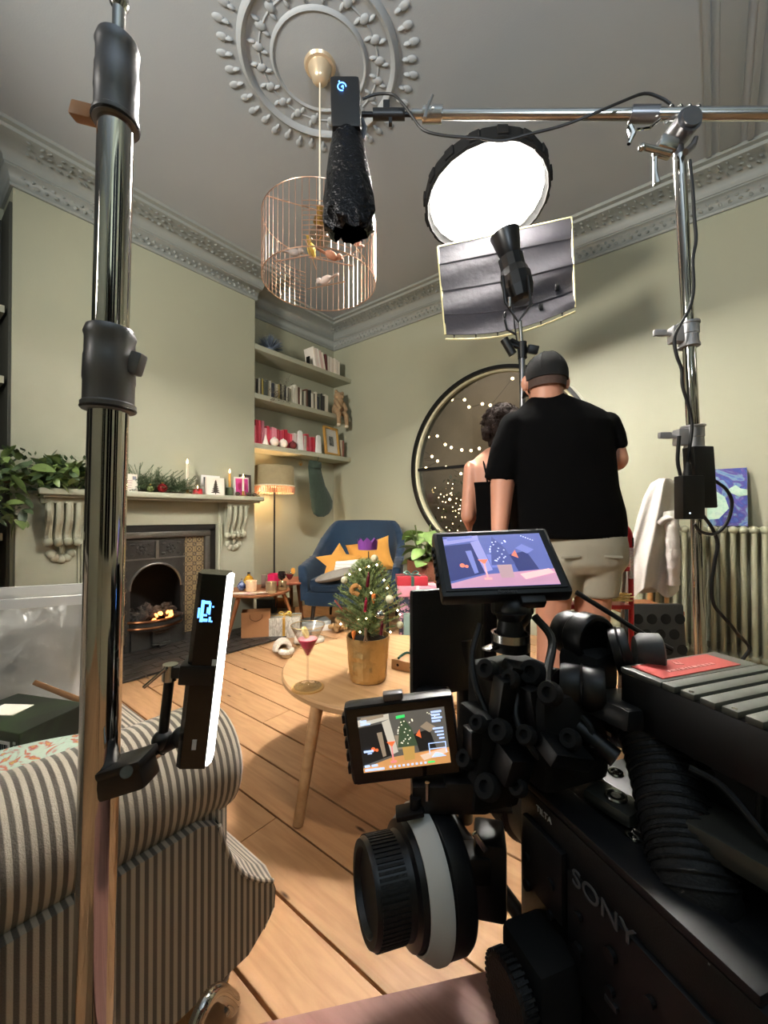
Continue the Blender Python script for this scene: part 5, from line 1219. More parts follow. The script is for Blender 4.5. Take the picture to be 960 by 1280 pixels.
q = CL((319 - 480) / FPX * 3.72, 3.72, .23); b = MB(); b.box((0, 0, .05), (.07, .07, .10), (0, 0, YAW + .5), bev=.004, m=xf(Vector((q.x, q.y, .0)))); single(b, 'silver_box', mat('silver_card', '#b8b4ac', .3, .5), 'small silver box beside the kraft bag under the table', 'box', Vector((q.x, q.y, 0)))
for i, (px, py, w_, h_, z_, c, lb) in enumerate(((392, 786, .30, .05, 0, '#e2ded4', 'white flat box on the floor below the blue armchair'), (393, 779, .26, .035, .051, '#c9ccc8', 'pale grey book lying on the white flat box'))):
    p = onZ(px, 786, 0); b = MB(); b.box((0, 0, h_ / 2), (w_, .19, h_), (0, 0, YAW + .3 + .1 * i), bev=.004, m=xf(Vector((p.x, p.y, z_)))); single(b, ('flat_box', 'large_book')[i], mat('pale_' + c[1:], c, .6, var=.06), lb, ('box', 'book')[i], Vector((p.x, p.y, z_)))
b = MB(); p = onZ(424, 790, 0); rr = random.Random(12)
for k in range(26): b.ico(p + Vector((rr.uniform(-.06, .06), rr.uniform(-.06, .06), .025 + rr.random() * .07)), .028, 1, jit=.15)
single(b, 'curly_toy', mat('curly_tan', '#b08a5c', .95, var=.35, bump=.8, bscale=120), 'curly tan plush ball on the floor behind the small tree', 'soft toy', p, remesh=.007)
# present stack by the plant
RED = mat('red_paper', '#b8333e', .45, var=.08); PINK = mat('pink_floral_paper', '#d890a0', .5, var=.25, scale=25); NAVY = patches('navy_floral_paper', ['#1c2230', '#20283a', '#1c2230', '#c890a0', '#20283a'], 26, .5); TEALR = mat('green_ribbon', '#3e6a5c', .35, .2)
GD = 3.02
def gz(y, d=GD): return CAM_H - (y - 645) / FPX * d
gx = (522 - 480) / FPX * GD
gift('navy_present', 'dark navy patterned present at bottom of the stack behind the small tree', CL(gx + .01, GD + .12, 0), (.28, .24, gz(746)), YAW, NAVY)
gift('pink_present', 'pink floral present lying between the red and navy ones', CL(gx + .0, GD + .10, gz(746) + .001), (.29, .22, gz(733) - gz(746)), YAW, PINK, mat('white_ribbon', '#e6e0d8', .4))
gift('red_present', 'flat red present with green ribbon, topmost of the stack by the plant', CL(gx - .04, GD + .10, gz(733) + .003), (.225, .18, gz(722) - gz(733)), YAW + .05, RED, TEALR, True)
p = CL((514 - 480) / FPX * 2.72, 2.72, 0); gift('teal_box', 'tall grey-green box standing before the present stack', p, (.10, .07, CAM_H - (767 - 645) / FPX * 2.72), YAW, mat('grey_green_card', '#7d938a', .6, var=.06))
# plants
POTB = mat('brown_basket', '#7a4a34', .7, var=.2, scale=20, bump=.4, bscale=80)
PD = 3.42; pc = CL((532 - 480) / FPX * PD, PD, 0)
plant = thing('fiddle_leaf_plant', 'bright broad-leaved plant in a brown pot beside the blue armchair', 'potted plant', pc)
def pz(y): return CAM_H - (y - 645) / FPX * PD
b = MB(plant); b.lathe([(.0001, 0.0), (.13, 0), (.15, .05), (.155, pz(700)), (.14, pz(700)), (.135, pz(708)), (.0001, pz(708))], None, 28); b.build('pot', POTB, plant)
b = MB(plant); rr = random.Random(17)
LEAFB = mat('bright_leaf', '#7d9a56', .4, var=.25, scale=14, rnd=.25)
stems = []
for k in range(7):
    a = k * .9; s = [(0.02 * math.cos(a), .02 * math.sin(a), pz(710)), (.06 * math.cos(a), .06 * math.sin(a), pz(690)), (.12 * math.cos(a), .12 * math.sin(a), pz(672 - (k % 3) * 8))]; b.tube(smooth_path(s, 4), .006, 6); stems.append(Vector(s[-1]))
b.build('stem', mat('leaf_stem', '#5c6a3a', .7), plant)
b = MB(plant); leaf_mesh(b, .17, .062, .3, .1, 7); L0 = b.build('leaf', LEAFB, plant, angle=80); first = True
for k in range(44):
    a = rr.random() * 2 * PI; c = Vector((rr.uniform(.0, .11) * math.cos(a), rr.uniform(.0, .11) * math.sin(a), rr.uniform(pz(700), pz(664)))); m = look_mat(c, Vector((math.cos(a), math.sin(a), rr.uniform(-.3, .7))), roll=rr.uniform(-.4, .4), s=rr.uniform(.6, 1.1))
    if first: L0.matrix_local = m; first = False
    else: inst(L0, 'leaf', plant, m)
pp = onY(586, 700, 3.12); pp.z = 0
palm = thing('potted_palm', 'slender palm in a pot before the lower part of the round window', 'potted palm', pp)
b = MB(palm); b.lathe([(.0001, 0), (.09, 0), (.12, .22), (.11, .22), (.10, .18), (.0001, .18)], None, 24); b.build('pot', mat('grey_pot', '#5a5a56', .6, var=.1), palm)
PALML = mat('palm_leaf', '#5a6a3c', .5, var=.25, scale=20)
for k in range(12):
    a = k * 2.4; el = 1.0 + .35 * math.sin(k * 1.7); L = .75 + .12 * math.cos(k); b = MB(palm)
    d = Vector((math.cos(a) * math.cos(el), math.sin(a) * math.cos(el) * .35, math.sin(el))); q = [Vector((0, 0, .2)) + d * L * t + Vector((d.x, d.y, 0)) * .5 * t * t - ZV * (.28 * t * t * t) for t in [i / 9 for i in range(10)]]
    b.tube(q, [.006 - .0005 * i for i in range(10)], 5)
    for i in range(4, 10):
        tdir = (q[i] - q[i - 1]).normalized(); s = tdir.cross(ZV).normalized()
        for sg in (-1, 1):
            v = (tdir * .8 + s * sg * .8 - ZV * .2).normalized() * (.20 - .012 * i); wv = v.cross(ZV).normalized() * .007
            b.verts([q[i] - wv, q[i] + wv, q[i] + v * .6 + wv * .6 , q[i] + v], [(0, 1, 2, 3)])
    b.build('frond', PALML, palm, smooth=False)
# fluffy slippers
FZ = mat('fluffy_slipper', '#e8dccb', .95, var=.25, scale=30, bump=.9, bscale=100)
for i, (px, py, rz, lb) in enumerate(((352, 821, .5, 'fluffy white slipper lying on floorboards closer to coffee table'), (384, 808, 1.3, 'fluffy white slipper lying on floorboards behind the other one'))):
    p = onZ(px, py, 0) + F0 * .06; p.z = 0; sl = thing('slipper', lb, 'slipper', p, YAW + rz + PI / 2, 'fluffy slippers'); b = MB(sl)
    b.loft([[(x, w_ * math.cos(t), .02 + .018 * math.sin(t)) for t in [2 * PI * j / 16 for j in range(16)]] for x, w_ in ((-.125, .015), (-.11, .04), (-.06, .045), (.0, .045), (.06, .052), (.10, .045), (.125, .015))]); b.build('sole', mat('tan_sole', '#a8865c', .8), sl)
    b = MB(sl); 
    for k in range(11):
        t = PI * k / 10; b.ball((.045, .052 * math.cos(t), .03 + .062 * math.sin(t)), .022, 10, 8); b.ball((.085, .042 * math.cos(t), .025 + .045 * math.sin(t)), .022, 10, 8); b.ball((.01, .052 * math.cos(t), .035 + .052 * math.sin(t)), .018, 10, 8)
    for k in range(9): t = PI * k / 8; b.ball((-.07 - .045 * math.sin(t), .042 * math.cos(t), .045), .02, 10, 8)
    b.build('upper', FZ, sl, remesh=.006)

# ------------------------------------------------------------------ coffee table with the little tree
CT = CL(.012, 1.735, 0); CTZ = .41
legs = []
f1 = onZ(372, 1032, 0); legs.append((f1, CL(-.235, 1.5, .39)))
for a in (2 * PI / 3, 4 * PI / 3):
    m = Matrix.Rotation(a, 4, 'Z'); legs.append((CT + m @ (f1 - CT), Vector((CT.x, CT.y, 0)) + m @ (CL(-.235, 1.5, .39) - CT)))
ct = round_table('coffee_table', 'round pale oak coffee table with splayed legs carrying the little tree', CT, .43, CTZ, legs, OAK, .026, (.024, .017))
TP = CL((460 - 480) / FPX * 1.57, 1.57, CTZ)
pot = thing('gold_plant_pot', 'crinkled gold foil plant pot on the coffee table', 'plant pot', TP); rr = random.Random(6)
b = MB(pot); rings = []
for r, z in ((.060, 0), (.066, .004), (.070, .018), (.072, .034), (.073, .05), (.074, .068), (.075, .085), (.077, .102), (.078, .12), (.081, .15), (.082, .168)):
    rings.append([((r + rr.uniform(-.0035, .0035) * (z < .125)) * math.cos(2 * PI * j / 40), (r + rr.uniform(-.0035, .0035) * (z < .125)) * math.sin(2 * PI * j / 40), z) for j in range(40)])
b.loft(rings, cap=False); b.lathe([(.082, .168), (.078, .168), (.076, .12), (.0001, .12)], None, 40, cap=False); b.build('foil', GOLD, pot, angle=12)
b = MB(pot); b.lathe([(.076, .150), (.0001, .150)], None, 24, cap=False); b.build('soil', mat('potting_soil', '#241a12', .95, bump=.5), pot)
tr = thing('mini_christmas_tree', 'small bushy fir tree in the gold pot on the coffee table', 'tree', TP + ZV * .14)
TRH = .345
b = MB(tr); b.tube([(0, 0, 0), (.004, 0, .15), (0, .003, TRH)], [.009, .006, .002], 8); b.build('trunk', mat('bark', '#4a3a28', .9), tr)
rr = random.Random(15)
FIR = mat('fir_green', '#7c8c58', .55, var=.45, scale=22); 
b = MB(tr)
for k in range(170):
    t = (k / 170) ** .85; z = .025 + t * (TRH - .03); R_ = .128 * (1 - t) ** .62 * (1.0 if t > .12 else .75); a = k * 2.399
    d = Vector((math.cos(a), math.sin(a), .62 + .9 * t)); L = R_ / .78 + .02
    sprig(b, Vector((0, 0, z * .86)), d, L, rr, .021, int(30 + 40 * L / .15), .0018)
tag(b.build('foliage', FIR, tr, smooth=False), kind='stuff')
# paper crown on top
pcw = at(459.5, 681, 1.57); cr = thing('crown_hat', 'purple paper crown sitting on the tip of the little tree', 'paper crown', pcw); b = MB(cr); n = 8; P = []
for ring_z in (-.018,): pass
seg = 32; Pb = [(.036 * math.cos(2 * PI * j / seg), .036 * math.sin(2 * PI * j / seg), -.018) for j in range(seg)]; Pt = [(.039 * math.cos(2 * PI * j / seg), .039 * math.sin(2 * PI * j / seg), (.026 if j % 4 == 0 else (.010 if j % 4 == 2 else .018))) for j in range(seg)]
b.loft([Pb, Pt], cap=False); Pb2 = [(x * .97, y * .97, z) for x, y, z in Pb]; Pt2 = [(x * .97, y * .97, z) for x, y, z in Pt]; b.loft([Pb2, Pt2], cap=False); b.build('band', mat('purple_tissue', '#7a3a92', .6, var=.1), cr, smooth=False)
# ornaments: (px, py, kind)
PEARL = mat('pale_glitter_ball', '#cfcdb0', .35, .3, var=.3, scale=150, bump=.4); SILV = mat('silver_ball', '#c8c8c8', .12, 1.0); ORA = mat('orange_felt', '#e07a34', .8); MAR = mat('maroon_foil', '#5e1626', .3, .3); TANF = mat('tan_plush', '#c08a4e', .95, bump=.6, bscale=300); LOOP = mat('thin_loop', '#caa84a', .4, .8)
def orn(px, py, d, nm, lb, fn, m, cat='ornament'):
    p = at(px, py, d); t = thing(nm, lb, cat, p, YAW); b = MB(t); fn(b); b.build('body', m, t); b = MB(t); b.tube([(0, 0, .010), (0, .010, .020), (0, .03, .022)], .0006, 4); b.build('hanging_loop', LOOP, t)
for px, py, d, r, m, lb in ((430.5, 725, 1.49, .013, PEARL, 'pale glittered bauble high on the little tree, beside the towel'), (468, 698, 1.52, .014, PEARL, 'pale bauble just beneath the purple crown'), (487, 749, 1.47, .015, PEARL, 'pale glittered bauble on the outer side of little tree'), (475, 768, 1.46, .018, SILV, 'mirror silver bauble low on the little tree'), (500, 781, 1.50, .013, PEARL, 'pale bauble lowest on the outer branches of tree')):
    orn(px, py, d, 'tree_bauble', lb, lambda b, r=r: b.ball((0, 0, 0), r, 18, 12), m, 'bauble')
def prawn(b):
    b.tube(smooth_path([(.016, 0, .004), (.010, 0, .014), (-.004, 0, .016), (-.014, 0, .006), (-.012, 0, -.006), (0, 0, -.010), (.010, 0, -.016)], 4), [.006] * 6 + [.009] * 12 + [.008] * 7, 10)
orn(445, 738, 1.46, 'plush_ornament', 'curled tan plush ornament on the little tree', prawn, TANF)
for px, py, lb in ((467, 747, 'orange carrot ornament in the middle of the little tree'), (442, 793, 'orange carrot ornament low on the little tree above pot rim')):
    orn(px, py, 1.46, 'carrot_ornament', lb, lambda b: b.lathe([(.0005, -.022), (.005, -.01), (.008, .006), (.006, .012), (.0005, .014)], None, 12), ORA)
def sausage(b): b.cap((-.002, 0, -.018), (.002, 0, .016), .006, .0055); b.ball((.002, 0, .024), (.003, .003, .006), 8, 6)
for px, py, lb in ((460, 726, 'maroon foil ornament high on the little tree'), (457, 757, 'crimson foil ornament beside the orange carrot'), (477, 786, 'striped dull ribbon ornament beneath the silver bauble')):
    orn(px, py, 1.46, 'foil_ornament', lb, sausage, MAR if py != 757 else mat('crimson_foil', '#9c1c40', .3, .3))
orn(423, 757, 1.48, 'candy_cane', 'small candy stick poking out at the side of little tree', lambda b: b.cap((-.012, 0, .018), (.012, 0, -.012), .003), mat('dull_red', '#a05048', .5))
def dancer(b): b.ball((0, 0, .018), .005, 8, 6); b.cap((0, 0, .012), (0, 0, -.004), .004, .005); b.cap((0, 0, -.004), (-.005, 0, -.024), .003); b.cap((0, 0, -.004), (.005, 0, -.024), .003)
orn(457, 793, 1.46, 'figure_ornament', 'tiny brown figure ornament just above the gold pot rim', dancer, mat('figure_brown', '#7a6048', .6))
fy = thing('tree_lights', 'fine wire of tiny warm lights wound round the little tree', 'string lights', TP + ZV * .3)
fx = [(437, 718), (450, 712), (461, 708), (471, 706), (484, 735), (490, 750), (497, 763), (464, 741), (448, 775), (426, 780), (450, 790), (458, 773), (488, 790), (480, 725), (500, 768), (470, 770)]
b = MB(fy)
TB = emat('tree_bulb_glow', '#ffe2b0', 12.0); pr = None
for i, (px, py) in enumerate(fx):
    p = at(px, py, 1.455 + .05 * abs(math.sin(i)))
    if pr is None: c = MB(); c.ico((0, 0, 0), .0036, 1); pr = c.build('bulb', TB, None); pr.parent = fy; o = pr
    else: o = inst(pr, 'bulb', fy)
    o.location = p - W[fy.name].to_translation()
b = MB(); b.tube(smooth_path([at(px, py, 1.465 + .05 * abs(math.sin(i))) for i, (px, py) in enumerate(fx)], 4), .0007, 4); b.build('wire', BRASS, fy)
# cocktail
gp = CL((385 - 480) / FPX * 1.49, 1.49, CTZ); cg = thing('martini_glass', 'tall martini glass of pink cocktail on the coffee table', 'glass', gp)
b = MB(cg); b.lathe([(.0001, 0.001), (.048, .001), (.050, .004), (.012, .010), (.004, .018), (.0035, .10), (.005, .108), (.062, .222), (.0605, .222), (.004, .112), (.0001, .110)], None, 40, cap=False); b.build('bowl', CG, cg)
b = MB(cg); b.lathe([(.0035, .113), (.036, .172), (.0001, .173)], None, 32, cap=False); b.build('drink', mat('pink_drink', '#e0486c', .1, var=.05), cg)
b = MB(cg); b.lathe([(.0001, .1735), (.035, .1735)], None, 24, cap=False); b.build('foam', mat('pink_foam', '#e8a0a8', .6), cg)
b = MB(cg); b.cyl((-.018, 0, .19), (-.012, .004, .193), .022, seg=20); b.build('lemon_slice', mat('lemon_slice', '#e8d08a', .5, var=.2, scale=60), cg)
b = MB(cg); b.torus(xf((0, 0, .222)), .0612, .0012, 40, 6); b.build('gold_rim', GOLD, cg)
b = MB(); b.lathe([(.0001, 0), (.058, 0), (.058, .004), (.0001, .004)], xf(gp - ZV * .0), 40); 
cg.location.z += .0045; W[cg.name] = W[cg.name].copy(); W[cg.name].translation.z += .0045
single(b, 'round_coaster', mat('gold_coaster', '#d8b070', .45, .6, var=.1), 'thin gold coaster under the martini glass', 'coaster', gp)
# pale board box with holes
bx = CL((535 - 480) / FPX * 1.72, 1.70, CTZ); q = thing('peg_box', 'flat pale wooden box with punched holes on the coffee table', 'box', bx, YAW - .55)
b = MB(q); b.box((0, 0, .02), (.24, .20, .04), bev=.003); b.build('box', mat('pale_box_wood', '#d8ac82', .6, var=.08), q)
b = MB(q)
for k in range(4): b.cyl((-.09 + .06 * k, -.1005, .02), (-.09 + .06 * k, -.099, .02), .006, seg=12)
for k in range(3): b.cyl((-.1205, -.06 + .06 * k, .02), (-.119, -.06 + .06 * k, .02), .006, seg=12)
b.build('hole', mat('hole_dark', '#3a1a10', .9), q)
b = MB(); p = bx + ZV * .0405 + RV * -.055 + F0 * .03; b.torus(xf(p + ZV * .013, (PI / 2 - .9, .3, .4)), .018, .005, 24, 8); single(b, 'ribbon_reel', BLACK, 'small black ribbon reel lying on the pale peg box', 'reel', p)
b = MB(); p2 = p - RV * .035 - F0 * .01; b.tube(smooth_path([p2 + RV * .03 + ZV * .004, p2 + ZV * .010, p2 - RV * .025 - F0 * .02 + ZV * .003, p2 - RV * .035 - F0 * .05 + ZV * .004], 4), .005, 6); single(b, 'teal_ribbon', TEALR, 'short teal ribbon end curling over the pale peg box', 'ribbon', p2)
# ------------------------------------------------------------------ striped armchair close to us
TICK = stripes('ticking_stripe', '#50493f', '#b0a493', 1, 70.0, .46)
ax = -.78
sa = thing('striped_armchair', 'grey and cream striped armchair with fat rolled arm beside the chrome stand', 'armchair', (-1.25, .1, 0))
YB0, YB1 = -.75, .437
def ring_roll(y, s=1.0):
    cx, cz = ax - .125, .49
    R = [];
    for j in range(32):
        a = 2 * PI * j / 32; r = .118 + .010 * math.cos(a - .4)
        R.append(Vector((cx + r * s * math.cos(a), y, cz + r * s * .95 * math.sin(a))))
    return R
b = MB(); b.loft([ring_roll(YB0), ring_roll(YB0 + .2), ring_roll(0), ring_roll(.2), ring_roll(.38), ring_roll(YB1 + .035), ring_roll(YB1 + .052, .975), ring_roll(YB1 + .062, .9), ring_roll(YB1 + .067, .7), ring_roll(YB1 + .068, .05)]); b.build('arm_roll', TICK, sa, angle=60)
# side panel below the roll, with its front border swelling forward
b = MB(); prof = [(YB0, .10), (YB0, .43), (.40, .43), (.437, .412), (.455, .35), (.485, .29), (.525, .245), (.565, .215), (.572, .19), (.568, .155), (.54, .125), (.505, .10)]
Mx = basis(Vector((0, 0, 0)), Vector((0, 1, 0)), Vector((0, 0, 1)), Vector((1, 0, 0)))
b.prism(prof, ax - .10, ax + .004, Mx); b.build('arm_panel', TICK, sa, angle=30)
b = MB(); path = [Vector((ax + .004, y_, z_)) for y_, z_ in ((.437, .412), (.455, .35), (.485, .29), (.525, .245), (.565, .215))]; b.tube(smooth_path(path, 5), .005, 8); b.build('piping', TICK, sa)
b = MB(); rings = []
for y_, z_ in ((.437, .416), (.455, .354), (.485, .294), (.525, .249), (.565, .219), (.575, .19), (.572, .15), (.545, .12)):
    rings.append([Vector((x_, y_ + (.006 if 0 < i < 4 else 0), z_ + (.008 if 0 < i < 4 else 0))) for i, x_ in enumerate((ax + .002, ax - .03, ax - .10, ax - .8, ax - 1.3))])
b.loft(rings, cap=False, close=False); b.loft([[Vector((p.x, p.y - .10, p.z - .03)) for p in r] for r in rings], cap=False, close=False); b.build('front_border', TICK, sa, angle=60)
b = MB(); b.box((ax - .66, -.10, .27), (1.12, 1.25, .30), bev=.03); b.build('seat_base', TICK, sa)
b = MB(); b.box((ax - .66, -.06, .455), (.86, 1.0, .11), bev=.045); b.build('seat_cushion', TICK, sa)
b = MB(); b.box((ax - .35, .37, .34), (.66, .17, .2), bev=.01); b.build('front_padding', TICK, sa)
b = MB(); b.box((ax - .66, -.74, .55), (1.2, .16, .72), bev=.06); b.build('backrest', TICK, sa)
b = MB(); b.loft([[Vector((p.x - 1.07, p.y, p.z)) for p in ring_roll(y_)] for y_ in (YB0, 0, .43)]); b.build('arm_roll', TICK, sa, angle=60)
MAH = mat('dark_mahogany', '#3a1f14', .3, var=.2, scale=12)
for x_, y_ in ((ax - .055, .475), (ax - 1.2, .475), (ax - .06, -.66), (ax - 1.2, -.66)):
    b = MB(); b.lathe([(.030, .12), (.032, .10), (.024, .085), (.028, .07), (.017, .035), (.014, .03)], xf((x_, y_, 0)), 18); g = b.build('leg', MAH, sa)
    b = MB(); b.lathe([(.015, .034), (.018, .03), (.012, .024), (.010, .02)], xf((x_, y_, 0)), 14); b.cyl((x_ - .008, y_, .014), (x_ + .008, y_, .014), .014); b.build('castor', BRASS, g)
# clear storage box with bubble wrap
BC = CL(-1.09, 1.16, .512)
bin_ = thing('storage_box', 'clear plastic storage box full of bubble wrap on the striped armchair', 'storage box', BC, YAW + .40)
CLR = milky('clear_plastic', '#d9d8d4', .5, .15)
def tub(w0, d0, w1, d1, z0, z1, r=.03):
    rings = []
    for w, d, z in ((w0, d0, z0), (w1, d1, z1)):
        R = []
        for cx, cy, a0 in ((1, 1, 0), (-1, 1, PI / 2), (-1, -1, PI), (1, -1, 1.5 * PI)):
            for k in range(5): a = a0 + PI / 2 * k / 4; R.append(Vector((cx * (w / 2 - r) + r * math.cos(a), cy * (d / 2 - r) + r * math.sin(a), z)))
        rings.append(R)
    return rings
b = MB(bin_); b.loft(tub(.42, .18, .50, .22, 0, .30), cap=False); b.verts(tub(.42, .18, .5, .22, .002, .3)[0], [tuple(range(20))]); b.build('tub', CLR, bin_)
b = MB(bin_); T1, T2 = tub(.50, .22, .535, .25, .30, .30), tub(.535, .25, .535, .25, .30, .275); b.loft([T1[0], T1[1], T2[1]], cap=False); b.build('rim', milky('rim_plastic', '#e8e6e2', .25, .25), bin_)
b = MB(); rr = random.Random(40); sheet = thing('bubble_wrap', 'crumpled translucent bubble wrap stuffed in the clear storage box', 'bubble wrap', BC + ZV * .05, YAW + .40)
b = MB(sheet)
for q in range(7):
    cx, cy, cz = rr.uniform(-.12, .12), rr.uniform(-.05, .05), .02 + .025 * q; ph = rr.random() * 6
    b.surf(lambda u, v: Vector((cx + (u - .5) * .26, cy * .4 + (v - .5) * .10, cz + .03 * math.sin(u * 9 + ph) * math.cos(v * 7 + ph) + .018 * math.sin(u * 23 + v * 17 + ph))), 18, 12)
b.build('sheet', milky('bubble_film', '#e6e4de', .3, .12), sheet)
# green-black box with barcode
gb0 = CL(-.80, .905, .512); gbx = thing('barcode_box', 'dark green box with white barcode label lying on the striped armchair', 'box', gb0, YAW - .25)
b = MB(gbx); b.box((0, 0, .045), (.21, .14, .09), bev=.002); b.build('carton', patches('green_black_card', ['#10140f', '#151a12', '#26351c', '#141812'], 6, .4), gbx, smooth=False)
b = MB(gbx); b.box((.062, -.0705, .045), (.036, .001, .052)); b.build('bar_label', WHITE, gbx, smooth=False)
b = MB(gbx); rr = random.Random(3); x_ = .048
while x_ < .076: w_ = rr.choice([.0008, .0015, .0022]); b.box((x_, -.0715, .048), (w_, .0008, .034)); x_ += w_ + rr.choice([.0012, .002])
b.build('bar_code', BLACKM, gbx, smooth=False)
b = MB(gbx); b.box((-.03, -.0, .0905), (.07, .05, .001), (0, 0, .2)); b.build('top_label', CREAMP, gbx, smooth=False)
b = MB(gbx)
for i in range(7): b.box((.092, -.0705, .022 + .008 * i), (.006, .001, .005))
b.build('lettering', mat('grey_print', '#a8a8a4', .6), gbx, smooth=False)
p = CL(-.78, 1.05, .515); b = MB(); b.box((0, 0, .05), (.19, .012, .12), (.9, .12, YAW - .35), bev=.002, m=xf(p)); single(b, 'cardboard_flap', mat('brown_card', '#8a623e', .8, var=.1), 'brown cardboard flap leaning between the storage box and barcode box', 'cardboard', p)
# floral tray on the arm
q4 = [at(-30, 946, .73), at(103, 917, .80), at(99, 962, .71), at(-20, 1030, .60)]
FLOR = patches('floral_print', ['#4a4a48', '#c9a24a', '#b4433a', '#a9bfae', '#b4c6b4', '#aec2b2', '#b9553f', '#d2a850', '#3e4e58'], 26, .4, 5, 1.5)
b = MB(); 
def fl(u, v): return q4[0].lerp(q4[1], u).lerp(q4[3].lerp(q4[2], u), v) + ZV * (.004 * math.sin(u * 3))
b.surf(fl, 8, 8, thick=.006); single(b, 'floral_tray', FLOR, 'flat tray printed with pale florals lying over the rolled chair arm', 'tray', sum(q4, Vector()) / 4)
# brown table in front of us
bt_ = thing('brown_table', 'worn red-brown wooden table top standing low before the camera rig', 'table', CL(-.06, .30, 0))
a0, a1 = at(285, 1280, .425), at(655, 1204, .49); zt_ = .5
e = (a1 - a0).xy.normalized(); e = Vector((e.x, e.y, 0)); nrm = Vector((e.y, -e.x, 0)); nrm = nrm if nrm.dot(F0) < 0 else -nrm
T = basis(Vector((a0.x, a0.y, 0)), e, -nrm, ZV); Ltab = .44
b = MB(); b.box((Ltab / 2 - .04, -.20, zt_ - .012), (Ltab + .08, .40, .024), bev=.004, m=T); b.build('table_top', wood('red_brown_wood', '#a8786a', '#85564a', 0, 10, 4, .5, False), bt_)
for x_ in (0, Ltab): 
    for y_ in (-.36, -.05): b = MB(); b.box((x_, y_, .245), (.03, .03, .49), m=T); b.build('leg', MAH, bt_)

# ------------------------------------------------------------------ radiator and things by it
RADM = mat('radiator_sage', '#a3a48c', .4, var=.05)
RX0, RZ0, RZ1 = -.42, .10, .975
rad = thing('radiator', 'sage green cast iron column radiator along the back wall', 'radiator', (RX0 + .4, YB - .10, 0))
def col_sec(b, x):
    for y_ in (YB - .15, YB - .075):
        b.cyl((x, y_, RZ0 + .04), (x, y_, RZ1 - .035), .0155, seg=10); 
    b.cap((x, YB - .15, RZ1 - .035), (x, YB - .075, RZ1 - .035), .026, seg=10); b.cap((x, YB - .15, RZ0 + .035), (x, YB - .075, RZ0 + .035), .026, seg=10)
b = MB(); col_sec(b, RX0); sec = b.build('column', RADM, rad)
n_s = 28
for k in range(1, n_s): inst(sec, 'column', rad, Matrix.Translation((.0505 * k, 0, 0)))
b = MB(); b.cyl((RX0, YB - .11, RZ1 - .035), (RX0 + .0505 * (n_s - 1), YB - .11, RZ1 - .035), .014); b.cyl((RX0, YB - .11, RZ0 + .035), (RX0 + .0505 * (n_s - 1), YB - .11, RZ0 + .035), .014)
for x in (RX0, RX0 + .0505 * (n_s - 1)): b.box((x, YB - .11, .05), (.03, .12, .10), bev=.008)
b.build('header_pipe', RADM, rad)
# painting leaning on the radiator
pc0, pc1 = onY(884, 655, YB - .11), onY(935, 655, YB - .11); pw = (pc1 - pc0).length; ph_ = onY(910, 585, YB - .06).z - RZ1 + .01
pt = thing('canvas_painting', 'blue and purple swirling seascape canvas leaning on the radiator top', 'painting', (pc0 + pc1) / 2 * 1 + ZV * (RZ1 - (pc0.z + pc1.z) / 2 - .008), 0)
b = MB(pt); m = xf((0, 0, 0), (-.16, 0, 0)); b.box((0, .01, ph_ / 2), (pw, .02, ph_), m=m); b.build('canvas', patches('sea_paint', ['#26306a', '#3d58a0', '#2f3c8c', '#52408a', '#6a90a8', '#4c68aa', '#4a3a86'], 7, .5, 5, 2.5), pt, smooth=False)
b = MB(pt); b.prism([(-pw * .5, .1 * ph_), (-pw * .2, .12 * ph_), (.05 * pw, .3 * ph_), (-.05 * pw, .5 * ph_), (-.3 * pw, .62 * ph_), (-pw * .5, .66 * ph_)], 0, .002, m @ basis(Vector((0, 0, 0)), Vector((1, 0, 0)), ZV, Vector((0, -1, 0)))); b.build('foam_paint', patches('foam_paint', ['#9ac0a8', '#a8c8b4', '#b8d0b8', '#88a8b0'], 22, .5), pt, smooth=False)
b = MB(pt); b.prism([(-.02 * pw, .60 * ph_), (.12 * pw, .56 * ph_), (.3 * pw, .50 * ph_), (.5 * pw, .52 * ph_), (.5 * pw, .62 * ph_), (.34 * pw, .64 * ph_), (.22 * pw, .70 * ph_), (.1 * pw, .66 * ph_)], 0, .002, m @ basis(Vector((0, 0, 0)), Vector((1, 0, 0)), ZV, Vector((0, -1, 0)))); b.build('foam_paint', patches('foam_paint', [], 22), pt, smooth=False)
# red folding step ladder with rope
LDD = 2.09
def Ld(px, py, d=LDD): return at(px, py, d)
lad = thing('step_ladder', 'red folding step ladder with grey printed strip standing behind the man', 'step ladder', onZ(787, 925, 0))
REDP = mat('red_paint_metal', '#b21a24', .35, var=.06)
gf = Ld(790, 895); gf.z = .0
b = MB(); b.tube(smooth_path([Ld(760, 655, 2.11), Ld(776, 656), Ld(784, 661), Ld(788, 672), Ld(788.5, 700), Ld(789, 760), Ld(789, 800), gf], 4), .0125, 10); b.build('rail', REDP, lad)
gf2 = gf - RV * .36; b = MB(); b.tube(smooth_path([Ld(760, 655, 2.11), Ld(756, 655, 2.13) - RV * .26, Ld(745, 662, 2.13) - RV * .27, Ld(744, 700) - RV * .28, gf2], 4), .0105, 10); b.build('rail', REDP, lad)
b = MB(); b.cyl(Ld(788.6, 672), Ld(788.6, 683), .0125, seg=12); b.build('grip_sleeve', BLACKR, lad)
b = MB(); b.box(Ld(788.8, 704, LDD - .014), (.019, .014, .155), (0, 0, YAW)); b.build('printed_strip', patches('label_strip', ['#d8d4d0', '#c8a0a0', '#d8d4d0', '#b0a8a8'], 60, .5, 2, 0, (1, 1, 3)), lad, smooth=False)
for y_, w_ in ((711, .30), (758, .34)):
    p = Ld(786, y_) ; b = MB(); b.box(p - RV * .17 + F0 * .03, (.34, .10, .022), (0, 0, YAW), bev=.003); b.build('tread', REDP, lad)
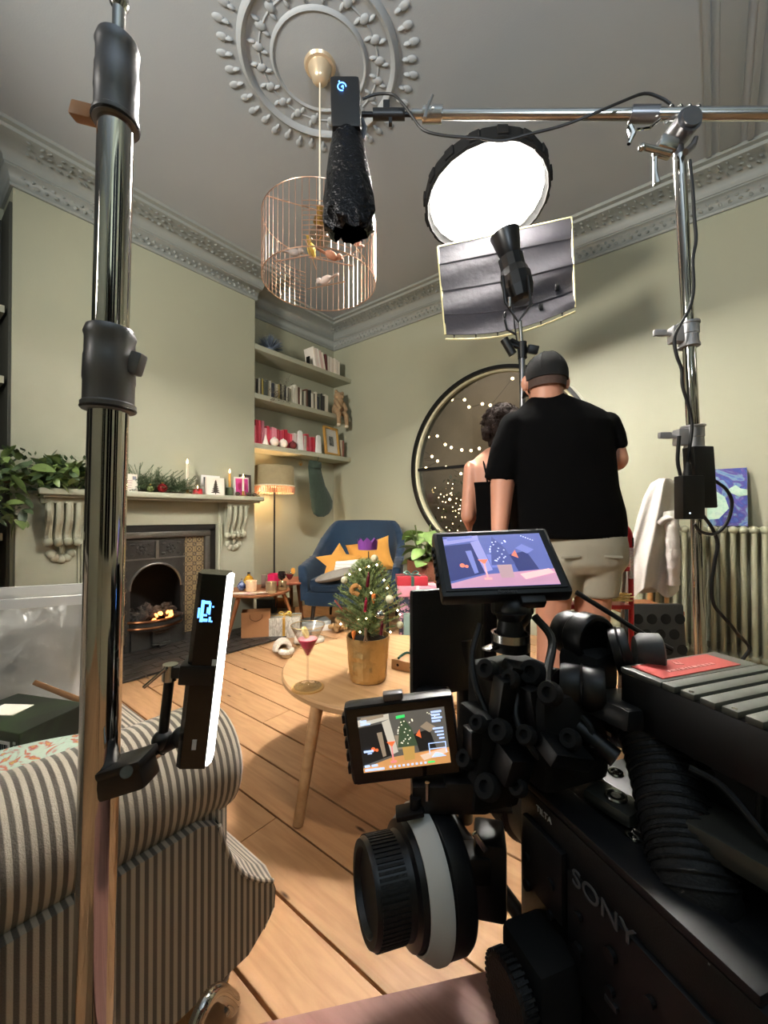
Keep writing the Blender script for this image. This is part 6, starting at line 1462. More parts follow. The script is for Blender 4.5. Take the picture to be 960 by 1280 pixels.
for dx in (0, -.36):
    b = MB(); b.tube([Ld(786, 690) + RV * dx + F0 * .03, gf + RV * dx + F0 * .12], .009, 8); b.build('rear_leg', mat('grey_ladder_metal', '#9a9a96', .35, .6), lad)
b = MB(); rr = random.Random(5)
for k in range(7):
    z0 = Ld(775, 750, LDD - .05); pts = [z0 + RV * (.02 * rr.uniform(-4, 3)) + ZV * (.006 * k + .0) - F0 * .02 * rr.random() for i in range(5)]; pts.sort(key=lambda v: v.dot(RV)); b.tube(smooth_path(pts, 4), .004, 6)
single(b, 'rope_coil', mat('yellow_rope', '#c9b070', .8, var=.4, scale=90), 'pale yellow rope looped on the tread of red step ladder', 'rope', Ld(775, 752, LDD - .05))
# wooden stool under the shirt
SHD = 2.46
def Sh(px, py, d=SHD): return at(px, py, d)
chair_p = Sh(801, 700, 2.62); chair_p.z = 0
ch = thing('wooden_chair', 'tan wooden chair half hidden under the white shirt', 'chair', chair_p)
b = MB(); z45 = .45; c0 = Vector((chair_p.x, chair_p.y, z45)); b.box(c0 - RV * .02, (.34, .36, .03), (0, 0, YAW), bev=.01); b.build('seat', WALNUT, ch)
TANW = mat('tan_wood', '#b08450', .5, var=.15)
for sx_, sy_ in ((-1, -1), (1, -1)):
    t_ = c0 + RV * (sx_ * .16 - .02) + F0 * (sy_ * .15); f_ = t_ + RV * sx_ * .03; f_.z = 0; b = MB(); b.cyl(f_, t_, .016, .02, 12); b.build('leg', TANW, ch)
for sx_ in (-1, 1):
    t_ = c0 + RV * (sx_ * .155 + .01 * (sx_ > 0) - .01) + F0 * .15; f_ = t_.copy(); f_.z = 0; u_ = t_ + ZV * (.30 if sx_ > 0 else .40); b = MB(); b.tube([f_, t_, u_], .017, 12); b.build('leg', TANW, ch)
b = MB(); b.box(c0 - RV * .02 + F0 * .15 + ZV * .34, (.34, .03, .09), (0, 0, YAW), bev=.01); b.build('backrest', TANW, ch)
cs0 = Sh(833, 700, SHD + .02); cs0.z = 0; cst = thing('coat_stand', 'thin tan wooden coat stand under the hanging white shirt', 'coat stand', cs0)
b = MB(); b.cyl(cs0, cs0 + ZV * 1.20, .012, seg=12); b.build('pole', TANW, cst)
b = MB(); b.lathe([(.12, 0), (.12, .02), (.02, .03), (.0001, .03)], xf(cs0), 24); b.build('base', TANW, cst)
b = MB(); b.ball(cs0 + ZV * 1.2, .02); b.build('knob', TANW, cst)
# the white shirt: cloth hanging from a peak over the chair back
LIN = mat('white_linen', '#e6dfd6', .85, var=.05, scale=12, bump=.6, bscale=34)
b = MB()
left_e = [(824, 598), (813, 604), (804, 622), (796, 648), (788, 680), (780, 710), (776, 744)]
right_e = [(838, 598), (845, 604), (849, 625), (849, 650), (849, 680), (849, 705), (849, 738)]
def interp(E, v):
    t = v * (len(E) - 1); i = min(int(t), len(E) - 2); f = t - i; return E[i][0] + (E[i + 1][0] - E[i][0]) * f, E[i][1] + (E[i + 1][1] - E[i][1]) * f
def shirt_f(u, v):
    l, r_ = interp(left_e, v), interp(right_e, v); px, py = l[0] + (r_[0] - l[0]) * u, l[1] + (r_[1] - l[1]) * u
    if v > .8: py += 8 * (v - .8) / .2 * math.sin(u * 9 + .5)
    d = SHD - .16 * math.sin(PI * u) ** .6 - .035 * math.sin(u * 14 + 2.5 * v) * (.25 + v) - .03 * v
    return Sh(px, py, d)
b.surf(shirt_f, 48, 32); b.surf(lambda u, v: Sh(*(lambda l, r_: (l[0] + (r_[0] - l[0]) * u, l[1] + (r_[1] - l[1]) * u))(interp(left_e, v), interp(right_e, v)), SHD + .03 + .14 * math.sin(PI * u) ** .6 + .02 * math.sin(u * 13)), 30, 16)
shirt = thing('white_shirt', 'crumpled white linen shirt draped over the chair back by the radiator', 'shirt', Sh(815, 690))
b.build('drape', LIN, shirt, angle=180, weld=True)
b = MB(); b.tube(smooth_path([Sh(838, 640, SHD - .20), Sh(840, 668, SHD - .22), Sh(842, 700, SHD - .22), Sh(841, 730, SHD - .20)], 6), [.033 + .003 * math.sin(i * 1.9) + .002 * math.sin(i * .7) for i in range(19)], 16); b.build('sleeve', LIN, shirt)
b = MB(); b.tube(smooth_path([Sh(824, 655, SHD - .20), Sh(833, 648, SHD - .22), Sh(841, 652, SHD - .22), Sh(847, 662, SHD - .2)], 4), .018, 12); b.build('cuff', LIN, shirt)
# black honeycomb speaker board on the floor
sb_p = Sh(826, 800, 2.16); sb_p.z = 0
spk = thing('perforated_board', 'dark grey board with rows of round holes leaning beside the red ladder', 'board', sb_p, YAW)
b = MB(spk); hgt = .56; m = xf((0, 0, 0), (-.10, 0, 0)); b.box((0, .01, hgt / 2), (.32, .03, hgt), bev=.02, m=m); b.build('panel', mat('charcoal_foam', '#2e302e', .8, var=.1), spk)
b = MB(spk); b.cyl(m @ Vector((0, -.008, 0.05)), m @ Vector((0, -.006, .05)), .028, seg=14); 
hm = b.build('hole', mat('deep_hole', '#0a0b0a', .9), spk)
for r_ in range(6):
    for c_ in range(4):
        inst(hm, 'hole', spk, Matrix.Translation(((c_ - 1.5) * .075 + (.018 if r_ % 2 else -.018), 0.1 * 0.0 + .1 * 0, 0)) @ Matrix.Translation(m.to_3x3() @ Vector((0, 0, .03 + .08 * r_))))
# night window bay and dark panel added on unseen sides for chrome to reflect
for i, y_ in enumerate((-1.6, -.2, 1.2)):
    w_ = MB(); w_.box((XR - .012, y_, 1.75), (.02, 1.0, 2.1)); wn = tag(w_.build('window_%d' % (i + 2), mat('dark_reflect_glass', '#050608', .05), None, smooth=False), kind='structure')
    w_ = MB()
    for dy in (-.52, 0, .52): w_.box((XR - .03, y_ + dy, 1.75), (.05, .05, 2.2), bev=.006)
    for z_ in (.68, 1.75, 2.82): w_.box((XR - .03, y_, z_), (.05, 1.08, .05), bev=.006)
    w_.build('window_frame', SAGE_TRIM, wn)
w_ = MB(); w_.box((-2.2, YF + .03, 1.2), (1.4, .05, 2.4)); tag(w_.build('dark_panel_1', mat('dark_reflect_panel', '#1a1c1a', .4), None, smooth=False), kind='structure')  # dark panel added for the chrome pole to reflect
# ------------------------------------------------------------------ the cinema camera rig
RA = math.radians(19.3)
RF = F0 * math.cos(RA) - RV * math.sin(RA); RR = RV * math.cos(RA) + F0 * math.sin(RA)
RO = at(735, 1100, .373)
RM = basis(RO, RR, RF, ZV)
def rl(x, y, z): return RM @ Vector((x, y, z))
rig = thing('cinema_camera', 'black cinema camera rig with lens, handle and side controls filling the lower corner', 'camera', M=xf(RO, (0, 0, math.atan2(RR.y, RR.x))))
CB = mat('camera_black', '#070708', .5, var=.1, scale=60, bump=.12, bscale=700)
CG_ = mat('camera_grey', '#141416', .45, var=.1); 
def rb(c, size, rot=(0, 0, 0), bev=.004, nm='panel', m=CB, parent=rig, **kw):
    b = MB(); b.box((0, 0, 0), size, rot, bev=bev, m=basis(c, RR, RF, ZV)); return b.build(nm, m, parent, **kw)
body = rb(rl(.075, -.10, -.065), (.15, .40, .19), bev=.012, nm='body')
rb(rl(-.002, -.06, -.055), (.006, .16, .10), bev=.002, nm='side_panel', m=CG_, parent=body)
rb(rl(-.003, .055, -.03), (.008, .06, .07), bev=.003, nm='side_panel', m=CG_, parent=body)
rb(rl(.02, -.02, .032), (.035, .22, .008), bev=.002, nm='cage_rail', m=CG_, parent=body)
rb(rl(.11, .02, .034), (.06, .12, .012), bev=.003, nm='cage_top_plate', m=CG_, parent=body)
rr = random.Random(44)
for j in range(5):
    for k in range(2):
        b = MB(); c = rl(-.0055, .075 - .035 * j, -.035 - .03 * k); b.cyl(c, c - RR * .004, .0055 if (j + k) % 2 else .004, seg=12); b.build('button', CG_, body)
for j in range(4): rb(rl(-.006, -.03 - .02 * j, -.075 - .004 * j), (.004, .012, .005), bev=.001, nm='switch', m=GREYM, parent=body)
b = MB(); b.text('SONY', .0215, basis(rl(-.0062, -.020, -.004), -RF * 1.15, ZV, -RR), .0005); b.build('lettering', mat('grey_lettering', '#5c5c5c', .5), body, smooth=False)
b = MB(); b.text('TILTA', .0085, basis(rl(.0018, .055, .022) - RR * .004, -RF, ZV, -RR), .0004); b.build('lettering', mat('pale_lettering', '#b8b8b8', .5), body, smooth=False)
# round screw heads and locks on the top plate
for px, py, d, r in ((770, 995, .415, .009), (789, 1077, .375, .0085), (770, 966, .43, .006), (792, 1045, .385, .006)):
    c = at(px, py, d); b = MB(); T = basis(c, RR, RF, ZV); b.torus(T, r, .0018, 24, 6); b.lathe([(r * .55, -.002), (r * .5, .001), (.0001, .001)], T, 16); b.build('screw_ring', STEEL, body)
rb(at(768, 1003, .418), (.034, .05, .014), (0, 0, .2), bev=.006, nm='lock_plate', m=mat('satin_grey', '#55554f', .35, .6), parent=body)
rb(at(802, 1040, .385), (.018, .01, .012), (0, 0, .3), bev=.003, nm='lock_lever', m=STEEL, parent=body)
# lens
lens = None
b = MB(); T = basis(rl(.072, .09, -.045), RR, -ZV, RF); b.lathe([(.05, 0), (.054, .004), (.054, .03), (.05, .034), (.05, .06), (.055, .064), (.055, .10), (.05, .104), (.05, .15), (.056, .16), (.056, .18), (.048, .18), (.046, .165), (.0001, .16)], T, 48); lens = b.build('lens', BLACK, rig)
b = MB()
for k in range(72):
    a = 2 * PI * k / 72; b.box((.0552 * math.cos(a), .0552 * math.sin(a), .082), (.0016, .003, .034), (0, 0, a), m=T)
tag(b.build('grip_ribs', BLACKR, lens, smooth=False), kind='stuff')
c = at(623, 965, .515); nrm = (CAMV - c).normalized(); xx = (-RF - nrm * (-RF).dot(nrm)).normalized(); yy = nrm.cross(xx)
b = MB(); T = basis(c, xx, yy, nrm); 
for dx, dy, sx_, sy_ in ((0, .0055, .012, .001), (0, -.0055, .012, .001), (.0055, 0, .001, .012), (-.0055, 0, .001, .012)): b.box((dx, dy, 0), (sx_, sy_, .0012), m=T)
b.text('G', .010, T @ xf((0, 0, .0006)), .0003); b.build('badge', mat('red_badge', '#e89a90', .5), lens, smooth=False)
rb(c - nrm * .007, (.03, .05, .02), bev=.005, nm='badge_mount', m=BLACK, parent=lens)
# matte box and rods
mb_c = at(558, 800, .62); mbx = rb(mb_c, (.118, .014, .158), (0, 0, 0), bev=.008, nm='matte_box')
rb(mb_c + RF * .03 + RR * .02, (.10, .06, .12), bev=.01, nm='hood', m=BLACKM, parent=mbx)
b = MB(); b.tube([at(524, 866, .60), at(560, 868, .58)], .010, 12); b.build('hinge', DGREY, mbx)
for x_ in (.03, .115): b = MB(); b.cyl(rl(x_, -.25, -.165), rl(x_, .36, -.165), .0095, seg=16); b.build('rod', DGREY, rig)
b = MB(); b.cyl(rl(.05, .30, -.165), mb_c + RR * .03, .012); b.build('rod_riser', BLACK, rig)
# riser block below the upper monitor
rb(at(640, 885, .50), (.085, .07, .11), (0, 0, .1), bev=.01, nm='riser_block', m=BLACKM)
rb(at(610, 940, .47), (.06, .05, .10), (0, .1, 0), bev=.008, nm='riser_block', m=BLACKM)
rb(at(690, 905, .47), (.09, .08, .10), (0, 0, 0), bev=.012, nm='riser_block', m=BLACKM)
b = MB(); T = basis(at(638, 806, .50), RR, RF, ZV); b.lathe([(.018, -.006), (.022, -.006), (.022, .006), (.018, .008), (.014, .03), (.02, .04)], T, 24); b.build('mount_post', BLACK, rig)
b = MB(); T = basis(at(638, 800, .49), RR, RF, ZV); b.lathe([(.0195, 0), (.0225, 0), (.0225, .009), (.0195, .009)], T, 28, cap=False); b.build('steel_ring', STEEL, rig)
b = MB(); b.ball(at(642, 765, .51), (.022, .022, .022)); b.box(at(640, 758, .51), (.05, .02, .02), (0, 0, YAW), bev=.005); b.build('ball_joint', BLACK, rig)
rb(at(618, 808, .49), (.035, .012, .004), (0, 0, .4), bev=.001, nm='steel_tab', m=STEEL)
# upper right joints: rosettes, viewfinder
for nm, a_, c_, r, r2 in (('knob', at(706, 788, .53), at(748, 802, .48), .027, .030), ('viewfinder', at(765, 815, .47), at(788, 813, .462), .026, .026), ('knob', at(700, 856, .46), at(757, 864, .44), .024, .024)):
    b = MB(); T, L = frame_to(a_, c_); b.lathe([(r * .6, 0), (r * .95, .001), (r, .005), (r, L * .45), (r * .93, L * .5), (r2, L * .55), (r2, L - .004), (r2 * .92, L), (r2 * .8, L), (r2 * .75, L - .008), (.0001, L - .01)], T, 36); k = b.build(nm, BLACK, rig)
    b = MB(); b.torus(T @ xf((0, 0, L * .5)), r * 1.0, .0015, 36, 6); b.build('trim_ring', DGREY, k)
b = MB(); T, L = frame_to(at(793, 815, .46), at(824, 818, .452)); b.lathe([(.017, 0), (.0215, .006), (.0225, L), (.020, L + .002), (.018, L * .6), (.0001, L * .55)], T, 36); b.build('eyecup', mat('grey_rubber', '#3a3a38', .55, var=.1), rig)
b = MB(); T, L = frame_to(at(703, 857, .452), at(699, 856, .456)); b.lathe([(.017, 0), (.017, .001), (.0001, .0012)], T, 28); b.build('glass_end', mat('dark_glass', '#1c1416', .1, coat=.5), rig)
rb(at(735, 836, .49), (.05, .05, .05), (0, 0, .3), bev=.01, nm='joint_block', m=BLACKM)
rb(at(780, 885, .44), (.075, .06, .022), (0, .15, .1), bev=.006, nm='joint_plate', m=mat('satin_dark', '#2a2a2a', .4, .3))
b = MB(); b.tube([at(662, 858, .48), at(770, 948, .41)], .0095, 12); b.build('diagonal_rod', BLACK, rig)
b = MB(); b.box((0, 0, 0), (.012, .085, .004), m=basis(at(722, 886, .475), *(lambda z_: (z_[0], z_[1], z_[2]))(((RR + ZV * .2).normalized(), (at(690, 866, .5) - at(760, 912, .45)).normalized(), ZV)))); b.build('silver_plate', STEEL, rig)
rr = random.Random(61)
for px, py, d, r, L in ((612, 838, .47, .012, .012), (640, 850, .45, .010, .010), (668, 842, .46, .014, .012), (600, 905, .44, .009, .01), (628, 915, .43, .012, .012), (660, 920, .42, .010, .01), (690, 868, .42, .012, .012), (715, 925, .41, .010, .01), (585, 950, .45, .010, .012), (612, 985, .43, .013, .012), (650, 985, .42, .009, .01)):
    c = at(px, py, d); nv = (CAMV - c).normalized() * .5 - RR * .6 + ZV * .3; b = MB(); T, L_ = frame_to(c, c + nv.normalized() * L); b.lathe([(r, 0), (r, L * .7), (r * .85, L), (r * .45, L), (r * .4, L * .6), (.0001, L * .6)], T, 18); b.build('bolt_head', BLACKM, rig)
for pts, r in (([(600, 780, .52), (590, 820, .5), (596, 860, .48), (612, 900, .46)], .004), ([(668, 770, .52), (690, 800, .5), (684, 850, .46), (700, 900, .43)], .005), ([(705, 880, .45), (735, 905, .43), (742, 935, .42)], .004), ([(575, 960, .47), (600, 1005, .46), (640, 1010, .45)], .005)):
    b = MB(); b.tube(smooth_path([at(*p) for p in pts], 6), r, 8); b.build('cable', CABLE, rig)
for px, py, d, sx_, sy_, sz_, a in ((655, 838, .47, .05, .02, .012, .3), (628, 875, .45, .02, .02, .05, .1), (668, 895, .44, .016, .02, .06, -.1), (598, 925, .45, .03, .02, .03, .0), (705, 940, .41, .05, .03, .016, .3), (640, 955, .43, .03, .03, .03, .2)):
    rb(at(px, py, d), (sx_, sy_, sz_), (a, a, 0), bev=.003, nm='fitting', m=BLACK)
# handle
hp = smooth_path([at(770, 905, .47), at(805, 905, .44), at(828, 960, .405), at(850, 1040, .362), at(868, 1105, .335), at(880, 1150, .33)], 6)
b = MB(); b.tube(hp, [.024 + .006 * min(1, i / 8) for i in range(len(hp))], 20); hd = b.build('top_handle', BLACKR, rig)
b = MB(); 
for i in range(5, len(hp) - 6, 1):
    p = hp[i]; t = (hp[i + 1] - hp[i - 1]).normalized(); x = ZV.cross(t).normalized(); b.torus(basis(p, x, t.cross(x), t), .0305, .0016, 24, 5)
tag(b.build('grip_ribs', BLACKR, hd), kind='stuff')
b = MB(); hx = []
axis_p = smooth_path([at(818, 893, .43), at(838, 930, .41), at(850, 975, .39), at(872, 1010, .375), at(905, 1050, .36)], 24); n = len(axis_p)
for i in range(n):
    t = (axis_p[min(i + 1, n - 1)] - axis_p[max(i - 1, 0)]).normalized(); x = ZV.cross(t).normalized(); y = t.cross(x); a = i * .95; hx.append(axis_p[i] + (x * math.cos(a) + y * math.sin(a)) * .0075)
b.tube(hx, .0022, 6); b.build('coiled_cable', BLACK, rig)
for k, pts in enumerate(([(648, 868, .46), (644, 890, .45), (652, 915, .44), (668, 940, .43), (684, 958, .43)], [(720, 740, .50), (760, 765, .49), (800, 790, .48), (840, 812, .47)], [(862, 960, .36), (905, 985, .34), (960, 1050, .31), (1010, 1110, .3)], [(858, 972, .38), (900, 968, .37), (950, 985, .36), (1000, 1000, .35)], [(960, 950, .33), (950, 1000, .33), (955, 1080, .33), (950, 1130, .33)], [(905, 905, .4), (925, 945, .38), (960, 975, .36)])):
    b = MB(); b.tube(smooth_path([at(*p) for p in pts], 6), .0030 if k else .0035, 8); b.build('cable', mat('grey_cable', '#3a3a3c', .4) if k == 0 else CABLE, rig)
# rear lower details
rb(at(925, 1055, .33), (.05, .06, .02), (0, 0, .2), bev=.005, nm='rear_plate', m=mat('satin_grey', '#55554f', .35, .6))
b = MB(); b.torus(basis(at(895, 1045, .345), RR, RF, ZV), .008, .002, 24, 6); b.build('strap_ring', STEEL, rig)
rb(at(908, 1128, .315), (.008, .005, .004), (0, 0, .4), bev=.001, nm='gold_contact', m=GOLD)
rb(at(952, 1240, .27), (.035, .05, .02), (0, 0, .3), bev=.003, nm='rear_device', m=mat('silver_grey', '#7a7a7a', .4, .5))
rb(at(965, 1185, .33), (.07, .09, .03), (0, 0, 0), bev=.008, nm='rear_block', m=CB)
rb(at(930, 1000, .40), (.12, .10, .08), (0, 0, 0), bev=.01, nm='rear_block', m=BLACKM)
# toothed wheel low on the near side
b = MB(); T = basis(at(648, 1245, .385), ZV, RF, -RR); b.lathe([(.001, 0), (.030, 0), (.033, .003), (.033, .012), (.03, .015), (.001, .015)], T, 48)
for k in range(40): a = 2 * PI * k / 40; b.box((.034 * math.cos(a), .034 * math.sin(a), .0075), (.003, .0024, .012), (0, 0, a), m=T)
tag(b.build('gear_wheel', BLACKR, rig, smooth=False), kind='stuff')
rb(at(676, 1225, .40), (.05, .06, .08), bev=.008, nm='grip_base', m=BLACKM)
# hand wheel of the follow focus
fw = thing('focus_wheel', 'black follow-focus hand wheel with a white marking ring beside the camera body', 'focus wheel', at(525, 1090, .43))
ax_ = (-RR * .97 - RF * .0 + ZV * .05).normalized(); c0 = at(556, 1088, .45); T = basis(c0, *(lambda z_: ((ZV.cross(z_)).normalized(), z_.cross(ZV.cross(z_)).normalized(), z_))(ax_))
b = MB(); b.lathe([(.001, -.002), (.064, -.002), (.066, .002), (.066, .02), (.062, .024), (.001, .024)], T, 64); hb = b.build('housing', mat('satin_black', '#121214', .35), fw)
b = MB(); b.lathe([(.0675, .024), (.0675, .030), (.058, .044), (.056, .044), (.056, .024)], T, 64, cap=False); b.build('marking_ring', mat('white_plastic', '#d4d2cc', .5, var=.04), fw)
b = MB(); b.lathe([(.056, .028), (.054, .05), (.046, .052), (.045, .056), (.045, .088), (.043, .092), (.036, .092), (.034, .086), (.001, .086)], T, 64); b.build('knob', mat('satin_black', '#121214', .35), fw)
b = MB()
for k in range(60): a = 2 * PI * k / 60; b.box((.0455 * math.cos(a), .0455 * math.sin(a), .073), (.0014, .0026, .028), (0, 0, a), m=T)
tag(b.build('grip_ribs', BLACKR, fw, smooth=False), kind='stuff')
p = at(541, 1062, .415); b = MB(); Tn, L = frame_to(p + (CAMV - p).normalized() * -.004, p + (CAMV - p).normalized() * .004); b.lathe([(.004, .0), (.0075, .0), (.0085, .003), (.0075, .008), (.004, .008)], Tn, 20); b.build('screw', STEEL, fw)
b = MB(); b.cyl(at(519, 1018, .44), at(519, 996, .44), .006, seg=12); b.box(at(512, 1014, .44), (.03, .02, .006), (0, -.2, YAW), bev=.002); b.build('index_pin', DGREY, fw)
b = MB(); b.box(at(583, 1078, .46), (.05, .03, .03), (0, 0, YAW), bev=.005); b.box(at(612, 1085, .47), (.035, .045, .085), (0, 0, YAW - .2), bev=.006); b.build('arm', BLACK, fw)
b = MB(); b.box(at(600, 1052, .44), (.006, .004, .022), (0, -.6, YAW), bev=.001); b.build('steel_clip', STEEL, fw)
b = MB(); b.cyl(at(566, 1103, .46), at(585, 1101, .46), .007); b.build('lock_knob', BRASS, fw)
# ---- monitors
def screen_frame(c4, dep):
    P = [at(x, y, d) for (x, y), d in zip(c4, dep)]
    u = ((P[1] - P[0]) + (P[2] - P[3])) / 2; v = ((P[0] - P[3]) + (P[1] - P[2])) / 2; w, h = u.length, v.length
    u.normalize(); v = (v - u * v.dot(u)).normalized(); return basis(sum(P, Vector()) / 4, u, v, u.cross(v)), w, h
def emi(name, c, s): return emat(name, c, s)
def picture(parent, T, w, h, z, pal, texts):
    """the live picture on a screen: the set with hearth, tree, glass and table, as flat lit shapes in the panel's plane"""
    def q(nm, key, shapes, dz):
        if nm == 'screen_shape' and len(shapes) > 1:
            for s1 in shapes: q(nm, key, [s1], dz)
            return
        b = MB()
        for s in shapes:
            if s[0] == 'r': _, x0, y0, x1, y1 = s; P = [(x0, y0), (x1, y0), (x1, y1), (x0, y1)]
            else: P = s[1]
            b.verts([((x - .5) * w, (.5 - y) * h, z + dz) for x, y in P], [tuple(range(len(P)))], T)
        so = b.build(nm, emi('screen_%s_%s' % (pal['n'], key), pal[key], pal['s']), parent, smooth=False)
        if len(shapes) > 1: tag(so, kind='stuff')
    def disc(x, y, r, n=10): return ('p', [(x + r * math.cos(2 * PI * k / n), y + r * 1.6 * math.sin(2 * PI * k / n)) for k in range(n)])
    q('screen_backdrop', 'wall', [('r', 0, 0, 1, 1)], 0)
    q('screen_shape', 'dark', [('p', [(0, .2), (.30, .16), (.34, .75), (0, .88)]), ('p', [(.62, .42), (.80, .36), (.86, .72), (.66, .74)])], .0002)
    q('screen_shape', 'mantel', [('p', [(0, .06), (.36, .0), (.36, .10), (0, .18)]), ('p', [(.27, .14), (.36, .10), (.42, .70), (.34, .74)])], .0004)
    q('screen_shape', 'mid', [('p', [(.20, .32), (.26, .31), (.28, .74), (.24, .76)]), ('p', [(.40, .40), (.50, .42), (.50, .66), (.42, .66)]), ('p', [(.70, .30), (.78, .22), (.88, .34), (.80, .42)]), ('p', [(.04, .02), (.30, .0), (.30, .05), (.04, .10)])], .0005)
    q('screen_shape', 'fire', [disc(.14, .60, .025), disc(.18, .62, .018), ('p', [(.30, .50), (.40, .50), (.355, .60)]), ('p', [(.64, .44), (.69, .34), (.70, .50)])], .0008)
    q('screen_shape', 'table', [('p', [(0, .92), (.35, .78), (1, .72), (1, 1), (0, 1)])], .0006)
    q('screen_shape', 'glass', [('p', [(.345, .58), (.36, .58), (.36, .84), (.345, .84)]), ('p', [(.32, .84), (.39, .84), (.39, .88), (.32, .88)])], .0010)
    q('screen_shape', 'tree', [('p', [(.50, .04), (.60, .30), (.65, .62), (.42, .62), (.46, .30)])], .0010)
    q('screen_shape', 'pot', [('p', [(.47, .62), (.61, .62), (.60, .86), (.48, .86)])], .0012)
    q('screen_shape', 'box', [('p', [(.66, .80), (.95, .72), (.99, .80), (.70, .90)])], .0012)
    rr = random.Random(9)
    q('screen_sparkle', 'spark', [disc(.44 + .2 * rr.random(), .12 + .48 * rr.random(), .008, 6) for k in range(22)] + [disc(.80 + .02 * k, .06 + .02 * k, .007, 6) for k in range(6)], .0014)
    if texts: q('screen_readout', 'text', texts, .0016)
m1 = thing('field_monitor', 'tilted black monitor showing the tree scene, mounted on top of the camera rig', 'monitor', at(630, 700, .53))
T, w, h = screen_frame([(537, 663), (683, 660), (718, 737), (556, 747)], (.57, .57, .49, .49))
b = MB(); b.box((0, 0, -.011), (w, h, .020), bev=.005, m=T); b.build('housing', BLACK, m1)
Ts, ws, hs = screen_frame([(550, 672), (672, 670), (702, 730), (568, 735)], (.5625, .5625, .4965, .4965)); Ts = basis(T @ Vector((T.inverted() @ Ts.to_translation()).xy.to_3d()), T.col[0].to_3d(), T.col[1].to_3d(), T.col[2].to_3d())
b = MB(); b.box((0, 0, .0001), (w * .93, h * .88, .0008), m=T); b.build('screen_glass', mat('gloss_black', '#070708', .18, var=.05), m1, smooth=False)
P1 = dict(n='blue', s=1.0, mid='#7078b4', wall='#56609c', dark='#2c3468', mantel='#8c8cc0', fire='#e07860', table='#b487a0', glass='#e0a0a0', tree='#47508a', pot='#a88a90', box='#dcb0b0', spark='#e0e4ff', text='#ffffff')
picture(m1, Ts, ws, hs, .0009, P1, None)
b = MB(); b.text('Portkeys', .0065, T @ xf((.0, -h * .47, .0006)), .0002); b.build('lettering', mat('dim_lettering', '#4a4a4c', .5), m1, smooth=False)
b = MB()
for k in range(6): b.box((-w * .5 - .001, (k - 2.5) * .011, -.011), (.004, .006, .01), m=T, bev=.001)
tag(b.build('side_vent', DGREY, m1), kind='stuff')
b = MB(); b.box((.03, -h * .5 - .004, -.012), (.03, .012, .014), m=T, bev=.003); b.build('mount_foot', BLACK, m1)
m2 = thing('camera_screen', 'black camera screen showing the tree scene with readouts beside the focus wheel', 'monitor', at(503, 927, .45))
T, w, h = screen_frame([(430, 884), (569, 867), (577, 968), (438, 985)], (.45, .45, .45, .45))
b = MB(); b.box((0, 0, -.010), (w, h, .020), bev=.007, m=T); b.build('housing', BLACK, m2)
Ts, ws, hs = screen_frame([(447.6, 896), (552, 883), (566, 950), (454, 967)], (.45,) * 4); Ts = basis(Ts.to_translation(), T.col[0].to_3d(), T.col[1].to_3d(), T.col[2].to_3d())
b = MB(); b.box((0, 0, .0001), (w * .94, h * .92, .0008), m=T); b.build('screen_glass', mat('gloss_black', '#070708', .18, var=.05), m2, smooth=False)
P2 = dict(n='warm', s=1.0, mid='#8a7a66', wall='#55514a', dark='#1c1a18', mantel='#b8b0a0', fire='#e06a3a', table='#c08a54', glass='#e08080', tree='#3c4a34', pot='#b08a4a', box='#d8b8a0', spark='#fff4d8', text='#bcd4ff')
tx = [('r', .03, .06, .10, .10), ('r', .03, .12, .14, .15), ('r', .03, .60, .14, .64), ('r', .07, .65, .12, .67), ('r', .02, .86, .08, .90), ('r', .10, .86, .17, .90), ('r', .02, .93, .24, .97)]
for k in range(4): tx.append(('r', .84, .04 + .055 * k, .96 - .02 * (k % 2), .075 + .055 * k))
for k in range(4): tx.append(('r', .84 + .02 * k, .34 + .06 * k, .96, .37 + .06 * k))
tx += [('r', .77, .60, .97, .615), ('r', .77, .60, .78, .80), ('r', .96, .60, .97, .80), ('r', .78, .70, .97, .715), ('p', [(.79, .86), (.84, .78), (.90, .80), (.96, .86)])]
for k in range(9): tx.append(('r', .30 + .05 * k, .92, .325 + .05 * k, .955))
picture(m2, Ts, ws, hs, .0009, P2, tx)
b = MB(); b.verts([((x - .5) * ws, (.5 - y) * hs, .0027) for x, y in ((.44, .05), (.54, .04), (.54, .09), (.44, .10))], [(0, 1, 2, 3)], Ts); b.verts([((x - .5) * ws, (.5 - y) * hs, .0027) for x, y in ((.74, .92), (.82, .92), (.82, .95), (.74, .95))], [(0, 1, 2, 3)], Ts); b.build('green_readout', emat('screen_green', '#3cd86a', 1.0), m2, smooth=False)
b = MB(); b.box((-.005, h * .5 + .003, -.008), (.022, .008, .012), m=T, bev=.002); b.build('top_shoe', GREYM, m2)
b = MB()
for k in range(5): b.box((-w * .5 - .001, (k - 2) * .014, -.01), (.004, .009, .01), m=T, bev=.001)
tag(b.build('side_button', DGREY, m2), kind='stuff')
b = MB(); b.box(at(545, 990, .455), (.055, .03, .03), (0, 0, YAW), bev=.004); b.box(at(580, 985, .46), (.05, .04, .035), (0, 0, YAW), bev=.006); b.build('mount_block', BLACK, m2)
b = MB(); b.cyl(at(534, 978, .435), at(534, 1000, .435), .0025); b.build('steel_edge', STEEL, m2)
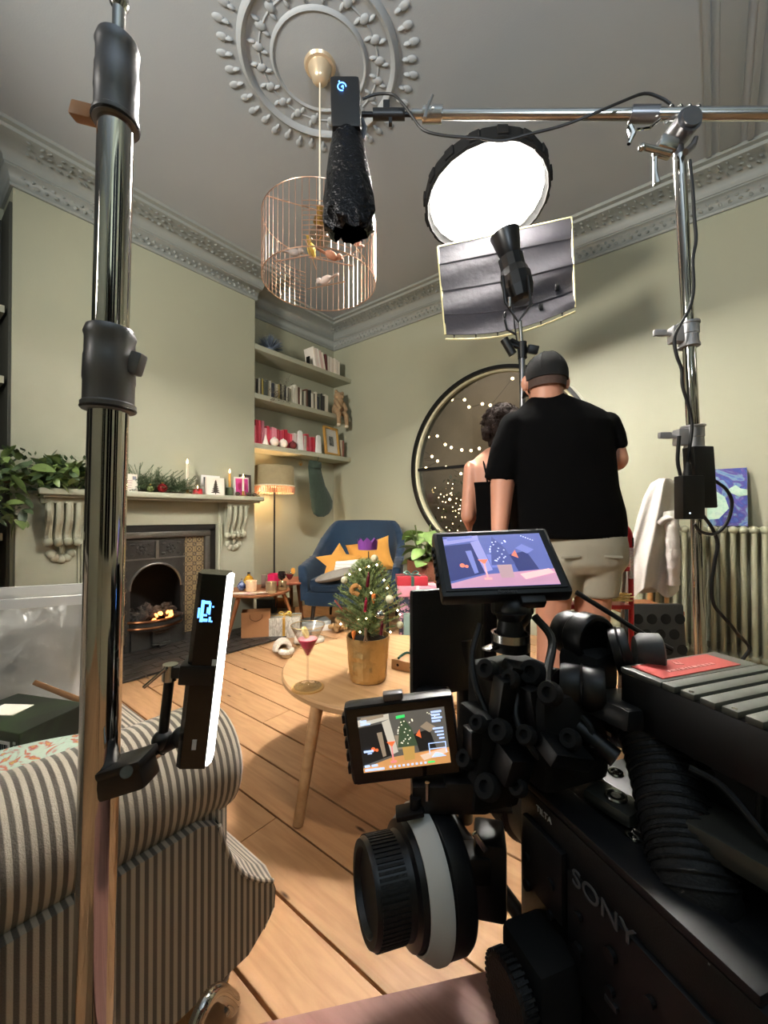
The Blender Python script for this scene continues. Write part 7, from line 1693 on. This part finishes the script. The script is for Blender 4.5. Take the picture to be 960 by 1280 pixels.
# ---- ribbed wireless unit / battery on the back of the rig
U0 = at(775, 834, .433)
un = thing('ribbed_battery_unit', 'black unit with ribbed cooling fins and red label mounted on the rear of the camera', 'battery unit', M=xf(U0, (0, 0, math.atan2(RR.y, RR.x))))
b = MB(un); b.box((.0735, -.13, -.030), (.147, .26, .052), bev=.004); b.build('case', BLACK, un)
FIN = mat('fin_grey', '#5c5e56', .45, .3, var=.1, scale=80)
b = MB(un); b.box((.0735, -.022, -.002), (.147, .044, .006), bev=.002); b.build('front_cover', FIN, un)
b = MB(un); b.box((.0735, -.0515, -.0015), (.147, .0125, .006), bev=.0015); fin = b.build('fin', FIN, un)
for k in range(1, 13): inst(fin, 'fin', un, Matrix.Translation((0, -.017 * k, 0)))
b = MB(un); b.box((.066, -.023, .0016), (.115, .034, .0008), (0, 0, 0)); lab = b.build('red_label', mat('red_label_print', '#b8443c', .4), un, smooth=False); lab['label'] = 'red printed label'
b = MB(un); rr = random.Random(8); x_ = .03
for k in range(11):
    w_ = rr.uniform(.003, .007); b.box((x_ + w_ / 2, -.029, .0022), (w_, .004, .0004)); x_ += w_ + .0015
b.prism([(.058, -.018), (.062, -.010), (.064, -.018), (.068, -.011), (.066, -.021)], .0020, .0024); b.build('lettering', mat('pink_lettering', '#d89a94', .5), un, smooth=False)
b = MB(un)
for k in range(6): b.cyl((.004, -.07 - .034 * k, -.004), (.004, -.07 - .034 * k, .002), .0022, seg=8)
tag(b.build('screw', STEEL, un), kind='stuff')
b = MB(un); b.box((.02, .0005, -.028), (.03, .003, .03), bev=.001); b.build('port_cover', DGREY, un)
b = MB(un); b.box((.075, -.15, -.10), (.10, .16, .10), bev=.008); b.build('battery_plate', BLACKM, un)
# tripod that carries the camera
tp_ = Vector((*rl(.075, -.08, 0).xy, 0)); tri = thing('tripod', 'black tripod under the camera rig, hidden behind it and table', 'tripod', tp_)
b = MB(); b.cyl(tp_ + ZV * .30, tp_ + ZV * (RO.z - .16), .03, seg=20); b.box(tp_ + ZV * (RO.z - .17), (.12, .12, .02), (0, 0, YAW)); b.build('column', BLACK, tri)
for k in range(3):
    a = k * 2 * PI / 3 + 1.9; b = MB(); b.cyl(tp_ + ZV * .42, tp_ + Vector((.20 * math.cos(a), .20 * math.sin(a), 0)), .014, .011, 12); b.build('leg', BLACK, tri)
# ------------------------------------------------------------------ people
SKIN = mat('fair_skin', '#c98f76', .5, var=.08, scale=8, sss=.06)
TEE = mat('black_tshirt', '#050506', .95, var=.2, scale=10, bump=.4, bscale=9, spec=.1)
SHORTS = mat('stone_shorts', '#aaa493', .8, var=.06, scale=12, bump=.35, bscale=16)
HAIRD = mat('dark_brown_hair', '#1c110c', .85, var=.4, scale=60, bump=.6, bscale=140, spec=.2)
def hand(b, wrist, dirn, palm_n, s=1.0, curl=.5, thumb_side=1):
    """palm with four fingers and a thumb; dirn points to the fingertips, palm_n out of the palm"""
    d = dirn.normalized(); n = (palm_n - d * palm_n.dot(d)).normalized(); sd = d.cross(n) * thumb_side
    b.cap(wrist, wrist + d * .05 * s, .026 * s, .030 * s); 
    for k in (-1, 0, 1): b.cap(wrist + d * .03 * s + sd * (.016 * k * s), wrist + d * .088 * s + sd * (.024 * k * s), .018 * s, .013 * s)
    for k, L in enumerate((.068, .078, .072, .056)):
        o = (k - 1.5) * -.021 * s; p0 = wrist + d * .088 * s + sd * o; d1 = (d + n * curl * .45).normalized(); p1 = p0 + d1 * L * .5 * s; d2 = (d + n * curl * 1.2).normalized(); p2 = p1 + d2 * L * .3 * s; d3 = (d + n * curl * 2.0).normalized(); p3 = p2 + d3 * L * .22 * s
        b.cap(p0, p1, .0095 * s, .0088 * s, 8); b.cap(p1, p2, .0088 * s, .008 * s, 8); b.cap(p2, p3, .008 * s, .007 * s, 8)
    t0 = wrist + d * .025 * s + sd * .024 * s; t1 = t0 + (d * .6 + sd * .8).normalized() * .04 * s; t2 = t1 + (d * .9 + sd * .35 + n * .3).normalized() * .032 * s; t3 = t2 + (d * 1.0 + n * .4).normalized() * .024 * s
    b.cap(t0, t1, .014 * s, .011 * s, 8); b.cap(t1, t2, .011 * s, .0095 * s, 8); b.cap(t2, t3, .0095 * s, .008 * s, 8)
def head(b, c, s, M):
    """skull, jaw, nose, brow, ears in the head's frame M (x right, y face, z up)"""
    def P(x, y, z): return c + M @ (Vector((x, y, z)) * s)
    def ell(p, r): b.ball((0, 0, 0), tuple(q * s for q in r), 24, 16, basis(P(*p), M.col[0], M.col[1], M.col[2]))
    ell((0, -.012, .035), (.078, .096, .092)); ell((0, .028, -.035), (.058, .066, .075)); ell((0, .06, -.078), (.032, .03, .025)); ell((0, .075, .045), (.05, .02, .018))
    b.cap(P(0, .088, .02), P(0, .108, -.015), .011 * s, .015 * s); ell((0, .092, -.052), (.026, .012, .009)); ell((0, .090, -.063), (.022, .012, .008))
    for k in (-1, 1): ell((k * .084, -.008, .000), (.016, .024, .034)); ell((k * .032, .080, .018), (.015, .012, .010)); ell((k * .045, .06, -.01), (.025, .02, .02))
def rings_obj(b, rings, cap=True): b.loft(rings, cap)
def ering(c, rx, ry, X, Y, n=24, p=1.0):
    R = []
    for j in range(n):
        a = 2 * PI * j / n; ca, sa_ = math.cos(a), math.sin(a)
        R.append(c + X * (rx * math.copysign(abs(ca) ** p, ca)) + Y * (ry * math.copysign(abs(sa_) ** p, sa_)))
    return R
# ---- the man in a black T-shirt, seen from behind
MD = 1.80
def Mn(px, py, d=MD): return at(px, py, d)
man = thing('person', 'big person in black cap, black T-shirt and pale shorts standing with back turned', 'person', Vector((*Mn(712, 900).xy, 0)))
head_c = Mn(681, 474); neck_b = Mn(683, 508, MD + .0); chest = Mn(694, 560); waist = Mn(706, 640); hip = Mn(716, 690)
LS, LE, LW = Mn(640, 535), Mn(628, 606, MD - .02), Mn(624, 668, MD - .10)
RS_, RE, RW = Mn(758, 536), Mn(769, 574, MD - .03), Mn(730, 585, MD + .26)
Hm = Matrix((RV, F0, ZV)).transposed() @ Matrix.Rotation(-.12, 3, 'Z')
b = MB(); head(b, head_c - ZV * .02, 1.03, Hm)
b.cap(neck_b - ZV * .03, head_c - ZV * .05 - F0 * .02, .074, .066)
b.loft([ering(neck_b + ZV * .01, .07, .06, RV, F0), ering(Mn(697, 532), .16, .10, RV, F0), ering(Mn(700, 560), .17, .12, RV, F0), ering(waist, .19, .14, RV, F0), ering(hip, .165, .135, RV, F0), ering(hip - ZV * .08, .15, .12, RV, F0)])
for S_, E_, W_ in ((LS, LE, LW), (RS_, RE, RW)): b.cap(S_, S_.lerp(E_, .6), .036, .046); b.cap(S_.lerp(E_, .6), E_, .050, .052); b.cap(E_, W_, .052, .033)
hand(b, LW, (LW - LE).normalized() * .8 - ZV * .4 + F0 * .1, RV, 1.0, .6, 1); hand(b, RW, (RW - RE).normalized(), ZV * .6 - RV * .5, 1.0, 1.0, -1)
ft = []
for px, dx in ((694, -.02), (737, .03)):
    hp_ = hip + RV * (-.085 if px < 712 else .085) - ZV * .06; kn = Vector((*(hip + RV * (-.09 if px < 712 else .085)).xy, .50)); an = Vector((*(hip + RV * (-.10 if px < 712 else .09) - F0 * .01).xy, .085))
    b.cap(hp_, kn, .088, .064); b.cap(kn, kn.lerp(an, .3) - F0 * .015, .066, .071); b.cap(kn.lerp(an, .3) - F0 * .015, an, .071, .042); b.cap(an, an + F0 * .04 - ZV * .045, .042, .04); b.cap(an + F0 * .03 - ZV * .05, an + F0 * .17 - ZV * .06, .04, .028)
    for k in range(5): b.cap(an + F0 * .17 - ZV * .062 + RV * (.018 * (k - 2)), an + F0 * (.20 - .006 * abs(k - 1)) - ZV * .066 + RV * (.02 * (k - 2)), .011, .010, 8)
    ft.append(an)
body_o = b.build('body', SKIN, man, remesh=.0085, sm=4)
for an in ft:
    b = MB(); c = an + F0 * .07; 
    outl_ = [(.044 * math.cos(t) * (1 if math.sin(t) > 0 else .85), .145 * math.sin(t)) for t in [2 * PI * k / 24 for k in range(24)]]
    b.prism(outl_, .0, .022, basis(Vector((c.x, c.y, 0)), RV, F0, ZV)); b.build('sandal', mat('tan_sandal', '#b08a58', .7, var=.1), man)
    b = MB(); b.torus(basis(Vector((an.x, an.y, .075)) + F0 * .01, RV, F0, ZV), .052, .009, 24, 8); b.torus(basis(Vector((an.x, an.y, .055)) + F0 * .13, RV, ZV, F0), .042, .010, 24, 8, PI); b.build('sandal_strap', mat('tan_sandal', '#b08a58', .7, var=.1), man)
# T-shirt
b = MB()
sh = [(684, 491, .045, .05), (686, 498, .085, .07), (694, 508, .150, .095), (699, 518, .200, .118), (700, 532, .225, .142), (700, 560, .222, .165), (704, 610, .222, .178), (708, 640, .238, .182), (709, 655, .242, .178), (709, 672, .243, .174)]
b.loft([ering(Mn(px, py), rx, ry, RV, F0, 32, .94) for px, py, rx, ry in sh])
for S_, E_, rr_ in ((Mn(640, 531), Mn(624.5, 602), (.052, .070, .068)), (Mn(758, 531), Mn(770, 564, MD - .01), (.052, .052, .040))):
    Dn = (E_ - S_).normalized(); X = Dn.cross(F0).normalized(); Y = Dn.cross(X)
    b.loft([ering(S_ - Dn * .01, rr_[0], .07, X, Y), ering(S_.lerp(E_, .45), rr_[1], .078, X, Y), ering(E_, rr_[2], .074, X, Y)])
    b.ball((0, 0, 0), (rr_[0] * .98, .068, .05), 20, 12, basis(S_ - Dn * .005, X, Y, Dn))
    b.cap(Mn(690, 512), S_ - Dn * .0, .045, .050)
tee = b.build('tshirt', TEE, man, remesh=.010, sm=5)
# creases of the back of the shirt: raised folds
# shorts
b = MB(); X, Y = RV, F0
b.loft([ering(Mn(718, 660), .195, .160, X, Y, 32, .92), ering(Mn(722, 680), .198, .172, X, Y, 32, .92), ering(Mn(723, 702), .196, .165, X, Y, 32, .92), ering(Mn(724, 714), .17, .13, X, Y, 32, .9)])
for s in (-1, 1):
    hp_ = hip + RV * (.088 * s) - ZV * .02; kn = Vector((*(hip + RV * (.090 * s)).xy, .685)); b.loft([ering(hp_, .108, .15, X, Y), ering(hp_.lerp(kn, .5), .102, .128, X, Y), ering(kn, .092, .110, X, Y)])
sho = b.build('shorts', SHORTS, man, remesh=.009, sm=3)
b = MB()
for s in (-1, 1): b.box(hip + RV * (.085 * s) - F0 * .164 - ZV * .005, (.075, .012, .010), (0, .05 * s, YAW), bev=.003)
b.build('pocket_flap', SHORTS, sho)
# cap, worn backwards-neutral: crown, band, brim to the front
b = MB(); cc = head_c - ZV * .005; rg = []
for k in range(9):
    t = k / 8 * PI / 2; rg.append(ering(cc + ZV * (.012 + .104 * math.sin(t)) - F0 * .012, .0885 * math.cos(t) + .001, .106 * math.cos(t) + .001, Hm.col[0], Hm.col[1], 32))
rg.insert(0, ering(cc - ZV * .012 - F0 * .012, .089, .107, Hm.col[0], Hm.col[1], 32)); b.loft(rg); cp = b.build('cap', mat('black_cap', '#0a0a0a', .9, var=.15, bump=.2, bscale=300), man)
b = MB(); b.surf(lambda u, v: cc + Hm @ Vector(((u - .5) * .15, .09 + .075 * v * math.sin(PI * (u * .8 + .1)) - 0 * v, .005 - .02 * v - .03 * abs(u - .5) ** 2 * 4)), 14, 6, thick=.005); b.build('cap_brim', mat('black_cap', '#0a0a0a', .9), cp)
b = MB()
for k in range(6): a = k * PI / 3; b.tube([cc - F0 * .012 + ZV * (.012 + .106 * math.sin(t)) + (Hm.col[0] * math.cos(a) * .090 + Hm.col[1] * math.sin(a) * .1075) * math.cos(t) for t in [i / 8 * PI / 2 for i in range(9)]], .0012, 5)
b.build('cap_seam', mat('black_cap', '#0a0a0a', .9), cp)
b = MB(); b.ball(cc + ZV * .118 - F0 * .012, (.009, .009, .005)); b.build('cap_button', mat('black_cap', '#0a0a0a', .9), cp)
b = MB(); b.loft([ering(cc - ZV * .012 - F0 * .014, .082, .098, Hm.col[0], Hm.col[1], 32), ering(cc - ZV * .045 - F0 * .018, .077, .088, Hm.col[0], Hm.col[1], 32)], cap=False); b.build('cropped_hair', mat('cropped_hair', '#4a3830', .8, var=.3, scale=80), man)
b = MB()
for k in (-1, 1): b.ball(cc + Hm @ Vector((k * .033, .0835, -.002)), (.008, .006, .007))
b.build('eye', mat('eye_white', '#e8e2dc', .2), man)
# ---- the woman half hidden behind him
WD = 2.24
def Wm(px, py, d=WD): return at(px, py, d)
wo = thing('person', 'person with dark curly hair and black strappy top, half hidden behind the big person', 'person', Vector((*Wm(622, 900).xy, 0)))
HW = Matrix((RV, F0, ZV)).transposed() @ Matrix.Rotation(-.35, 3, 'Z'); wh = Wm(628, 534)
whip = Wm(624, 700); b = MB(); head(b, wh - ZV * .01, .95, HW); b.cap(Wm(625, 566), wh - ZV * .05, .052, .05)
b.loft([ering(Wm(625, 560), .07, .06, RV, F0), ering(Wm(624, 572), .13, .085, RV, F0), ering(Wm(624, 584), .165, .10, RV, F0), ering(Wm(624, 610), .155, .105, RV, F0), ering(Wm(624, 645), .125, .09, RV, F0), ering(Wm(624, 680), .15, .11, RV, F0), ering(whip, .165, .125, RV, F0), ering(whip - ZV * .1, .14, .10, RV, F0)])
for s in (-1, 1):
    S_ = Wm(624, 586) + RV * .148 * s; E_ = Wm(624, 645) + RV * .175 * s - F0 * .02; W_ = Wm(624, 668) + RV * .10 * s + F0 * .18; b.cap(S_, E_, .046, .038); b.cap(E_, W_, .038, .026); hand(b, W_, (W_ - E_), -RV * s, .88, .8, s)
    hp_ = whip + RV * .08 * s - ZV * .06; kn = Vector((*(whip + RV * .085 * s).xy, .46)); an = Vector((*(whip + RV * .09 * s).xy, .08)); b.cap(hp_, kn, .085, .058); b.cap(kn, an, .056, .036); b.cap(an - ZV * .04, an + F0 * .14 - ZV * .052, .034, .024)
b.build('body', SKIN, wo, remesh=.0085, sm=4)
b = MB(); b.loft([ering(Wm(624, 604), .166, .115, RV, F0, 32), ering(Wm(624, 625), .150, .113, RV, F0, 32), ering(Wm(624, 648), .135, .10, RV, F0, 32), ering(Wm(624, 672), .155, .115, RV, F0, 32)]); b.build('strappy_top', TEE, wo)
b = MB()
for s in (-1, 1): b.tube(smooth_path([Wm(624, 606) + RV * .09 * s - F0 * .108, Wm(624, 590) + RV * .10 * s - F0 * .098, Wm(624, 574) + RV * .10 * s - F0 * .02, Wm(624, 600) + RV * .09 * s + F0 * .10], 5), .005, 6)
b.build('strap', TEE, wo)
b = MB(); b.loft([ering(Wm(624, 668), .160, .12, RV, F0, 32), ering(whip, .178, .138, RV, F0, 32), ering(whip - ZV * .06, .18, .135, RV, F0, 32)])
for s in (-1, 1): b.loft([ering(whip + RV * .085 * s - ZV * .03, .095, .12, RV, F0), ering(Vector((*(whip + RV * .09 * s).xy, .46)), .075, .08, RV, F0), ering(Vector((*(whip + RV * .092 * s).xy, .09)), .07, .075, RV, F0)])
b.build('trousers', TEE, wo, remesh=.010, sm=2)
for s in (-1, 1): b = MB(); c = Vector((*(whip + RV * .09 * s + F0 * .05).xy, .028)); b.ball((0, 0, 0), (.04, .125, .03), 16, 10, basis(c, RV, F0, ZV)); b.build('shoe', BLACK, wo)
b = MB(); rr = random.Random(3)
for k in range(120):
    v = Vector((rr.gauss(0, 1), rr.gauss(0, 1), rr.gauss(0, 1))).normalized()
    lv = HW.transposed() @ v
    if lv.y > .45 and lv.z < .5: continue
    c = wh + ZV * .012 - HW.col[1] * .018 + Vector((v.x * .090, v.y * .092, v.z * .090 - (.03 if v.z < 0 else 0))); b.ico(c, .022 + .010 * rr.random(), 1)
b.ball(wh + ZV * .015 - HW.col[1] * .02, (.093, .095, .093)) ; hr = b.build('curly_hair', HAIRD, wo, remesh=.006, sm=1)
b = MB(); 
for k in range(240):
    v = Vector((rr.gauss(0, 1), rr.gauss(0, 1), rr.gauss(0, 1))).normalized(); lv = HW.transposed() @ v
    if lv.y > .4 and lv.z < .5: continue
    c = wh + ZV * .012 - HW.col[1] * .018 + v * .110; s1 = v.orthogonal().normalized(); a = rr.random() * 6
    b.torus(basis(c, s1, v.cross(s1), v) @ Matrix.Rotation(a, 4, 'Z') @ Matrix.Rotation(rr.uniform(.4, 1.4), 4, 'X'), rr.uniform(.006, .012), .0012, 8, 4)
tag(b.build('curl', HAIRD, hr), kind='stuff')
b = MB()
for k in (-1, 1): b.ball(wh + HW @ Vector((k * .031, .081, .008)), (.008, .006, .007))
b.build('eye', mat('eye_white', '#e8e2dc', .2), wo)
# ---- other lights: the foil lamp's beam, an added unseen ceiling fill, a soft lamp behind us
lamp('foil_lamp_light', 'SPOT', BOOM_LAMP - ZV * 0.16, 16, (1.0, .80, .58), 0.04, Vector((CT.x, CT.y, 0)) - BOOM_LAMP + RV * -.2, math.radians(95), .8)
lamp('ceiling_fill', 'AREA', (0.9, -0.6, 1.9), 60, (.74, .87, 1.0), 0.5, (-0.2, 0.15, 1))  # unseen fill added to brighten the ceiling
lamp('soft_lamp_behind', 'SPOT', (-1.4, -1.6, 2.3), 430, (1.0, .95, .86), 0.3, Vector((-2.1, 3.6, 2.15)) - Vector((-1.4, -1.6, 2.3)), math.radians(88), .6)
for c, dv, r, lb in ((Vector((0.9, -0.6, 1.9)), Vector((-0.2, 0.15, 1)), .27, 'round black lamp head tipped up at the ceiling on a stand behind the camera rig'), (Vector((-1.4, -1.6, 2.3)), Vector((-0.7, 5.2, -0.15)), .34, 'large black lamp dish on a tall stand behind the striped armchair')):  # housings added for the ceiling fill and the lamp behind us, both unseen
    t = thing('unseen_lamp', lb, 'studio lamp', (c.x, c.y, 0)); dv = dv.normalized(); T, _ = frame_to(c, c + dv)
    b = MB(); b.lathe([(r, .0), (r + .01, -.01), (r * .5, -.16), (.05, -.2), (.0001, -.2)], T, 32, cap=False); b.build('dish', BLACKM, t)
    b = MB(); b.cyl((c.x, c.y, .02), c - dv * .2, .014, seg=12); b.build('pole', DGREY, t)
    for k in range(3):
        a = k * 2 * PI / 3; b = MB(); b.tube([Vector((c.x, c.y, .45)), Vector((c.x + .3 * math.cos(a), c.y + .3 * math.sin(a), .012))], .01, 8); b.build('leg', DGREY, t)
